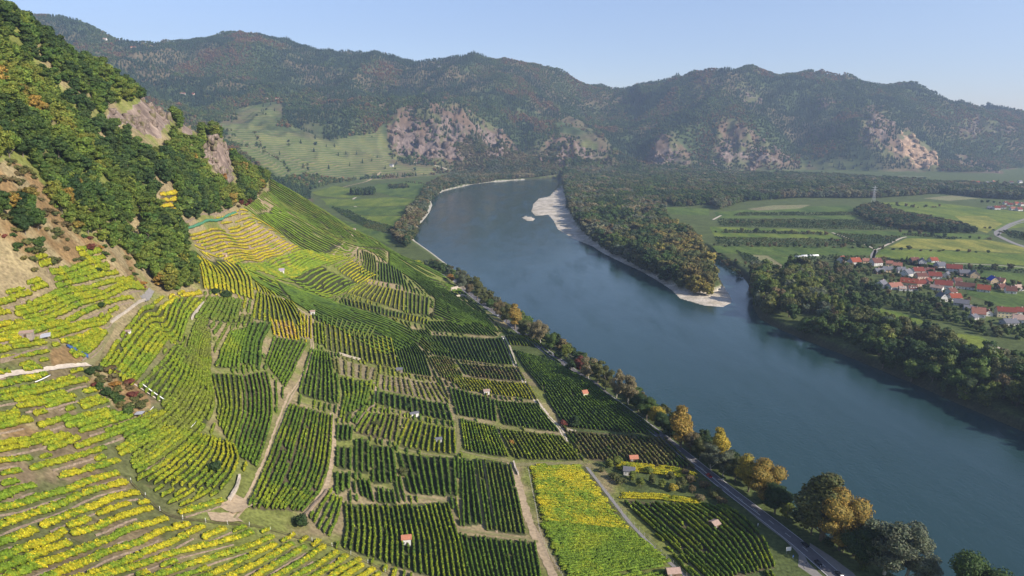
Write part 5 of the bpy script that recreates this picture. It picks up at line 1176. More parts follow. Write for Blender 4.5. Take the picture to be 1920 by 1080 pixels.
X, Y = jgrid(-300, -120, 230, 460, 5.0); Z = height(X, Y); px, py, t = project(X, Y, Z); k = (inside(px, py, cl[0]) | inside(px, py, cl[1])) & (t < 700)
wood('hillside_wood', X[k], Y[k], 9, 12, 1.1, [T_DG, T_G, T_MG, T_GOLD], [3, 4, 2, 1], [1, 0, 0, 0, 0], 30, 72, 'tree on the brown slope under the hillside wood', 'mid')
# scrub on the brown slopes and beside the gully
X, Y = jgrid(-320, -60, 100, 480, 3.6); Z = height(X, Y); px, py, t = project(X, Y, Z); k = np.zeros(len(X), bool)
for L in BROWN_NEAR[:3]: k |= inside(px, py, L)
k &= (t < 700) & (rng.random(len(X)) < 0.75) & (fbm(X/14, Y/14, 12, 2) > 0.40)
wood('hillside_scrub', X[k], Y[k], 3.5, 6.5, 1.3, [T_BR, T_OL, (0.15,0.14,0.045), T_G, T_OR, T_RED], [3, 5, 4, 3, 0.7, 0.5], [0, 0, 1, 0, 0], 20, 73, 'low bush on the brown dry slope', 'mid')
X, Y = jgrid(-330, -180, 380, 820, 4.5); Z = height(X, Y); px, py, t = project(X, Y, Z); k = inside(px, py, [(385,372),(410,385),(440,392),(470,385),(480,372),(500,350),(480,345),(465,372),(430,372),(400,350),(385,352)]) & (t < 1000)
wood('hillside_scrub', X[k], Y[k], 5, 8, 1.2, [T_BR, T_RED, T_OL], [3, 1.5, 2], [0.3, 0, 1, 0, 0], 20, 74, 'reddish bush above the yellow terraces', 'mid')
# 2 filler along the near bank
L_ = resample(offset(RW, 13.0), 100); k = (L_[:, 1] > 262)
X = np.concatenate([L_[k, 0]+rng.normal(0, 2.5, k.sum()), L_[k, 0]+5+rng.normal(0, 2.0, k.sum())]); Y = np.concatenate([L_[k, 1]+rng.normal(0, 3, k.sum()), L_[k, 1]+4+rng.normal(0, 3, k.sum())])
wood('bank_thicket', X, Y, 7.5, 13.5, 1.1, [T_DG, T_OL, T_GREY, T_BR, T_MG], [5, 4, 2, 2, 2], [5, 0, 4, 0, 2], 40, 75, 'lower tree or bush between river road and water', 'near')
lb = PZ([(735,440),(758,468),(776,448),(783,420),(797,402),(806,378),(828,355),(870,345),(940,336),(1046,331),(1046,322),(940,318),(860,325),(830,335),(812,345),(797,352),(790,375),(768,395),(755,420)], 6.5)
la = np.array(lb); X, Y = jgrid(la[:, 0].min(), la[:, 0].max(), la[:, 1].min(), la[:, 1].max(), 8.5); k = inside(X, Y, lb)
wood('far_bank_trees', X[k], Y[k], 12, 18, 1.1, [T_TAN, T_BR, T_OL, T_DG, T_GREY], [3, 3, 5, 3, 3], [7, 0, 1, 0.4, 2], 60, 76, 'tree on the far left bank of the river bend', 'mid')
# 3 island and river woods on the right bank
isl = PZ([(1055,336),(1058,352),(1064,378),(1072,405),(1100,440),(1150,474),(1205,500),(1262,530),(1292,544),(1322,552),(1342,546),(1334,512),(1316,482),(1304,458),(1280,440),(1256,424),(1240,404),(1250,390),(1332,384),(1345,395),(1400,378),(1500,371),(1600,372),(1660,371),(1765,363),(1850,372),(1925,376),(1925,354),(1800,350),(1745,346),(1600,335),(1400,328),(1200,324),(1060,325)], 6.5)
la = np.array(isl); X, Y = jgrid(la[:, 0].min(), la[:, 0].max(), la[:, 1].min(), la[:, 1].max(), 9.8); k = inside(X, Y, isl) & (rng.random(len(X)) < 0.93)
for hp in ([(1180,405),(1212,403),(1214,416),(1184,416)], [(1150,418),(1175,416),(1176,424),(1152,426)], [(1230,382),(1262,380),(1260,390),(1235,392)]): k &= ~inside(X, Y, PZ(hp, 6.5))
X = X[k]; Y = Y[k]; pxx, pyy, tt = project(X, Y, np.full(len(X), 6.5))
e1 = (pyy > 430) & (pxx > 1180)
wood('island_wood', X[~e1], Y[~e1], 14, 24, 1.05, [T_DG, T_G, T_OL, T_MG, T_BR, T_GREY, T_TAN], [6, 8, 9, 4, 2.5, 5, 2], [9, 0, 0.6, 0.6, 1.6], 80, 77, 'tree in the river wood behind the gravel bars', 'mid')
wood('island_wood', X[e1], Y[e1], 17, 26, 1.0, [T_DG, T_G, T_OL, (0.14,0.13,0.04), (0.17,0.14,0.045), (0.22,0.19,0.04)], [4, 4, 6, 5, 4, 2.5], [9, 0, 0.3, 0.8, 1], 60, 78, 'autumn coloured tree on the island end', 'mid')
rb_ = PZ([(1396,522),(1413,545),(1415,582),(1435,598),(1498,626),(1558,650),(1638,682),(1720,716),(1800,752),(1960,823),(2100,884),(2400,1010),(2400,770),(2100,700),(1925,676),(1880,668),(1840,655),(1790,648),(1770,618),(1700,612),(1650,600),(1648,578),(1700,586),(1745,602),(1800,605),(1830,628),(1925,640),(1925,622),(1840,612),(1790,590),(1760,568),(1740,560),(1650,552),(1620,530),(1600,505),(1530,498),(1490,512),(1450,520),(1425,510)], 6.5)
la = np.array(rb_); X, Y = jgrid(la[:, 0].min(), la[:, 0].max(), la[:, 1].min(), la[:, 1].max(), 7.6); k = inside(X, Y, rb_) & ~inside(X, Y, RIVER) & (rng.random(len(X)) < 0.9) & (fbm(X/22, Y/22, 140, 2) > 0.33)
X = X[k]; Y = Y[k]; d_ = seg_dist(X, Y, right_edge, False); pxx, pyy, tt = project(X, Y, np.full(len(X), 6.5))
e1 = d_ < 75
k2 = d_ > 0.5
wood('riverside_wood', X[e1 & k2], Y[e1 & k2], 11, 27, 0.95, [T_DG, T_G, T_MG, T_OL, (0.12,0.15,0.03), T_YG, T_BR, T_GREY], [5, 7, 7, 6, 5, 3, 1.2, 3], [8, 0, 1.2, 1.4, 2.0], 50, 79, 'tree at the water edge of the right bank', 'near')
wood('village_trees', X[~e1], Y[~e1], 6.5, 11, 1.05, [T_DG, T_G, T_MG, T_OL, T_BR, T_TAN], [6, 7, 4, 5, 2, 1], [8, 0.3, 2.5, 0.6, 1], 45, 80, 'tree between village and riverside wood', 'mid')
def line_trees(L, s, hmin, hmax, pal, label, name='hedgerow', kindp=(6, 0, 4, 0, 0), jit=2.5, z=6.5, w=None):
    P_ = np.array(PZ(L, z)); n = max(2, int(np.hypot(*np.diff(P_, axis=0).T).sum()/s)); Q = resample(P_, n)
    X = Q[:, 0]+rng.normal(0, jit, n); Y = Q[:, 1]+rng.normal(0, jit, n)
    wood(name, X, Y, hmin, hmax, 1.25, pal, w or [1]*len(pal), list(kindp), 40, 81, label, 'mid')
cp = PZ([(1602,398),(1640,384),(1700,406),(1800,424),(1838,438),(1760,438),(1650,424),(1612,408)], 6.5); la = np.array(cp)
X, Y = jgrid(la[:, 0].min(), la[:, 0].max(), la[:, 1].min(), la[:, 1].max(), 9); k = inside(X, Y, cp)
wood('field_copse', X[k], Y[k], 11, 15, 1.1, [T_DG, T_BR, T_OL], [5, 3, 2], [9, 0, 1, 0, 0], 60, 82, 'tree of the long dark copse in the fields', 'mid')
for L, s_, lb_ in [([(1345,436),(1440,437),(1545,441)], 9, 'bush in the hedge between fields right of the island'), ([(1345,462),(1500,464),(1650,465)], 9, 'bush in the hedge between fields right of the island'),
             ([(1640,468),(1720,470),(1800,472),(1850,475)], 12, 'bush in the hedge north of the village'), ([(1690,436),(1760,446),(1860,449)], 14, 'bush in the hedge beyond the copse'),
             ([(1345,480),(1400,500),(1440,515)], 7, 'bush along the side channel'), ([(1320,462),(1355,486),(1392,512)], 8, 'bush along the side channel'), ([(1840,380),(1925,385)], 12, 'tree beside the far village'), ([(1640,381),(1720,390),(1760,388)], 12, 'tree at the field edge under the far wood'),
             ([(1560,452),(1640,462)], 10, 'bush in the hedge between fields right of the island'), ([(1350,418),(1500,420),(1600,424)], 12, 'bush in the hedge between fields right of the island'), ([(1650,350),(1925,362)], 14, 'tree before the far right hills'), ([(1655,358),(1925,374)], 16, 'tree before the far right hills'), ([(1780,342),(1925,350)], 16, 'tree before the far right hills'),
             ([(1850,428),(1880,436),(1925,446)], 14, 'bush by the bend of the country road'), ([(1900,505),(1860,508),(1790,505)], 9, 'garden tree behind the village'), ([(1745,500),(1690,493),(1640,490)], 9, 'garden tree behind the village'), ([(1570,488),(1600,500),(1625,512)], 8, 'garden tree behind the village'),
             ([(480,335),(505,345),(540,352)], 12, 'bush at the foot of the far terraces'), ([(760,342),(800,346),(812,340)], 10, 'tree by the riverside path of the far plain')]:
    line_trees(L, s_, 5, 10, [T_DG, T_OL, T_BR], lb_)
cp = PZ([(655,362),(700,360),(702,366),(657,367)], 6.5); la = np.array(cp); X, Y = jgrid(la[:, 0].min(), la[:, 0].max(), la[:, 1].min(), la[:, 1].max(), 10); k = inside(X, Y, cp)
wood('plain_copse', X[k], Y[k], 18, 24, 0.8, [T_DG, T_G], [1, 1], [6, 2, 0, 0, 0], 60, 83, 'dark tree of the small copse in the left plain', 'mid')
cp = PZ([(728,350),(765,348),(768,353),(730,355)], 6.5); la = np.array(cp); X, Y = jgrid(la[:, 0].min(), la[:, 0].max(), la[:, 1].min(), la[:, 1].max(), 12); k = inside(X, Y, cp)
wood('plain_copse', X[k], Y[k], 8, 11, 1.1, [T_DG, T_OL], [1, 1], [6, 0, 2, 0, 0], 60, 84, 'low tree of the grey green thicket in the left plain', 'mid')
FB = []
for kf, L in FIELDS:
    if kf not in ('orchard', 'dark'): continue
    W_ = PZ(L, FLOOR); la = np.array(W_); gx = np.arange(la[:, 0].min(), la[:, 0].max(), 5.0); gy = np.arange(la[:, 1].min(), la[:, 1].max(), 9.0); X, Y = np.meshgrid(gx, gy); X = X.ravel()+rng.normal(0, 0.6, X.size); Y = Y.ravel()+rng.normal(0, 0.5, Y.size)
    k = inside(X, Y, W_) & (rng.random(len(X)) < 0.85); FB.append(np.stack([X[k], Y[k]], 1))
FB = np.concatenate(FB); wood('orchard_rows', FB[:, 0], FB[:, 1], 4.5, 7.5, 1.1, [T_DG, T_G, T_OL], [3, 3, 2], [0, 0, 1, 0, 0], 90, 85, 'fruit tree in the orchards of the plain', 'far')
vp = [(1565,486),(1640,482),(1700,488),(1760,500),(1830,512),(1925,535),(1925,640),(1840,632),(1770,600),(1720,578),(1640,562),(1600,530),(1565,505)]
W_ = PZ(vp, FLOOR); la = np.array(W_); X, Y = jgrid(la[:, 0].min(), la[:, 0].max(), la[:, 1].min(), la[:, 1].max(), 11); k = inside(X, Y, W_); ppx_, ppy_, _t = project(X, Y, np.full(len(X), FLOOR))
k &= ~inside(ppx_, ppy_, [(1800,542),(1925,550),(1925,590),(1820,566)])
for v_ in VILL_XY: k &= (np.hypot(X-v_[0], Y-v_[1]) > 9)
k &= rng.random(len(X)) < 0.68
wood('village_garden_trees', X[k], Y[k], 4, 7.5, 1.15, [T_DG, T_G, T_OL, T_BR, T_GOLD], [6, 6, 5, 2, 0.6], [6, 0.6, 4, 0, 0.6], 30, 86, 'garden tree between the village houses', 'mid')
# 4 the forest on the far hills
X, Y = jgrid(-3700, 4300, 1300, 5600, 11.5); Z = height(X, Y); px, py, t = project(X, Y, Z)
k = (Z > 11) & (px > -160) & (px < 2080) & (t > 1300)
# leave out what lies behind the crests
eps = 25.0; Zn = height(X*(1-eps/np.hypot(X, Y)), Y*(1-eps/np.hypot(X, Y))); slope = (Z-Zn)/eps; view = (Z-CAMZ)/np.hypot(X, Y)
k &= slope > view-0.16
dens = np.where(fbm(X/160, Y/160, 90, 3) > 0.36, 0.97, 0.75)
for L in TERR_PX: dens = np.where(inside(px, py, L) & (t > 1500), 0.018, dens)
for kx, L in ROCK_PX.items():
    kk = inside(px, py, L) & (t > 2500); dens = np.where(kk, {'a': 0.34, 'b': 0.34, 'c': 0.22, 'd': 0.42, 'e': 0.3, 'q': 0.03, 'f': 0.4, 'g': 0.5, 'h': 0.5, 'i': 0.5}[kx]*(0.4+1.2*(fbm(X/70, Y/70, 91, 2) > 0.5)), dens)
OPEN_PX = [([(560,235),(600,232),(610,262),(585,262)],0.2),([(505,238),(560,242),(600,262),(585,272),(530,262)],0.02),([(700,185),(722,232),(705,250),(640,262),(620,245)],1.0),([(230,105),(262,98),(270,112),(240,112)],0.3),([(490,195),(530,195),(530,230),(495,225)],0.05),([(1040,232),(1075,215),(1110,245),(1150,285),(1130,290),(1060,262)],0.12),([(1240,250),(1262,244),(1320,312),(1290,312)],0.25),([(1500,296),(1640,300),(1650,318),(1500,322)],0.2),([(1640,318),(1760,318),(1760,330),(1640,328)],0.05)]
for L, v in OPEN_PX: dens = np.where(inside(px, py, L) & (t > 1500), v, dens)
k &= rng.random(len(X)) < dens
X = X[k]; Y = Y[k]; Z = Z[k]; px = px[k]; py = py[k]
con = fbm(X/240, Y/240, 95, 3) + 0.10*(Z > 350) > 0.56
wood('far_forest', X[con], Y[con], 14, 19, 1.0, [(0.03,0.06,0.032), (0.045,0.08,0.036), (0.055,0.09,0.036)], [4, 4, 2], [1.5, 8, 0, 0, 0], 90, 96, 'tree', 'far')
wood('far_forest', X[~con], Y[~con], 11, 16, 1.15, [(0.055,0.095,0.03), (0.09,0.13,0.036), (0.125,0.135,0.042), (0.16,0.11,0.05), (0.20,0.11,0.05)], [6, 7, 5, 3.2, 2.2], [9, 0.3, 0.6, 0, 0], 150, 97, 'tree', 'far')
# ---- which ones become objects of their own
cand = []
for wi_, W_ in enumerate(WOODS):
    if W_['name'] in ('far_forest', 'orchard_rows'): continue
    s_ = W_['h']*1280/np.maximum(W_['t'], 1); vis = (W_['px'] > -30) & (W_['px'] < 1950) & (W_['py'] > 0) & (W_['py'] < 1100)
    bonus = 1.0
    for i in np.where(vis)[0]: cand.append((float(s_[i])*(2.0 if W_['name'] in ('field_copse', 'plain_copse', 'hedgerow') and i % 9 == 0 else 1.5 if W_['name'] == 'bank_thicket' else 1.0), wi_, int(i)))
cand.sort(reverse=True); chosen = {}
for s_, wi_, i in cand[:300-n_solo]: chosen.setdefault(wi_, set()).add(i)
TN_W = {0: 'dark green', 1: 'green'}
def tint_word(c_):
    r_, g_, b2 = c_
    if g_ > r_*1.35: return 'dark green' if g_ < 0.085 else 'mid green'
    if r_ > 1.6*g_ and r_ < 0.22: return 'dark red'
    if r_ > 0.24: return 'orange' if r_ > 1.5*g_ else 'golden yellow'
    if r_ > g_: return 'brown'
    return 'yellow green' if g_ > 0.13 else 'olive'
LAND = [(60,60,'at the upper left edge of the hillside wood'),(200,100,'just under the ridge line of the hillside wood'),(60,180,'high on the left of the hillside wood'),(180,200,'left of the broad pale crag'),(262,260,'below the broad pale crag'),(345,190,'above the narrow crag'),(330,290,'between the two crags'),(440,290,'behind the reddish crag'),(380,340,'at the foot of the reddish crag'),(150,330,'in the middle of the hillside wood'),(60,260,'above the brown dry slope'),(30,410,'on the brown dry slope at the left edge'),(140,400,'right of the brown dry slope'),(220,400,'above the gully'),(250,470,'on the left side of the gully'),(300,470,'on the right side of the gully'),(330,525,'at the foot of the gully beside golden vines'),(320,370,'round the small yellow clearing'),(240,330,'above the gully in the hillside wood'),
 (1450,560,'at the mouth of the side channel'),(1510,600,'on the right bank near the side channel'),(1590,640,'on the right bank below the village'),(1680,680,'at the water edge below the green meadow'),(1770,720,'at the water edge under the lower village'),(1880,780,'at the right edge of the picture above the water'),(1300,530,'at the tip of the island'),(1230,500,'on the island bank above the gravel'),(1550,540,'left of the village'),(1850,680,'on the right bank behind the water edge'),
 (1560,1040,'beside the road near the people'),(1400,930,'between river road and water by the bend'),(1300,860,'between road and water beside the brown tinged plot'),(1150,740,'at the bank below the long vineyard'),(1000,640,'on the bank by the top of the white lane'),(900,570,'on the bank beside the upper road'),(820,500,'on the bank behind the skyline vines'),
 (1700,420,'in the long dark copse'),(1450,440,'in the field hedges right of the island'),(1380,500,'along the side channel'),(680,365,'in the small copse of the left plain'),(1750,470,'in the hedge behind the village'),(760,420,'on the left bank of the far bend'),(1750,540,'between the village houses'),(1700,620,'beside the small meadow on the right bank'),(620,360,'in the left plain')]
LSEEN = {}
for wi_, S in chosen.items():
    W_ = WOODS[wi_]
    med = np.median(W_['h'][sorted(S)])
    for i in sorted(S):
        col_ = tint_word(W_['tint'][i]); a_, b2 = W_['px'][i], W_['py'][i]
        pl = min(LAND, key=lambda q: (q[0]-a_)**2+(1.5*(q[1]-b2))**2)[2]
        sz = 'tall ' if W_['h'][i] > med*1.08 else 'low ' if W_['h'][i] < med*0.92 else ''
        kd_ = KINDS_[W_['kd'][i]]; kw = {'broad': 'tree', 'bush': 'bush', 'tall': 'slim tree', 'open': 'loose crowned tree', 'conifer': 'conifer'}[kd_]
        lab = sz+col_+' '+kw+' '+pl
        add_tree(float(W_['x'][i]), float(W_['y'][i]), float(W_['h'][i]), kd_, W_['tint'][i], float(W_['w'][i]), lab, lab, 'near')
# every crown mesh of the masses is also the crown of one tree of its own
def source(me, kind, x, y, lab):
    if me.name in FIRST_CROWN: return FIRST_CROWN[me.name]
    return None
# ---- the rest: one object per wood
def scatter(name, W_list, lib, label=None):
    V = []; A_t = []; A_s = []; A_r = []; A_i = []
    srcs = []; keymap = {}
    for k_, L in lib.items():
        for me in L: keymap.setdefault(k_, []).append(len(srcs)); srcs.append(me)
    for W_, keep in W_list:
        kd = W_['kd'][keep]; n = len(kd)
        idx_ = np.array([keymap.get(KINDS_[q], keymap['broad'])[int(r_*len(keymap.get(KINDS_[q], keymap['broad'])))] for q, r_ in zip(kd, rng.random(n))]) if n else np.zeros(0, int)
        V.append(np.stack([W_['x'][keep], W_['y'][keep], np.maximum(W_['z'][keep], 0.3)-0.15], 1)); h = W_['h'][keep]; A_s.append(np.stack([h*W_['w'][keep], h*W_['w'][keep], h], 1)); A_t.append(W_['tint'][keep]); A_i.append(idx_); A_r.append(rng.uniform(0, 6.28, n))
    V = np.concatenate(V); S_ = np.concatenate(A_s); T__ = np.concatenate(A_t); I_ = np.concatenate(A_i); Rz = np.concatenate(A_r)
    if not len(V): return
    me = bpy.data.meshes.new(name); me.vertices.add(len(V)); me.vertices.foreach_set('co', V.astype(np.float32).ravel())
    for an, ty, d in (('tint', 'FLOAT_VECTOR', T__), ('sc', 'FLOAT_VECTOR', S_), ('rot', 'FLOAT_VECTOR', np.stack([Rz*0, Rz*0, Rz], 1))):
        at = me.attributes.new(an, ty, 'POINT'); at.data.foreach_set('vector', d.astype(np.float32).ravel())
    at = me.attributes.new('which', 'INT', 'POINT'); at.data.foreach_set('value', I_.astype(np.int32)); me.update()
    o = bpy.data.objects.new(name, me); COL.objects.link(o); tag(o, kind='stuff')
    g = bpy.data.node_groups.new(name, 'GeometryNodeTree'); g.interface.new_socket('Geometry', in_out='INPUT', socket_type='NodeSocketGeometry'); g.interface.new_socket('Geometry', in_out='OUTPUT', socket_type='NodeSocketGeometry')
    gi = g.nodes.new('NodeGroupInput'); go = g.nodes.new('NodeGroupOutput'); jn = g.nodes.new('GeometryNodeJoinGeometry')
    def na(nm, ty):
        n_ = g.nodes.new('GeometryNodeInputNamedAttribute'); n_.data_type = ty; n_.inputs[0].default_value = nm; return n_
    a_s = na('sc', 'FLOAT_VECTOR'); a_r = na('rot', 'FLOAT_VECTOR'); a_w = na('which', 'INT')
    for q, me_ in enumerate(srcs):
        if not (I_ == q).any(): continue
        so = FIRST_CROWN.get(me_.name)
        if so is None: MISSING.append((me_.name, q, lib)); continue
        oi = g.nodes.new('GeometryNodeObjectInfo'); oi.inputs['Object'].default_value = so; oi.inputs['As Instance'].default_value = True
        cmp = g.nodes.new('FunctionNodeCompare'); cmp.data_type = 'INT'; cmp.operation = 'EQUAL'; g.links.new(a_w.outputs[0], cmp.inputs[2]); cmp.inputs[3].default_value = q
        ip = g.nodes.new('GeometryNodeInstanceOnPoints'); g.links.new(gi.outputs[0], ip.inputs['Points']); g.links.new(cmp.outputs[0], ip.inputs['Selection']); g.links.new(oi.outputs['Geometry'], ip.inputs['Instance'])
        g.links.new(a_r.outputs[0], ip.inputs['Rotation']); g.links.new(a_s.outputs[0], ip.inputs['Scale']); g.links.new(ip.outputs[0], jn.inputs[0])
    g.links.new(jn.outputs[0], go.inputs[0]); md = o.modifiers.new('place', 'NODES'); md.node_group = g
    print(name, len(V))
    return o
MISSING = []
LANDF = [(150,60,'on the far left ridge'),(300,110,'on the wooded slope behind the near hill'),(440,70,'on the highest summit of the far left hills'),(500,200,'round the farmhouse above the far terraces'),(650,150,'in the middle of the left hills'),(650,230,'just above the far terraces'),(800,120,'on the middle hill crest'),(850,240,'on the widest rock face'),(950,200,'on the dark slope above the river bend'),(1000,290,'in the ravine between the two rock faces'),(1080,200,'left of the saddle in the skyline'),(1200,200,'right of the saddle in the skyline'),(1340,140,'on the first summit of the right hills'),(1400,250,'above the scattered brown rocks'),(1540,150,'on the second summit of the right hills'),(1600,280,'left of the pale quarry'),(1750,200,'on the slope above the pale quarry'),(1850,280,'on the hill at the right edge')]
# give every mid and far crown mesh one real tree (taken from the woods), so the masses can borrow it
def seed_lib(lib, W_name, lod):
    for k_, L in lib.items():
        for me in L:
            if me.name in FIRST_CROWN: continue
            for wi_, W_ in enumerate(WOODS):
                if W_['name'] != W_name: continue
                av = [i for i in np.where((W_['kd'] == KINDS_.index(k_)) | (k_ in ('bush', 'conifer', 'tall', 'open')))[0][:4000] if i not in chosen.get(wi_, set()) and 0 < W_['px'][i] < 1900]
                if av:
                    i = int(av[len(av)//2]); chosen.setdefault(wi_, set()).add(i)
                    x, y = float(W_['x'][i]), float(W_['y'][i]); h = float(W_['h'][i])
                    e = add_tree(x, y, h, k_, W_['tint'][i], float(W_['w'][i]), (lambda q: q)(tint_word(W_['tint'][i])+' tree '+min(LAND if W_name != 'far_forest' else LANDF, key=lambda q: (q[0]-W_['px'][i])**2+(1.5*(q[1]-W_['py'][i]))**2)[2]), 'single trees of '+W_name.replace('_', ' '), lod)
                    for c_ in e.children:
                        if c_.name.startswith('crown'): c_.data = me; FIRST_CROWN[me.name] = c_
                    break
seed_lib(MIDC, 'hillside_wood', 'mid'); seed_lib(FARC, 'far_forest', 'far')
by = {}
for wi_, W_ in enumerate(WOODS):
    keep = np.array([i for i in range(len(W_['x'])) if i not in chosen.get(wi_, set())], int)
    by.setdefault((W_['name'], W_['lod']), []).append((W_, keep))
for (nm, lod), WL in by.items():
    scatter(nm, WL, FARC if lod == 'far' else MIDC)
print('missing', [m_[:2] for m_ in MISSING], 'solo', n_solo, 'cand', len(cand))
# ------------------------------------------------------------------ crags: broken blocks standing out of the slopes
m, nt, b = new_mat('crag_rock', 0.92, 0.15); MATS['crag'] = m; P = wpos(nt)
for nm_, tint_, sc_ in (('crag', (0.72, 0.66, 0.60), 1.0), ('crag_far', (0.62, 0.54, 0.50), 0.16), ('crag_quarry', (1.15, 0.92, 0.66), 0.16)):
    m, nt, b = new_mat(nm_+'_rock', 0.92, 0.15); MATS[nm_] = m; P = wpos(nt)
    n_ = noise(nt, 0.5*sc_, 8, 0.72, stretch(nt, P, 1, 1, 0.4)); n2_ = noise(nt, 0.12*sc_, 4, 0.6, P)
    c = ramp(nt, n_, [(0.3, (0.11, 0.09, 0.08)), (0.48, (0.25, 0.205, 0.18)), (0.62, (0.40, 0.34, 0.30)), (0.76, (0.52, 0.46, 0.40))])
    c = mixc(nt, 'MULTIPLY', 1.0, c, tint_)
    c = mixc(nt, 'MIX', ramp(nt, n2_, [(0.5, 0.0), (0.6, 0.75)]), c, (0.13, 0.12, 0.05) if nm_ != 'crag_quarry' else (0.34, 0.25, 0.15))
    nt.links.new(c, b.inputs['Base Color']); bump(nt, b, n_, 0.8, 1.2/sc_)
def crag(poly, n, wmin, wmax, asp, mat, lab, bias=None, name='rock_crag'):
    P_ = np.array(poly); mn = P_.min(0); mx_ = P_.max(0); V = []; F = []; k = 0; got = 0; tries = 0
    g = np.random.default_rng(int(abs(mn[0])*7+abs(mn[1])))
    while got < n and tries < n*40:
        tries += 1; x = g.uniform(mn[0], mx_[0]); y = g.uniform(mn[1], mx_[1])
        if not inside(np.array([x]), np.array([y]), poly)[0]: continue
        if fbm(np.array([x/(wmax*3)]), np.array([y/(wmax*3)]), 55, 2)[0] < 0.42: continue
        z = float(height(np.array([x]), np.array([y]))[0])
        if bias is not None:
            a_, b_, _ = project(x, y, z)
            if g.random() > bias(float(a_), float(b_)): continue
        w = g.uniform(wmin, wmax); h = w*g.uniform(*asp); s = np.array([w*g.uniform(0.7, 1.3), w*g.uniform(0.7, 1.3), h])
        v = ICOV.copy(); v = np.sign(v)*np.abs(v)**0.45; v = v*(1+g.normal(0, 0.20, (len(v), 1)))*s/2
        a = g.uniform(0, 3.14); ca, sa = math.cos(a), math.sin(a); tl = g.normal(0, 0.18)
        v = np.stack([v[:, 0]*ca-v[:, 1]*sa+v[:, 2]*tl, v[:, 0]*sa+v[:, 1]*ca, v[:, 2]], 1)+np.array([x, y, z+h*g.uniform(-0.22, 0.12)])
        V.append(v); F.append(ICOF+k); k += len(v); got += 1
    if not got: return
    V = np.concatenate(V); o0 = V.mean(0); o = set_mesh('hill_rocks', V-o0, np.concatenate(F), MATS[mat], kind='structure'); o.location = o0
for (poly, a_, w_), n_, lab in zip(NC, (150, 60, 110, 14), ('broad pale crag below the ridge of the hillside wood', 'narrow upright crag right of the broad one', 'reddish brown crag at the lower right of the hillside wood', 'small rock sticking out at the left of the hillside wood')):
    crag(poly, n_, 2.6, 6.0, (0.9, 2.0), 'crag', lab)
lowb = lambda y0, y1: (lambda a, b_: 0.12+0.88*float(np.clip((b_-y0)/(y1-y0), 0, 1)))
for k_, n_, wmn, wmx, bi, lab in (('a', 120, 11, 30, lowb(215, 285), 'widest rock face above the river bend'), ('b', 64, 10, 26, lowb(262, 300), 'rock face right of the widest one behind the river wood'), ('c', 50, 9, 22, lowb(262, 300), 'narrow brown rock face in the middle of the far hills'),
    ('d', 54, 9, 24, lowb(240, 300), 'scattered brown rock face left of the dark ravine'), ('e', 44, 9, 22, None, 'grey crags left of the pale quarry'), ('q', 44, 12, 28, None, 'pale yellow quarry face on the right hill'), ('f', 26, 8, 18, None, 'small crags high on the right hill'), ('g', 24, 8, 17, None, 'crags near the top of the middle right summit'), ('h', 22, 8, 16, None, 'low crags at the foot of the right hill'), ('i', 16, 8, 16, None, 'small crags on the shoulder left of the quarry')):
    crag(CRAG_POLY[k_], n_, wmn, wmx, (0.7, 1.6), 'crag_quarry' if k_ == 'q' else 'crag_far', lab, bi, 'rock_face')
# ------------------------------------------------------------------ buildings
for nm, c_, v_ in (('wall_white',(0.62,0.59,0.54),0.08),('wall_cream',(0.70,0.60,0.36),0.08),('wall_tan',(0.58,0.42,0.26),0.1),('wall_grey',(0.42,0.40,0.38),0.1),('wall_pink',(0.62,0.42,0.34),0.1),('wall_wood',(0.17,0.11,0.07),0.3),('wall_stone',(0.30,0.25,0.2),0.4),
                   ('roof_red',(0.17,0.042,0.03),0.4),('roof_orange',(0.25,0.062,0.032),0.4),('roof_brown',(0.13,0.055,0.042),0.4),('roof_salmon',(0.27,0.12,0.085),0.4),('roof_hut',(0.42,0.17,0.105),0.25),('roof_grey',(0.13,0.13,0.145),0.2),('roof_blue',(0.02,0.06,0.36),0.1),('roof_tan',(0.36,0.25,0.20),0.25),('roof_lilac',(0.34,0.27,0.36),0.15),
                   ('frame_white',(0.75,0.74,0.7),0.05),('dark_wood',(0.09,0.06,0.04),0.3),('grey_metal',(0.35,0.36,0.38),0.1),('net_blue',(0.045,0.09,0.22),0.4),('net_green',(0.07,0.2,0.11),0.3),('sheet_grey',(0.42,0.42,0.45),0.2),('pipe_white',(0.8,0.78,0.74),0.05)):
    simple_mat(nm, c_, 0.85, v_, 1.6 if nm.startswith('roof') else 0.9, b_=0.2)
gm, gnt, gb = new_mat('window_glass', 0.12, 0.6); gb.inputs['Base Color'].default_value = (0.02, 0.025, 0.03, 1); MATS['glass'] = gm
def mesh_obj(name, V, F, mat, parent=None, smooth=False):
    me = bpy.data.meshes.new(name); me.from_pydata([tuple(map(float, v)) for v in V], [], [tuple(f) for f in F]); me.materials.append(mat)
    if smooth: me.polygons.foreach_set('use_smooth', [True]*len(me.polygons))
    me.update(); o = bpy.data.objects.new(name, me); COL.objects.link(o)
    if parent: o.parent = parent
    return o
def boxv(x0, x1, y0, y1, z0, z1, V, F):
    k = len(V); V += [(x0,y0,z0),(x1,y0,z0),(x1,y1,z0),(x0,y1,z0),(x0,y0,z1),(x1,y0,z1),(x1,y1,z1),(x0,y1,z1)]
    F += [(k,k+3,k+2,k+1),(k+4,k+5,k+6,k+7),(k,k+1,k+5,k+4),(k+1,k+2,k+6,k+5),(k+2,k+3,k+7,k+6),(k+3,k,k+4,k+7)]
WINM = {}
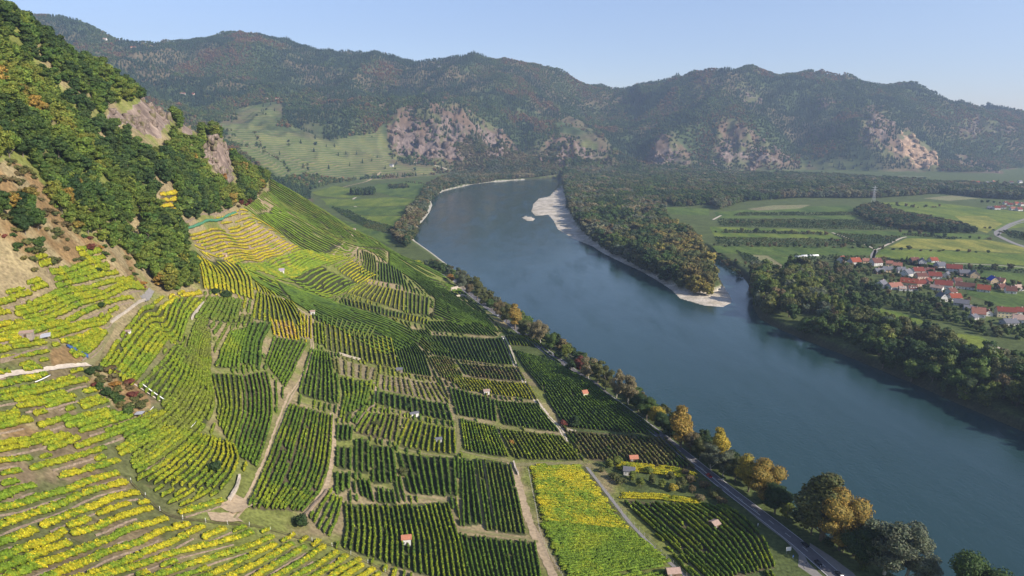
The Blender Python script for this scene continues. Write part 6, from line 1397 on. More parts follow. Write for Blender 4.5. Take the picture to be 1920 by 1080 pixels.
def win_mesh(w, h, nm='window'):
    k_ = (round(w, 2), round(h, 2), nm)
    if k_ not in WINM:
        V = []; F = []
        if nm == 'window':
            f = 0.09
            for a in ((-w/2-f, w/2+f, -h/2-f, -h/2), (-w/2-f, w/2+f, h/2, h/2+f), (-w/2-f, -w/2, -h/2, h/2), (w/2, w/2+f, -h/2, h/2), (-0.03, 0.03, -h/2, h/2)): boxv(a[0], a[1], -0.09, 0.0, a[2], a[3], V, F)
        else: boxv(-w/2, w/2, -0.05, 0.0, -h/2, h/2, V, F)
        me = bpy.data.meshes.new(nm); me.from_pydata(V, [], F); me.materials.append(MATS['frame_white'] if nm == 'window' else MATS['glass'] if nm == 'pane' else MATS['dark_wood']); me.update(); WINM[k_] = me
    return WINM[k_]
def add_win(parent, x, y, z, rz, w=1.0, h=1.3):
    o = bpy.data.objects.new('window', win_mesh(w, h)); COL.objects.link(o); o.parent = parent; o.location = (x, y, z); o.rotation_euler = (0, 0, rz)
    p = bpy.data.objects.new('pane', win_mesh(w-0.02, h-0.02, 'pane')); COL.objects.link(p); p.parent = o; return o
def house(x, y, z, w, l, hw, hr, rz, wall, roof, label, name='house', cat='house', group=None, win=True, chimney=True, storeys=1, dormers=0):
    """ridge along local x (length w), gables at +-x, depth l"""
    e = bpy.data.objects.new(name, None); COL.objects.link(e); e.location = (x, y, z); e.rotation_euler = (0, 0, rz); tag(e, label, cat, group)
    a, b_ = w/2, l/2
    V = [(-a,-b_,-1.2),(a,-b_,-1.2),(a,b_,-1.2),(-a,b_,-1.2),(-a,-b_,hw),(a,-b_,hw),(a,b_,hw),(-a,b_,hw),(-a,0,hw+hr),(a,0,hw+hr)]
    mesh_obj('wall', V, [(0,1,5,4),(2,3,7,6),(1,2,6,9,5),(3,0,4,8,7),(0,3,2,1),(4,5,9,8),(6,7,8,9)], MATS[wall], e)
    ov = 0.07*l; t = 0.28; ox = a+0.45
    s = hr/b_; V = []; F = []
    for sg in (-1, 1):
        k = len(V); yb = sg*(b_+ov); zb = hw-s*ov
        V += [(-ox,yb,zb+0.04),(ox,yb,zb+0.04),(ox,0,hw+hr+0.04),(-ox,0,hw+hr+0.04),(-ox,yb,zb+t),(ox,yb,zb+t),(ox,0,hw+hr+t),(-ox,0,hw+hr+t)]
        F += [(k,k+1,k+2,k+3),(k+7,k+6,k+5,k+4),(k,k+4,k+5,k+1),(k+1,k+5,k+6,k+2),(k+3,k+2,k+6,k+7),(k,k+3,k+7,k+4)] if sg < 0 else [(k+3,k+2,k+1,k),(k+4,k+5,k+6,k+7),(k+1,k+5,k+4,k),(k+2,k+6,k+5,k+1),(k+7,k+6,k+2,k+3),(k+4,k+7,k+3,k)]
    r_ = mesh_obj('roof', V, F, MATS[roof], e)
    if chimney:
        V = []; F = []; cx = a*rng.uniform(-0.5, 0.5); boxv(cx-0.4, cx+0.4, -0.9, -0.2, hw+hr*0.6, hw+hr+1.0, V, F); mesh_obj('chimney', V, F, MATS['wall_pink'], r_)
    for d_ in range(dormers):
        V = []; F = []; cx = -a+w*(d_+0.7)/(dormers+0.4); zz = hw+hr*0.3; boxv(cx-0.7, cx+0.7, -b_*0.78, -b_*0.15, zz-0.4, zz+1.0, V, F); q = mesh_obj('dormer', V, F, MATS[wall], r_)
    if win:
        for st in range(storeys):
            zz = 1.7+st*2.8
            if zz+0.8 > hw: break
            n = max(2, int(w/3.2))
            for i in range(n):
                xx = -a+w*(i+0.5)/n; add_win(e, xx, -b_, zz, 0)
                if st == 0 and i == n//2 and n > 2: continue
            for i in range(max(1, int(l/4))):
                yy = -b_+l*(i+0.5)/max(1, int(l/4)); add_win(e, -a, yy, zz, -math.pi/2); add_win(e, a, yy, zz, math.pi/2)
        if hr > 2.5: add_win(e, -a, 0, hw+hr*0.35, -math.pi/2, 0.9, 1.0); add_win(e, a, 0, hw+hr*0.35, math.pi/2, 0.9, 1.0)
        o = bpy.data.objects.new('door', win_mesh(1.1, 2.1, 'door')); COL.objects.link(o); o.parent = e; o.location = (a*0.12, -b_-0.02, 1.05); o.rotation_euler = (0, 0, 0)
    return e
def vz(zx, zy): return 1560+zx/5.333, 470+zy/5.333
VILL = [  # zoom x, zoom y of the foot, width m, depth m, wall h, roof h, turn, wall, roof, storeys, label
 (1752,668,15,10,6.2,3.2,-0.12,'wall_cream','roof_red',2,'cream two storey house with red roof at the right end of the village'),
 (1482,668,11,11,4.2,4.8,-0.25,'wall_white','roof_salmon',1,'house with large salmon roof left of the cream two storey one'),
 (1572,655,6,7,3.2,2.6,1.2,'wall_white','roof_orange',1,'small orange roofed annexe beside the salmon roofed house'),
 (1895,722,11,9,3.6,3.4,-0.2,'wall_white','roof_tan',1,'house with faded pinkish roof in front of the cream house'),
 (1535,415,12,10,3.4,4.2,-0.25,'wall_white','roof_orange',1,'white house with bright orange red roof by the green meadow'),
 (1802,430,10,9,3.6,4.2,-0.2,'wall_white','roof_brown',1,'white house with dark red roof at the far end of the meadow'),
 (1345,385,18,9,3.4,3.6,-0.22,'wall_white','roof_brown',1,'long low white house with dark red roof above the meadow'),
 (1625,330,11,9,4.2,4.0,1.15,'wall_tan','roof_blue',1,'tan house with bright blue roof'),
 (1440,275,9,10,4.6,4.4,1.25,'wall_tan','roof_grey',1,'tan gabled house with dark roof beside the grey one'),
 (1335,250,11,9,3.6,3.4,-0.3,'wall_pink','roof_grey',1,'pinkish house with dark grey roof'),
 (1232,215,17,10,5.0,4.4,-0.1,'wall_white','roof_red',2,'big white house with red roof on the far side of the village'),
 (1095,172,11,10,3.4,3.8,-0.3,'wall_grey','roof_grey',1,'dark grey roofed house left of the big red roofed one'),
 (1022,118,10,9,3.2,3.4,-0.35,'wall_white','roof_orange',1,'orange roofed house at the back of the village'),
 (832,122,11,9,3.4,3.6,-0.05,'wall_wood','roof_brown',1,'brown red roofed barn at the back of the village'),
 (915,135,9,9,3.8,3.8,1.1,'wall_white','roof_grey',1,'white gabled house with dark roof beside the barn'),
 (868,232,13,9,4.0,4.0,-0.05,'wall_white','roof_red',1,'house with flat red roof in the middle of the village'),
 (760,262,13,10,4.4,4.6,0.9,'wall_white','roof_grey',1,'white gabled house with long grey roof'),
 (900,280,12,8,3.6,3.4,-0.2,'wall_pink','roof_brown',1,'brownish roofed house before the flat red roof'),
 (1035,280,14,9,3.8,4.0,-0.3,'wall_white','roof_red',1,'red roofed house right of the brownish roof'),
 (635,385,16,9,3.4,3.6,-0.12,'wall_white','roof_salmon',1,'long white farmhouse with salmon roof at the village edge'),
 (782,352,17,9,4.2,4.2,-0.2,'wall_tan','roof_orange',1,'orange roofed house with three dormers'),
 (897,355,10,8,3.6,3.4,-0.2,'wall_pink','roof_red',1,'small red roofed house beside the one with dormers'),
 (1125,378,17,10,4.6,4.2,-0.45,'wall_white','roof_red',1,'large white house with red roof and broad white gable'),
 (1060,395,12,7,2.8,2.4,-0.45,'wall_white','roof_tan',1,'grey brown roofed shed before the large white house'),
 (505,372,13,9,4.2,4.2,1.0,'wall_white','roof_grey',1,'white gabled house with dark roof at the left village edge'),
 (1240,500,11,9,3.6,3.6,-0.2,'wall_white','roof_orange',1,'bright orange roofed house at the near corner of the meadow'),
 (1112,505,10,8,4.4,4.2,1.2,'wall_white','roof_grey',1,'white gable house with grey roof left of the bright orange roof'),
 (1310,552,13,9,3.0,3.0,-0.4,'wall_grey','roof_grey',1,'grey roofed outbuildings below the bright orange roof'),
 (665,172,10,8,3.4,3.2,-0.3,'wall_white','roof_salmon',1,'pale pink roofed house among trees'),
 (580,150,8,7,3.4,3.0,-0.1,'wall_tan','roof_salmon',1,'little pinkish roofed house left of the pale pink one'),
 (450,152,13,10,5.0,4.8,0.2,'wall_white','roof_brown',2,'white and brown red house where the field road enters'),
 (235,142,14,10,4.6,4.6,-0.1,'wall_white','roof_orange',1,'orange red roofed house between autumn trees'),
 (105,122,8,9,4.4,4.4,0.3,'wall_white','roof_orange',1,'leftmost orange red roof of the village'),
 (342,124,8,7,3.0,3.2,0.2,'wall_tan','roof_salmon',1,'salmon roofed cottage left of the field road'),
 (1790,748,12,9,3.0,2.8,-0.35,'wall_grey','roof_grey',1,'low dark roofed building at the lower right of the village'),
 (710,402,7,6,2.8,2.2,-0.2,'wall_white','roof_tan',1,'small white outbuilding under the orange roof with dormers'),
 (1175,355,8,7,3.2,3.0,-0.4,'wall_pink','roof_brown',1,'brown roofed annexe right of the large white gable'),
 (698,222,10,8,3.6,3.4,0.4,'wall_white','roof_grey',1,'slate roofed house behind the long grey roofed one'),
 (985,228,10,8,3.6,3.2,-0.3,'wall_white','roof_brown',1,'dark red roofed house behind the flat red roof'),
 (1155,270,9,8,3.4,3.4,0.7,'wall_grey','roof_grey',1,'dark gabled house before the big white one'),
 (560,215,11,8,3.4,3.6,0.2,'wall_tan','roof_grey',1,'dark roofed house in shade on the left of the village'),
 (480,232,12,8,3.4,3.4,-0.1,'wall_wood','roof_grey',1,'dark wooden barn at the left side of the village'),
 (1262,325,8,7,3.0,3.0,-0.2,'wall_white','roof_brown',1,'small house left of the long low white one'),
 (1700,392,9,8,3.2,3.2,0.3,'wall_wood','roof_brown',1,'dark brown house below the blue roofed one'),
 (1690,335,10,8,3.6,3.6,-0.5,'wall_tan','roof_salmon',1,'tan house right of the blue roofed one'),
 (1868,402,9,8,3.2,3.2,0.2,'wall_white','roof_tan',1,'pale house at the right edge above the meadow'),
 (1205,440,9,8,3.6,3.4,0.5,'wall_white','roof_brown',1,'brown roofed house behind the bright orange roof'),
 (1385,598,10,7,2.6,2.4,-0.3,'wall_grey','roof_grey',1,'low grey shed between orange roof and salmon roof'),
 (1425,690,8,7,2.6,2.2,0.4,'wall_grey','roof_grey',1,'grey outbuilding in front of the salmon roofed house'),
 (1910,640,10,8,3.4,3.4,-0.2,'wall_white','roof_red',1,'red roofed house cut by the right edge of the picture'),
 (815,405,9,7,3.0,2.8,-0.2,'wall_white','roof_brown',1,'little white house in front of the orange roof with dormers'),
 (965,330,10,8,3.4,3.2,0.9,'wall_pink','roof_red',1,'gabled red roofed house left of the broad white gable'),
]
for (zx, zy, w, l, hw, hr, rz, wa, ro, st, lab) in VILL:
    a, b_ = vz(zx, zy); x, y = at_z(a, b_, FLOOR); house(float(x), float(y)+l*0.4, FLOOR, w*1.12, l*1.12, hw*1.1, hr*1.12, rz+rng.uniform(-0.45, 0.45), wa, ro, lab, group='houses of the village', storeys=st, dormers=3 if 'dormers' in lab and 'beside' not in lab else 0)
FARH = [(1293,320,34,10,4,3.5,'wall_white','roof_salmon','long pale house at the foot of the rocks beyond the river wood'),(1358,324,10,8,3.5,3,'wall_white','roof_tan','tiny white house right of the long pale one'),
 (1576,333,20,11,5,5,'wall_white','roof_red','white house with red roof alone below the far hills'),
 (1823,343,13,10,5,4,'wall_white','roof_red','leftmost red and white house of the far hamlet'),(1833,344,12,9,5,4,'wall_white','roof_orange','orange roofed house of the far hamlet'),(1850,345,14,10,5,4,'wall_white','roof_grey','white grey roofed house of the far hamlet'),(1862,343,12,9,5,4,'wall_white','roof_salmon','pink roofed house of the far hamlet'),(1884,346,12,9,5,4,'wall_white','roof_red','red roofed house between trees of the far hamlet'),(1896,344,12,9,5,4,'wall_white','roof_brown','brown roofed house of the far hamlet'),(1912,343,14,10,6,4,'wall_white','roof_grey','white house at the right end of the far hamlet'),(1916,349,12,10,5,4,'wall_white','roof_red','nearer house at the right end of the far hamlet'),
 (1868,393,14,10,5,4.5,'wall_white','roof_red','white gabled house at the left of the second village'),(1856,392,12,9,3.5,3.5,'wall_grey','roof_grey','grey house left of the white gabled one'),(1880,391,12,9,4,4.5,'wall_white','roof_brown','brown red roof behind the white gabled house'),(1893,386,12,9,4,4,'wall_white','roof_red','red roof among trees of the second village'),(1898,394,11,9,4.5,4,'wall_white','roof_salmon','small white house of the second village'),(1910,395,14,10,4,4.5,'wall_white','roof_red','broad red roof of the second village'),(1914,386,10,9,5,4,'wall_white','roof_brown','upper white house of the second village'),(1905,384,10,9,4,4,'wall_tan','roof_orange','orange roof behind the second village'),(1885,383,10,9,4,4,'wall_white','roof_brown','dark roof at the back of the second village')]
for (a, b_, w, l, hw, hr, wa, ro, lab) in FARH:
    x, y = at_z(a, b_, FLOOR); house(float(x), float(y), FLOOR, w, l, hw, hr, rng.uniform(-0.4, 0.4), wa, ro, lab, group='houses far across the plain', storeys=1)
HILLH = [(734,313,15,11,6,5,'wall_white','roof_grey','white house beside the rocky knoll at the end of the plain'),(597,345,11,9,5,3,'wall_white','roof_tan','small white chapel like house in the left plain'),(518,187,30,11,5,4,'wall_white','roof_orange','white farmhouse with orange roof above the far terraces'),(500,187,12,9,4,4,'wall_white','roof_red','outbuilding left of the hill farmhouse'),(343,178,24,10,5,4,'wall_white','roof_salmon','pale house in the forest on the left hills'),(362,178,14,10,4,4,'wall_pink','roof_red','small house right of the pale forest house'),(196,76,26,12,7,5,'wall_white','roof_tan','white building high on the far left ridge'),(250,90,26,10,4,4,'wall_tan','roof_orange','low building right of the white ridge building'),(824,128,16,12,8,4,'wall_white','roof_grey','white hut near the top of the middle hill')]
for (a, b_, w, l, hw, hr, wa, ro, lab) in HILLH:
    X, Y, Z, T = trace([a], [b_], True)
    if T[0] > 5000:
        X, Y, Z, T = trace([a], [b_+14], True)
    house(float(X[0]), float(Y[0]), float(Z[0])+1.5, w, l, hw, hr, rng.uniform(-0.3, 0.3), wa, ro, lab, group='lone houses on the far hills')
# ------------------------------------------------------------------ vineyard huts
HUTS = [(762,1022,3.6,3.2,2.9,1.1,0.15,'wall_white','roof_hut','white vineyard hut with orange red roof among the tall vines',0),
 (1340,990,3.6,4.4,2.2,1.0,0.5,'wall_wood','roof_tan','wooden shed with pale brown roof in the vines by the river road',0),
 (1262,1082,5.4,4.2,2.4,1.3,0.1,'wall_wood','roof_tan','wooden shed with pinkish brown roof at the bottom of the lane',0),
 (1188,866,4.6,3.6,2.2,1.4,0.1,'wall_wood','roof_hut','red roofed hut behind the orchard trees',0),
 (1180,890,6.2,4.6,2.6,1.6,-0.2,'wall_white','roof_grey','white hut with slate grey roof in the orchard',0),
 (1096,743,3.6,4.6,2.6,1.6,0.35,'wall_cream','roof_hut','small orange roofed hut near the river bank',0),
 (912,739,4.0,4.0,2.4,0.6,0.2,'wall_white','roof_tan','white cube hut above the rich green vines',0),
 (822,829,3.4,3.0,1.6,0.7,0.3,'wall_grey','roof_grey','dark grey shed in the yellow green vines',0),
 (237,628,2.8,2.4,1.5,0.3,0.2,'wall_white','roof_tan','white box among the yellow vines right of the hillside path',0),
 (46,634,5.0,3.4,2.0,0.4,0.35,'wall_stone','roof_tan','low ruined stone hut in the upper left terraces',0),
 (528,512,4.2,3.6,2.4,1.4,0.3,'wall_white','roof_lilac','little hut with lilac roof on the golden upper slope',0),
 (586,590,3.2,3.0,2.4,0.7,0.2,'wall_white','roof_tan','white hut at the head of the upper track',0),
 (749,698,4.0,3.6,2.0,1.0,0.1,'wall_stone','roof_grey','grey stone hut right of the brown mown plot',0),
 (776,781,5.0,3.0,1.8,0.6,0.5,'wall_white','roof_grey','whitish hut over the middle terraces',0),
 (421,482,3.0,2.6,2.0,0.6,0.2,'wall_tan','roof_tan','tiny tan hut above the golden spur',0),
 (664,420,3.4,3.0,1.6,0.5,0.2,'wall_white','roof_tan','pale hut under the skyline of the slope',0)]
for (a, b_, w, l, hw, hr, rz, wa, ro, lab, _) in HUTS:
    P_ = trace_near([(a, b_)])[0]; z = float(height(P_[:1], P_[1:2])[0])
    e = house(float(P_[0]), float(P_[1])+0.8, z+0.25, w, l, hw, hr, rz, wa, ro, lab, name='vineyard_hut', cat='hut', win=False, chimney=False)
    o = bpy.data.objects.new('door', win_mesh(0.9, 1.5, 'door')); COL.objects.link(o); o.parent = e; o.location = (0.3, -l/2-0.02, 0.8)
    if hw > 2.1: add_win(e, -w*0.28, -l/2, 1.5, 0, 0.6, 0.6)
# pent roofed stand by the rusty slope
P_ = trace_near([(262,784)])[0]; z = float(height(P_[:1], P_[1:2])[0]); e = bpy.data.objects.new('field_shelter', None); COL.objects.link(e); e.location = (P_[0], P_[1], z); tag(e, 'open shelter with slanted pale blue grey sheet roof under the rusty slope', 'shelter')
V = []; F = []; V = [(-1.6,-1.2,1.9),(1.7,-1.2,2.2),(1.7,1.4,2.5),(-1.6,1.4,2.2),(-1.6,-1.2,1.98),(1.7,-1.2,2.28),(1.7,1.4,2.58),(-1.6,1.4,2.28)]; mesh_obj('roof', V, [(0,3,2,1),(4,5,6,7),(0,1,5,4),(1,2,6,5),(2,3,7,6),(3,0,4,7)], MATS['sheet_grey'], e)
for sx_, sy_ in ((-1.4,-1.0),(1.5,-1.0),(1.5,1.2),(-1.4,1.2)):
    V = []; F = []; boxv(sx_-0.07, sx_+0.07, sy_-0.07, sy_+0.07, -0.6, 2.1, V, F); mesh_obj('post', V, F, MATS['dark_wood'], e)
V = []; F = []; boxv(-0.9, 1.0, -0.6, 0.9, 0, 0.9, V, F); mesh_obj('bench_box', V, F, MATS['wall_wood'], e)
# sheets, nets, pipes lying on the slope
def ground_tube(name, L, r, mat, lab, cat, lift=0.3, jitter=0.0, k=6):
    Q = smooth_line(trace_near(L), 26 if jitter else 8); zz = height(Q[:, 0], Q[:, 1])+lift
    P_ = np.concatenate([Q, zz[:, None]], 1); rad = [r*(1+rng.uniform(-jitter, jitter)) for _ in range(len(P_))]
    if jitter: P_ += rng.normal(0, jitter*0.25, P_.shape)
    V, F = tube(P_, rad, k); n = len(P_); F += [tuple(range(k))[::-1], tuple(range((n-1)*k, n*k))]
    o = mesh_obj(name, V, F, MATS[mat], None, True); tag(o, lab, cat); return o
ground_tube('rolled_net', [(126,650),(140,658),(152,664),(166,671)], 0.75, 'net_blue', 'blue bird net heaped along the terrace above the path junction', 'net', 0.5, 0.35)
ground_tube('rolled_net', [(200,686),(212,691),(222,697),(230,703)], 0.6, 'net_blue', 'blue bird net heaped below the path junction', 'net', 0.5, 0.35)
ground_tube('rolled_net', [(346,431),(372,423),(398,415),(420,410)], 1.3, 'net_green', 'long green net over the top edge of the golden terraces', 'net', 0.8, 0.25)
ground_tube('rolled_net', [(420,409),(430,404),(441,400)], 1.2, 'net_green', 'short green net at the upper end of the long green one', 'net', 0.8, 0.25)
ground_tube('water_pipe', [(266,724),(290,742),(313,757)], 0.22, 'pipe_white', 'long white pipe lying below the rusty slope', 'pipe', 1.3)
ground_tube('water_pipe', [(358,805),(369,793)], 0.18, 'pipe_white', 'short white pipe on the grass right of the white shelter', 'pipe', 0.9)
ground_tube('water_pipe', [(67,722),(95,709)], 0.2, 'pipe_white', 'white pipe beside the vines under the pale hillside path', 'pipe', 1.2)
ground_tube('water_pipe', [(278,775),(288,764)], 0.15, 'pipe_white', 'short white pipe beside the shelter', 'pipe', 0.4)
P_ = trace_near([(84,634)])[0]; z = float(height(P_[:1], P_[1:2])[0])
V = []; F = []; boxv(-2.3, 2.3, -1.6, 1.6, 1.2, 1.35, V, F); o = mesh_obj('roof_sheet', V, F, MATS['sheet_grey']); o.location = (P_[0], P_[1], z); o.rotation_euler = (0.25, -0.1, 0.5); tag(o, 'grey corrugated sheet roof lying over the vines near the stone hut', 'sheet')
# dry stone walls
def stone_wall(L, hgt, mat, lab, thick=0.8, name='stone_wall'):
    Q = smooth_line(trace_near(L), 14); T_ = np.gradient(Q, axis=0); T_ /= np.hypot(T_[:, 0], T_[:, 1])[:, None]; N_ = np.stack([T_[:, 1], -T_[:, 0]], 1)
    z = height(Q[:, 0], Q[:, 1]); V = []; F = []; n = len(Q)
    for i in range(n):
        for sg, zz in ((-1, -1.0), (-1, hgt), (1, hgt), (1, -1.0)): V.append((Q[i, 0]+N_[i, 0]*thick/2*sg+rng.normal(0, 0.05), Q[i, 1]+N_[i, 1]*thick/2*sg+rng.normal(0, 0.05), z[i]+zz*(1+rng.normal(0, 0.06))))
    for i in range(n-1):
        for j in range(4): F.append((i*4+j, i*4+(j+1) % 4, (i+1)*4+(j+1) % 4, (i+1)*4+j))
    F += [(0,1,2,3),((n-1)*4+3,(n-1)*4+2,(n-1)*4+1,(n-1)*4)]
    o = mesh_obj(name, V, F, MATS[mat]); tag(o, lab, 'wall'); return o
simple_mat('wall_drystone', (0.24, 0.18, 0.125), 0.95, 0.5, 1.2); simple_mat('wall_limewash', (0.46, 0.39, 0.31), 0.95, 0.35, 0.9)
for L, h_, mt, lab in [([(636,664),(655,670),(676,676)], 1.6, 'wall_limewash', 'pale wall at the top of the small brown plot'), ([(846,545),(860,541),(872,543)], 4.0, 'wall_limewash', 'tall sandstone wall above the river road'), ([(856,558),(868,556),(882,562)], 3.0, 'wall_limewash', 'lower sandstone wall beside the river road'),
    ([(668,797),(676,785),(690,768),(700,762)], 1.1, 'wall_drystone', 'curving stone wall beside the short green vines'), ([(208,606),(225,592),(250,577),(272,563)], 1.0, 'wall_limewash', 'pale wall along the bend of the hillside path'), ([(572,968),(592,945),(614,920)], 1.2, 'wall_drystone', 'stone wall of the tan terrace right of the long green vines'),
    ([(430,940),(445,915),(450,895)], 1.6, 'wall_limewash', 'tan wall curving left of the farm track'), ([(360,600),(368,585),(382,568)], 1.4, 'wall_limewash', 'light wall at the lower end of the orange yellow rows'), ([(645,497),(662,490)], 1.0, 'wall_drystone', 'short wall above the yellow plot'), ([(690,532),(712,530),(735,535)], 1.6, 'wall_drystone', 'stone wall above the olive yellow vines'),
    ([(0,680),(40,668),(88,655)], 1.4, 'wall_drystone', 'sandy wall under the lowest row of the upper terraces'), ([(963,868),(966,880),(972,892)], 1.5, 'wall_limewash', 'crumbled pale wall at the corner of the yellow field'), ([(345,418),(395,402),(440,385)], 1.0, 'wall_drystone', 'low wall between wood edge and golden terraces'), ([(600,425),(618,432),(640,444)], 1.0, 'wall_drystone', 'stone wall along the ridge track')]:
    stone_wall(L, h_, mt, lab)
# terrace walls of the left slope: one below each stony terrace row
nw = 0
for i, r in enumerate(ROWS):
    if r['plot'] != 'single' or r.get('second'): continue
    if i % 7 == 0: continue
    Q = r['line']; n = len(Q); a0 = rng.integers(0, max(1, n//4)); a1 = n-rng.integers(0, max(1, n//3)); Q = Q[a0:a1]
    if len(Q) < 6: continue
    T_ = np.gradient(Q, axis=0); T_ /= np.hypot(T_[:, 0], T_[:, 1])[:, None]; N_ = np.stack([T_[:, 1], -T_[:, 0]], 1)
    sgn = -np.sign(np.mean(height(Q[:, 0]+N_[:, 0], Q[:, 1]+N_[:, 1])-height(Q[:, 0], Q[:, 1])))
    C0 = Q+N_*sgn*1.9; z = height(C0[:, 0], C0[:, 1]); V = []; F = []
    for k_ in range(len(Q)):
        o_ = N_[k_]*sgn
        hh = 0.75+rng.normal(0, 0.12) if rng.random() > 0.12 else 0.2
        for d_, zz in ((-0.4, 0.1+hh*0.25), (0.0, hh*0.6), (0.2, hh*0.5), (0.4, -0.6)): V.append((C0[k_, 0]+o_[0]*d_+rng.normal(0, 0.06), C0[k_, 1]+o_[1]*d_+rng.normal(0, 0.06), z[k_]+zz))
    for k_ in range(len(Q)-1):
        for j in range(3): F.append((k_*4+j, k_*4+j+1, (k_+1)*4+j+1, (k_+1)*4+j))
    o = mesh_obj('terrace_wall', V, F, MATS['wall_drystone']); tag(o, 'low dry stone wall holding a vine terrace on the left slope', 'wall', 'terrace walls of the left slope'); nw += 1
# ------------------------------------------------------------------ rail fence across the slope, fence of the lane
def fence(name, L, sp, ph, rails, rr, pm, rm, lab, cat='fence', pr=0.07, ext=None):
    Q0 = trace_near(L)
    if ext is not None: Q0 = np.concatenate([Q0, [Q0[-1]+(Q0[-1]-Q0[-2])/np.hypot(*(Q0[-1]-Q0[-2]))*ext]])
    Ln = np.hypot(*np.diff(Q0, axis=0).T).sum(); Q = smooth_line(Q0, max(6, int(Ln/1.5))); o_ = Q[0].copy(); z = height(Q[:, 0], Q[:, 1])
    e = bpy.data.objects.new(name, None); COL.objects.link(e); e.location = (o_[0], o_[1], z[0]); tag(e, lab, cat); base = np.array([o_[0], o_[1], z[0]])
    P3 = np.concatenate([Q, z[:, None]], 1)-base
    for hz, sd_ in rails:
        T_ = np.gradient(Q, axis=0); T_ /= np.hypot(T_[:, 0], T_[:, 1])[:, None]; off = np.stack([T_[:, 1], -T_[:, 0], T_[:, 0]*0], 1)*sd_
        V, F = tube(P3+off+np.array([0, 0, hz]), [rr]*len(P3), 5); mesh_obj('rail', V, F, MATS[rm], e, True)
    s = resample(np.concatenate([P3], 0), max(2, int(Ln/sp))); pv_, pf_ = tube([(0, 0, -0.5), (0, 0, ph)], [pr, pr], 5); pf_.append(tuple(range(5, 10)))
    me = bpy.data.meshes.new('post'); me.from_pydata([tuple(v) for v in pv_], [], pf_); me.materials.append(MATS[pm]); me.update()
    for q in s:
        p = bpy.data.objects.new('post', me); COL.objects.link(p); p.parent = e; p.location = q; p.rotation_euler = (rng.normal(0, 0.05), rng.normal(0, 0.05), 0)
fence('rail_fence', [(246,905),(256,917),(272,932),(290,950),(308,965),(325,973),(370,978),(420,984),(460,986),(482,989),(530,1001),(560,1012),(600,1018),(640,1031),(668,1046),(700,1062),(742,1084)], 7.0, 1.9, [(1.0, 0), (0.5, 0.35)], 0.08, 'pipe_white', 'dark_wood', 'long rail fence with pale posts crossing the lower slope', ext=25)
fence('lane_fence', [(1106,884),(1140,928),(1182,978),(1240,1038),(1270,1066),(1300,1092)], 4.5, 2.1, [(1.9, 0), (1.0, 0)], 0.025, 'pale_bark', 'grey_metal', 'wire fence with wooden posts along the lane right of the yellow field', ext=15)
fence('row_end_posts', [(990,880),(996,910),(1006,960),(1012,1000),(1030,1040),(1056,1084)], 2.1, 1.7, [(1.5, 0)], 0.02, 'pale_bark', 'grey_metal', 'line of end posts casting ticks of shadow left of the yellow field', ext=10, pr=0.1)
fence('guard_rail', [(1285,858),(1330,893),(1380,934),(1425,968)], 6.0, 0.8, [(0.65, 0)], 0.12, 'grey_metal', 'frame_white', 'metal guard rail between the road and the riverside trees')
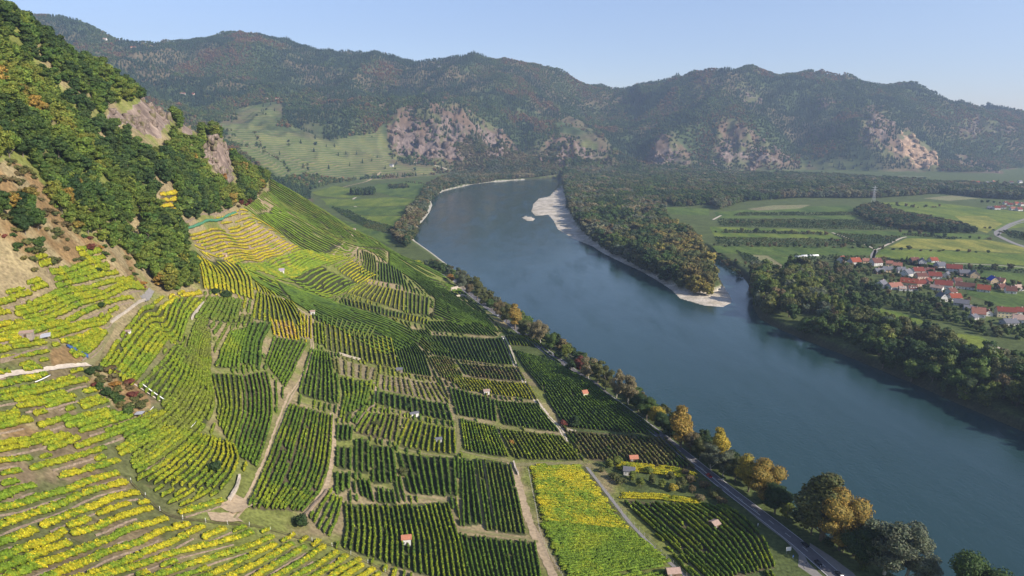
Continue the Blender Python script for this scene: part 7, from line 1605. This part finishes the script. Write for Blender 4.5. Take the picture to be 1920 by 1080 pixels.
# ------------------------------------------------------------------ vehicles, people, signs
for nm, c_ in (('paint_red', (0.42, 0.02, 0.03)), ('paint_black', (0.012, 0.012, 0.018)), ('paint_blue', (0.02, 0.03, 0.08)), ('paint_silver', (0.4, 0.41, 0.43))):
    m, nt, b = new_mat(nm, 0.25, 0.6); b.inputs['Base Color'].default_value = (*c_, 1); b.inputs['Coat Weight'].default_value = 0.6; MATS[nm] = m
m, nt, b = new_mat('tyre_rubber', 0.9, 0.2); b.inputs['Base Color'].default_value = (0.012, 0.012, 0.012, 1); MATS['tyre'] = m
m, nt, b = new_mat('lamp_lens', 0.2, 0.6); b.inputs['Base Color'].default_value = (0.8, 0.8, 0.75, 1); MATS['lens'] = m
def car(x, y, z, rz, paint, lab):
    e = bpy.data.objects.new('car', None); COL.objects.link(e); e.location = (x, y, z); e.rotation_euler = (0, 0, rz); tag(e, lab, 'car')
    prof = [(-2.15,0.35),(-2.2,0.75),(-2.0,0.98),(-1.1,1.02),(0.95,0.98),(1.9,0.85),(2.15,0.65),(2.15,0.35)]
    V = []; F = []; n = len(prof)
    for yy, k_ in ((-0.86,0.97),(-0.8,1.0),(0.8,1.0),(0.86,0.97)): V += [(p[0]*k_, yy, p[1] if abs(yy) < 0.85 else p[1]*0.96) for p in prof]
    for r_ in range(3):
        for j in range(n): F.append((r_*n+j, r_*n+(j+1) % n, (r_+1)*n+(j+1) % n, (r_+1)*n+j))
    F += [tuple(range(n))[::-1], tuple(range(3*n, 4*n))]; mesh_obj('body', V, F, MATS[paint], e, False)
    V = [(-1.9,-0.76,0.97),(1.05,-0.76,0.97),(1.05,0.76,0.97),(-1.9,0.76,0.97),(-1.45,-0.6,1.44),(0.25,-0.6,1.46),(0.25,0.6,1.46),(-1.45,0.6,1.44)]
    mesh_obj('window', V, [(0,1,5,4),(1,2,6,5),(2,3,7,6),(3,0,4,7)], MATS['glass'], e)
    mesh_obj('roof', [(-1.5,-0.62,1.43),(0.3,-0.62,1.45),(0.3,0.62,1.45),(-1.5,0.62,1.43),(-1.35,-0.5,1.5),(0.15,-0.5,1.52),(0.15,0.5,1.52),(-1.35,0.5,1.5)], [(0,1,5,4),(1,2,6,5),(2,3,7,6),(3,0,4,7),(4,5,6,7)], MATS[paint], e)
    for sx_ in (-1.35, 1.35):
        for sy_ in (-0.82, 0.82):
            v, f = tube([(0,-0.11,0),(0,0.11,0)], [0.33, 0.33], 14); f += [tuple(range(14))[::-1], tuple(range(14, 28))]; w = mesh_obj('wheel', v, f, MATS['tyre'], e); w.location = (sx_, sy_, 0.33)
            v, f = tube([(0,-0.02,0),(0,0.02,0)], [0.19, 0.19], 10); f += [tuple(range(10))[::-1], tuple(range(10, 20))]; r2_ = mesh_obj('rim', v, f, MATS['grey_metal'], w); r2_.location = (0, 0.11*np.sign(sy_), 0)
    for sy_ in (-0.6, 0.6):
        V = []; F = []; boxv(2.12, 2.18, sy_-0.2, sy_+0.2, 0.58, 0.74, V, F); mesh_obj('headlight', V, F, MATS['lens'], e)
    return e
RD = RW[-1]-RW[3]; RA = math.atan2(RD[1], RD[0])
def road_pt(py_, side):
    Q = resample(RW, 800); pp = project(Q[:, 0], Q[:, 1], np.full(len(Q), 6.7)); i = int(np.argmin(np.abs(pp[1]-py_))); i = min(max(i, 2), len(Q)-3)
    t_ = Q[i+2]-Q[i-2]; t_ /= np.hypot(*t_); n_ = np.array([t_[1], -t_[0]]); return Q[i]+n_*side, math.atan2(t_[1], t_[0])
for py_, sd_, pt, flip, lab in ((893,-1.7,'paint_red',1,'red car driving on the river road past the brown bushes'),(1023,1.8,'paint_black',0,'black car on the road beside the golden tree'),(1056,-1.7,'paint_black',1,'black car beside the two people'),(1078,1.8,'paint_black',0,'dark car half under the roadside bush at the bottom edge'),(599,1.8,'paint_blue',0,'dark blue car on the upper part of the river road'),(592,-1.7,'paint_silver',1,'small silver car on the upper part of the river road')):
    p_, a_ = road_pt(py_, sd_); car(float(p_[0]), float(p_[1]), 6.72, a_+(math.pi if flip else 0), pt, lab)
simple_mat('cloth_dark', (0.03, 0.03, 0.045), 0.9, 0.2, 3, b_=0); simple_mat('cloth_blue', (0.05, 0.08, 0.17), 0.9, 0.2, 3, b_=0); simple_mat('skin', (0.55, 0.33, 0.24), 0.6, 0.1, 3, b_=0); simple_mat('hair', (0.05, 0.03, 0.02), 0.8, 0.2, 5, b_=0)
def person(x, y, z, rz, lab, h=1.75, cloth='cloth_dark', stride=0.22):
    me = bpy.data.meshes.new('person'); s = h/1.75
    P_ = [(0,0,.95),(0,0,1.15),(0,0,1.38),(0,0,1.5),(0,0.01,1.62),(0,0.01,1.74), (.1,0,.9),(.12,stride*.4,.5),(.12,stride*.2-.05,.08),(.12,stride*.2+.12,.04), (-.1,0,.9),(-.12,-stride*.2,.5),(-.12,-stride-.05,.1),(-.12,-stride+.12,.05), (.19,0,1.4),(.27,-.05,1.12),(.27,.08,.88),(.27,.11,.8), (-.19,0,1.4),(-.27,.06,1.12),(-.25,.2,.92),(-.25,.24,.85)]
    E = [(0,1),(1,2),(2,3),(3,4),(4,5),(0,6),(6,7),(7,8),(8,9),(0,10),(10,11),(11,12),(12,13),(2,14),(14,15),(15,16),(16,17),(2,18),(18,19),(19,20),(20,21)]
    Rr = [.15,.14,.16,.06,.1,.085,.1,.065,.045,.04,.1,.065,.045,.04,.07,.045,.035,.04,.07,.045,.035,.04]
    me.from_pydata([(a*s, b_*s, c_*s) for a, b_, c_ in P_], E, []); me.materials.append(MATS[cloth]); o = bpy.data.objects.new('person', me); COL.objects.link(o)
    sk = o.modifiers.new('skin', 'SKIN'); lay = me.skin_vertices[0].data
    for i, r_ in enumerate(Rr): lay[i].radius = (r_*s, r_*s*.8)
    lay[0].use_root = True; o.modifiers.new('sub', 'SUBSURF').levels = 1; o.modifiers['sub'].render_levels = 2
    o.location = (x, y, z); o.rotation_euler = (0, 0, rz); tag(o, lab, 'person')
    hd = mesh_obj('head', ICOV*np.array([.088,.1,.115])*s+np.array([0, .015, 1.67])*s, ICOF, MATS['skin'], o, True); mesh_obj('hair', ICOV*np.array([.096,.1,.1])*s+np.array([0, -.012, 1.705])*s, ICOF, MATS['hair'], o, True)
x, y = at_z(1511,1060,6.7); person(float(x), float(y), 6.7, 0.5, 'person in dark clothes walking at the edge of the parking bay', 1.8)
x, y = at_z(1518,1064,6.7); person(float(x), float(y), 6.7, 0.6, 'second person in blue clothes walking beside the black car', 1.7, 'cloth_blue')
def sign(px_, py_, w, h, zc, mat, lab, posts=1, name='road_sign', rz=0.5):
    x, y = at_z(px_, py_, 6.6); e = bpy.data.objects.new(name, None); COL.objects.link(e); e.location = (x, y, 6.5); e.rotation_euler = (0, 0, rz); tag(e, lab, 'sign')
    V = []; F = []; boxv(-w/2, w/2, -0.04, 0.04, zc-h/2, zc+h/2, V, F); mesh_obj('board', V, F, MATS[mat], e)
    for i in range(posts):
        xx = 0 if posts == 1 else (-w*0.35+w*0.7*i); V, F = tube([(xx, 0.08, -0.3), (xx, 0.08, zc+h*0.4)], [0.05, 0.05], 6); mesh_obj('post', V, F, MATS['grey_metal'], e)
sign(1478,1038,2.6,2.0,2.6,'frame_white','large white board on two posts beside the road', 2, 'sign_board', 0.2)
sign(1487,1048,0.9,1.2,1.6,'net_blue','small blue sign right of the white board', 1)
sign(1421,988,0.7,1.1,1.5,'frame_white','white sign where the cycle path leaves the road', 1)
sign(1355,905,0.8,1.0,2.4,'frame_white','white road sign before the dark trees', 1)
sign(944,638,1.0,1.4,1.8,'frame_white','white marker board at the top of the white lane', 1)
# polytunnels
v = []; f = []; k_ = 9
for i, xx in enumerate((-9, 9)):
    for j in range(k_): t = math.pi*j/(k_-1); v.append((xx, 2.6*math.cos(t), 2.4*math.sin(t)))
f = [(j, j+1, k_+j+1, k_+j) for j in range(k_-1)]+[tuple(range(k_))[::-1], tuple(range(k_, 2*k_))]
for i, (a, b_) in enumerate(((1502,482),(1513,480),(1524,480))):
    x, y = at_z(a, b_, FLOOR); o = mesh_obj('polytunnel', v, f, MATS['frame_white'], None, True); o.location = (x, y, FLOOR-0.05); o.rotation_euler = (0, 0, 0.1); tag(o, ('left','middle','right')[i]+' one of three white plastic tunnels in the fields above the wood', 'greenhouse', 'plastic tunnels in the fields')
# pylon
x, y = at_z(1637,383,FLOOR); e = bpy.data.objects.new('power_pylon', None); COL.objects.link(e); e.location = (x, y, FLOOR); tag(e, 'tall pale lattice power pylon rising from the copse in the fields', 'pylon')
V = []; F = []
def strut(a, b_, r_, V, F):
    v, f = tube([a, b_], [r_, r_], 4); k = len(V); V += v; F += [tuple(q+k for q in ff) for ff in f]
hts = [0, 9, 17, 24, 30, 36, 42, 50]; wd_ = [4.2, 3.4, 2.7, 2.1, 1.6, 1.3, 1.0, 0.25]
for i in range(7):
    for sx_, sy_ in ((1,1),(-1,1),(-1,-1),(1,-1)):
        a = (sx_*wd_[i], sy_*wd_[i], hts[i]); b_ = (sx_*wd_[i+1], sy_*wd_[i+1], hts[i+1]); strut(a, b_, 0.22, V, F)
        nx, ny = (-sy_, sx_); strut(a, (nx*wd_[i+1], ny*wd_[i+1], hts[i+1]), 0.13, V, F)
mesh_obj('mast', V, F, MATS['sheet_grey'], e)
for hz, w_ in ((32, 8), (38, 10), (44, 7)):
    V = []; F = []
    for sy_ in (-0.7, 0.7): strut((-w_, 0, hz+0.4), (0, sy_, hz+1.3), 0.16, V, F); strut((w_, 0, hz+0.4), (0, sy_, hz+1.3), 0.16, V, F); strut((-w_, 0, hz+0.4), (0, sy_, hz-0.6), 0.14, V, F); strut((w_, 0, hz+0.4), (0, sy_, hz-0.6), 0.14, V, F)
    mesh_obj('crossarm', V, F, MATS['sheet_grey'], e)
print('terrace walls', nw)
# ------------------------------------------------------------------ haze in the valley air
hm = bpy.data.materials.new('haze_air'); hm.use_nodes = True; hn_ = hm.node_tree; hn_.nodes.clear()
out = hn_.nodes.new('ShaderNodeOutputMaterial'); pv = hn_.nodes.new('ShaderNodeVolumePrincipled'); hn_.links.new(pv.outputs[0], out.inputs['Volume'])
pv.inputs['Color'].default_value = (0.58, 0.75, 1.0, 1); pv.inputs['Density'].default_value = 0.85e-4; pv.inputs['Anisotropy'].default_value = 0.2
zt = float(TZ.max())+40; s_ = 8300.0
hv = [(x, y, z) for z in (-8.0, zt) for x, y in ((-s_, -s_), (s_, -s_), (s_, s_), (-s_, s_))]
set_mesh('haze', hv, [(0,3,2,1),(4,5,6,7),(0,1,5,4),(1,2,6,5),(2,3,7,6),(3,0,4,7)], hm, kind='stuff')


# ------------------------------------------------------------------ labels: alike neighbours are told apart by their order from the left
bpy.context.view_layer.update()
same = {}
for o in bpy.data.objects:
    if o.parent is None and o.get('category') and o.get('label'): same.setdefault(o['label'], []).append(o)
for lab, L in same.items():
    if len(L) < 2 or len(L) > 50: continue
    key = []
    for o in L:
        c_ = o.matrix_world.translation; a_, b_, t_ = project(c_.x, c_.y, c_.z); key.append(float(a_))
    for k_, i in enumerate(np.argsort(key)):
        w = (lab+', '+ORD[min(int(k_), 59)]+' from the left').split()
        if len(w) <= 16: L[i]['label'] = ' '.join(w)
        else: L[i]['label'] = ' '.join(lab.split()[:12])+', '+ORD[min(int(k_), 59)]+' from the left'
        if not L[i].get('group'): L[i]['group'] = lab
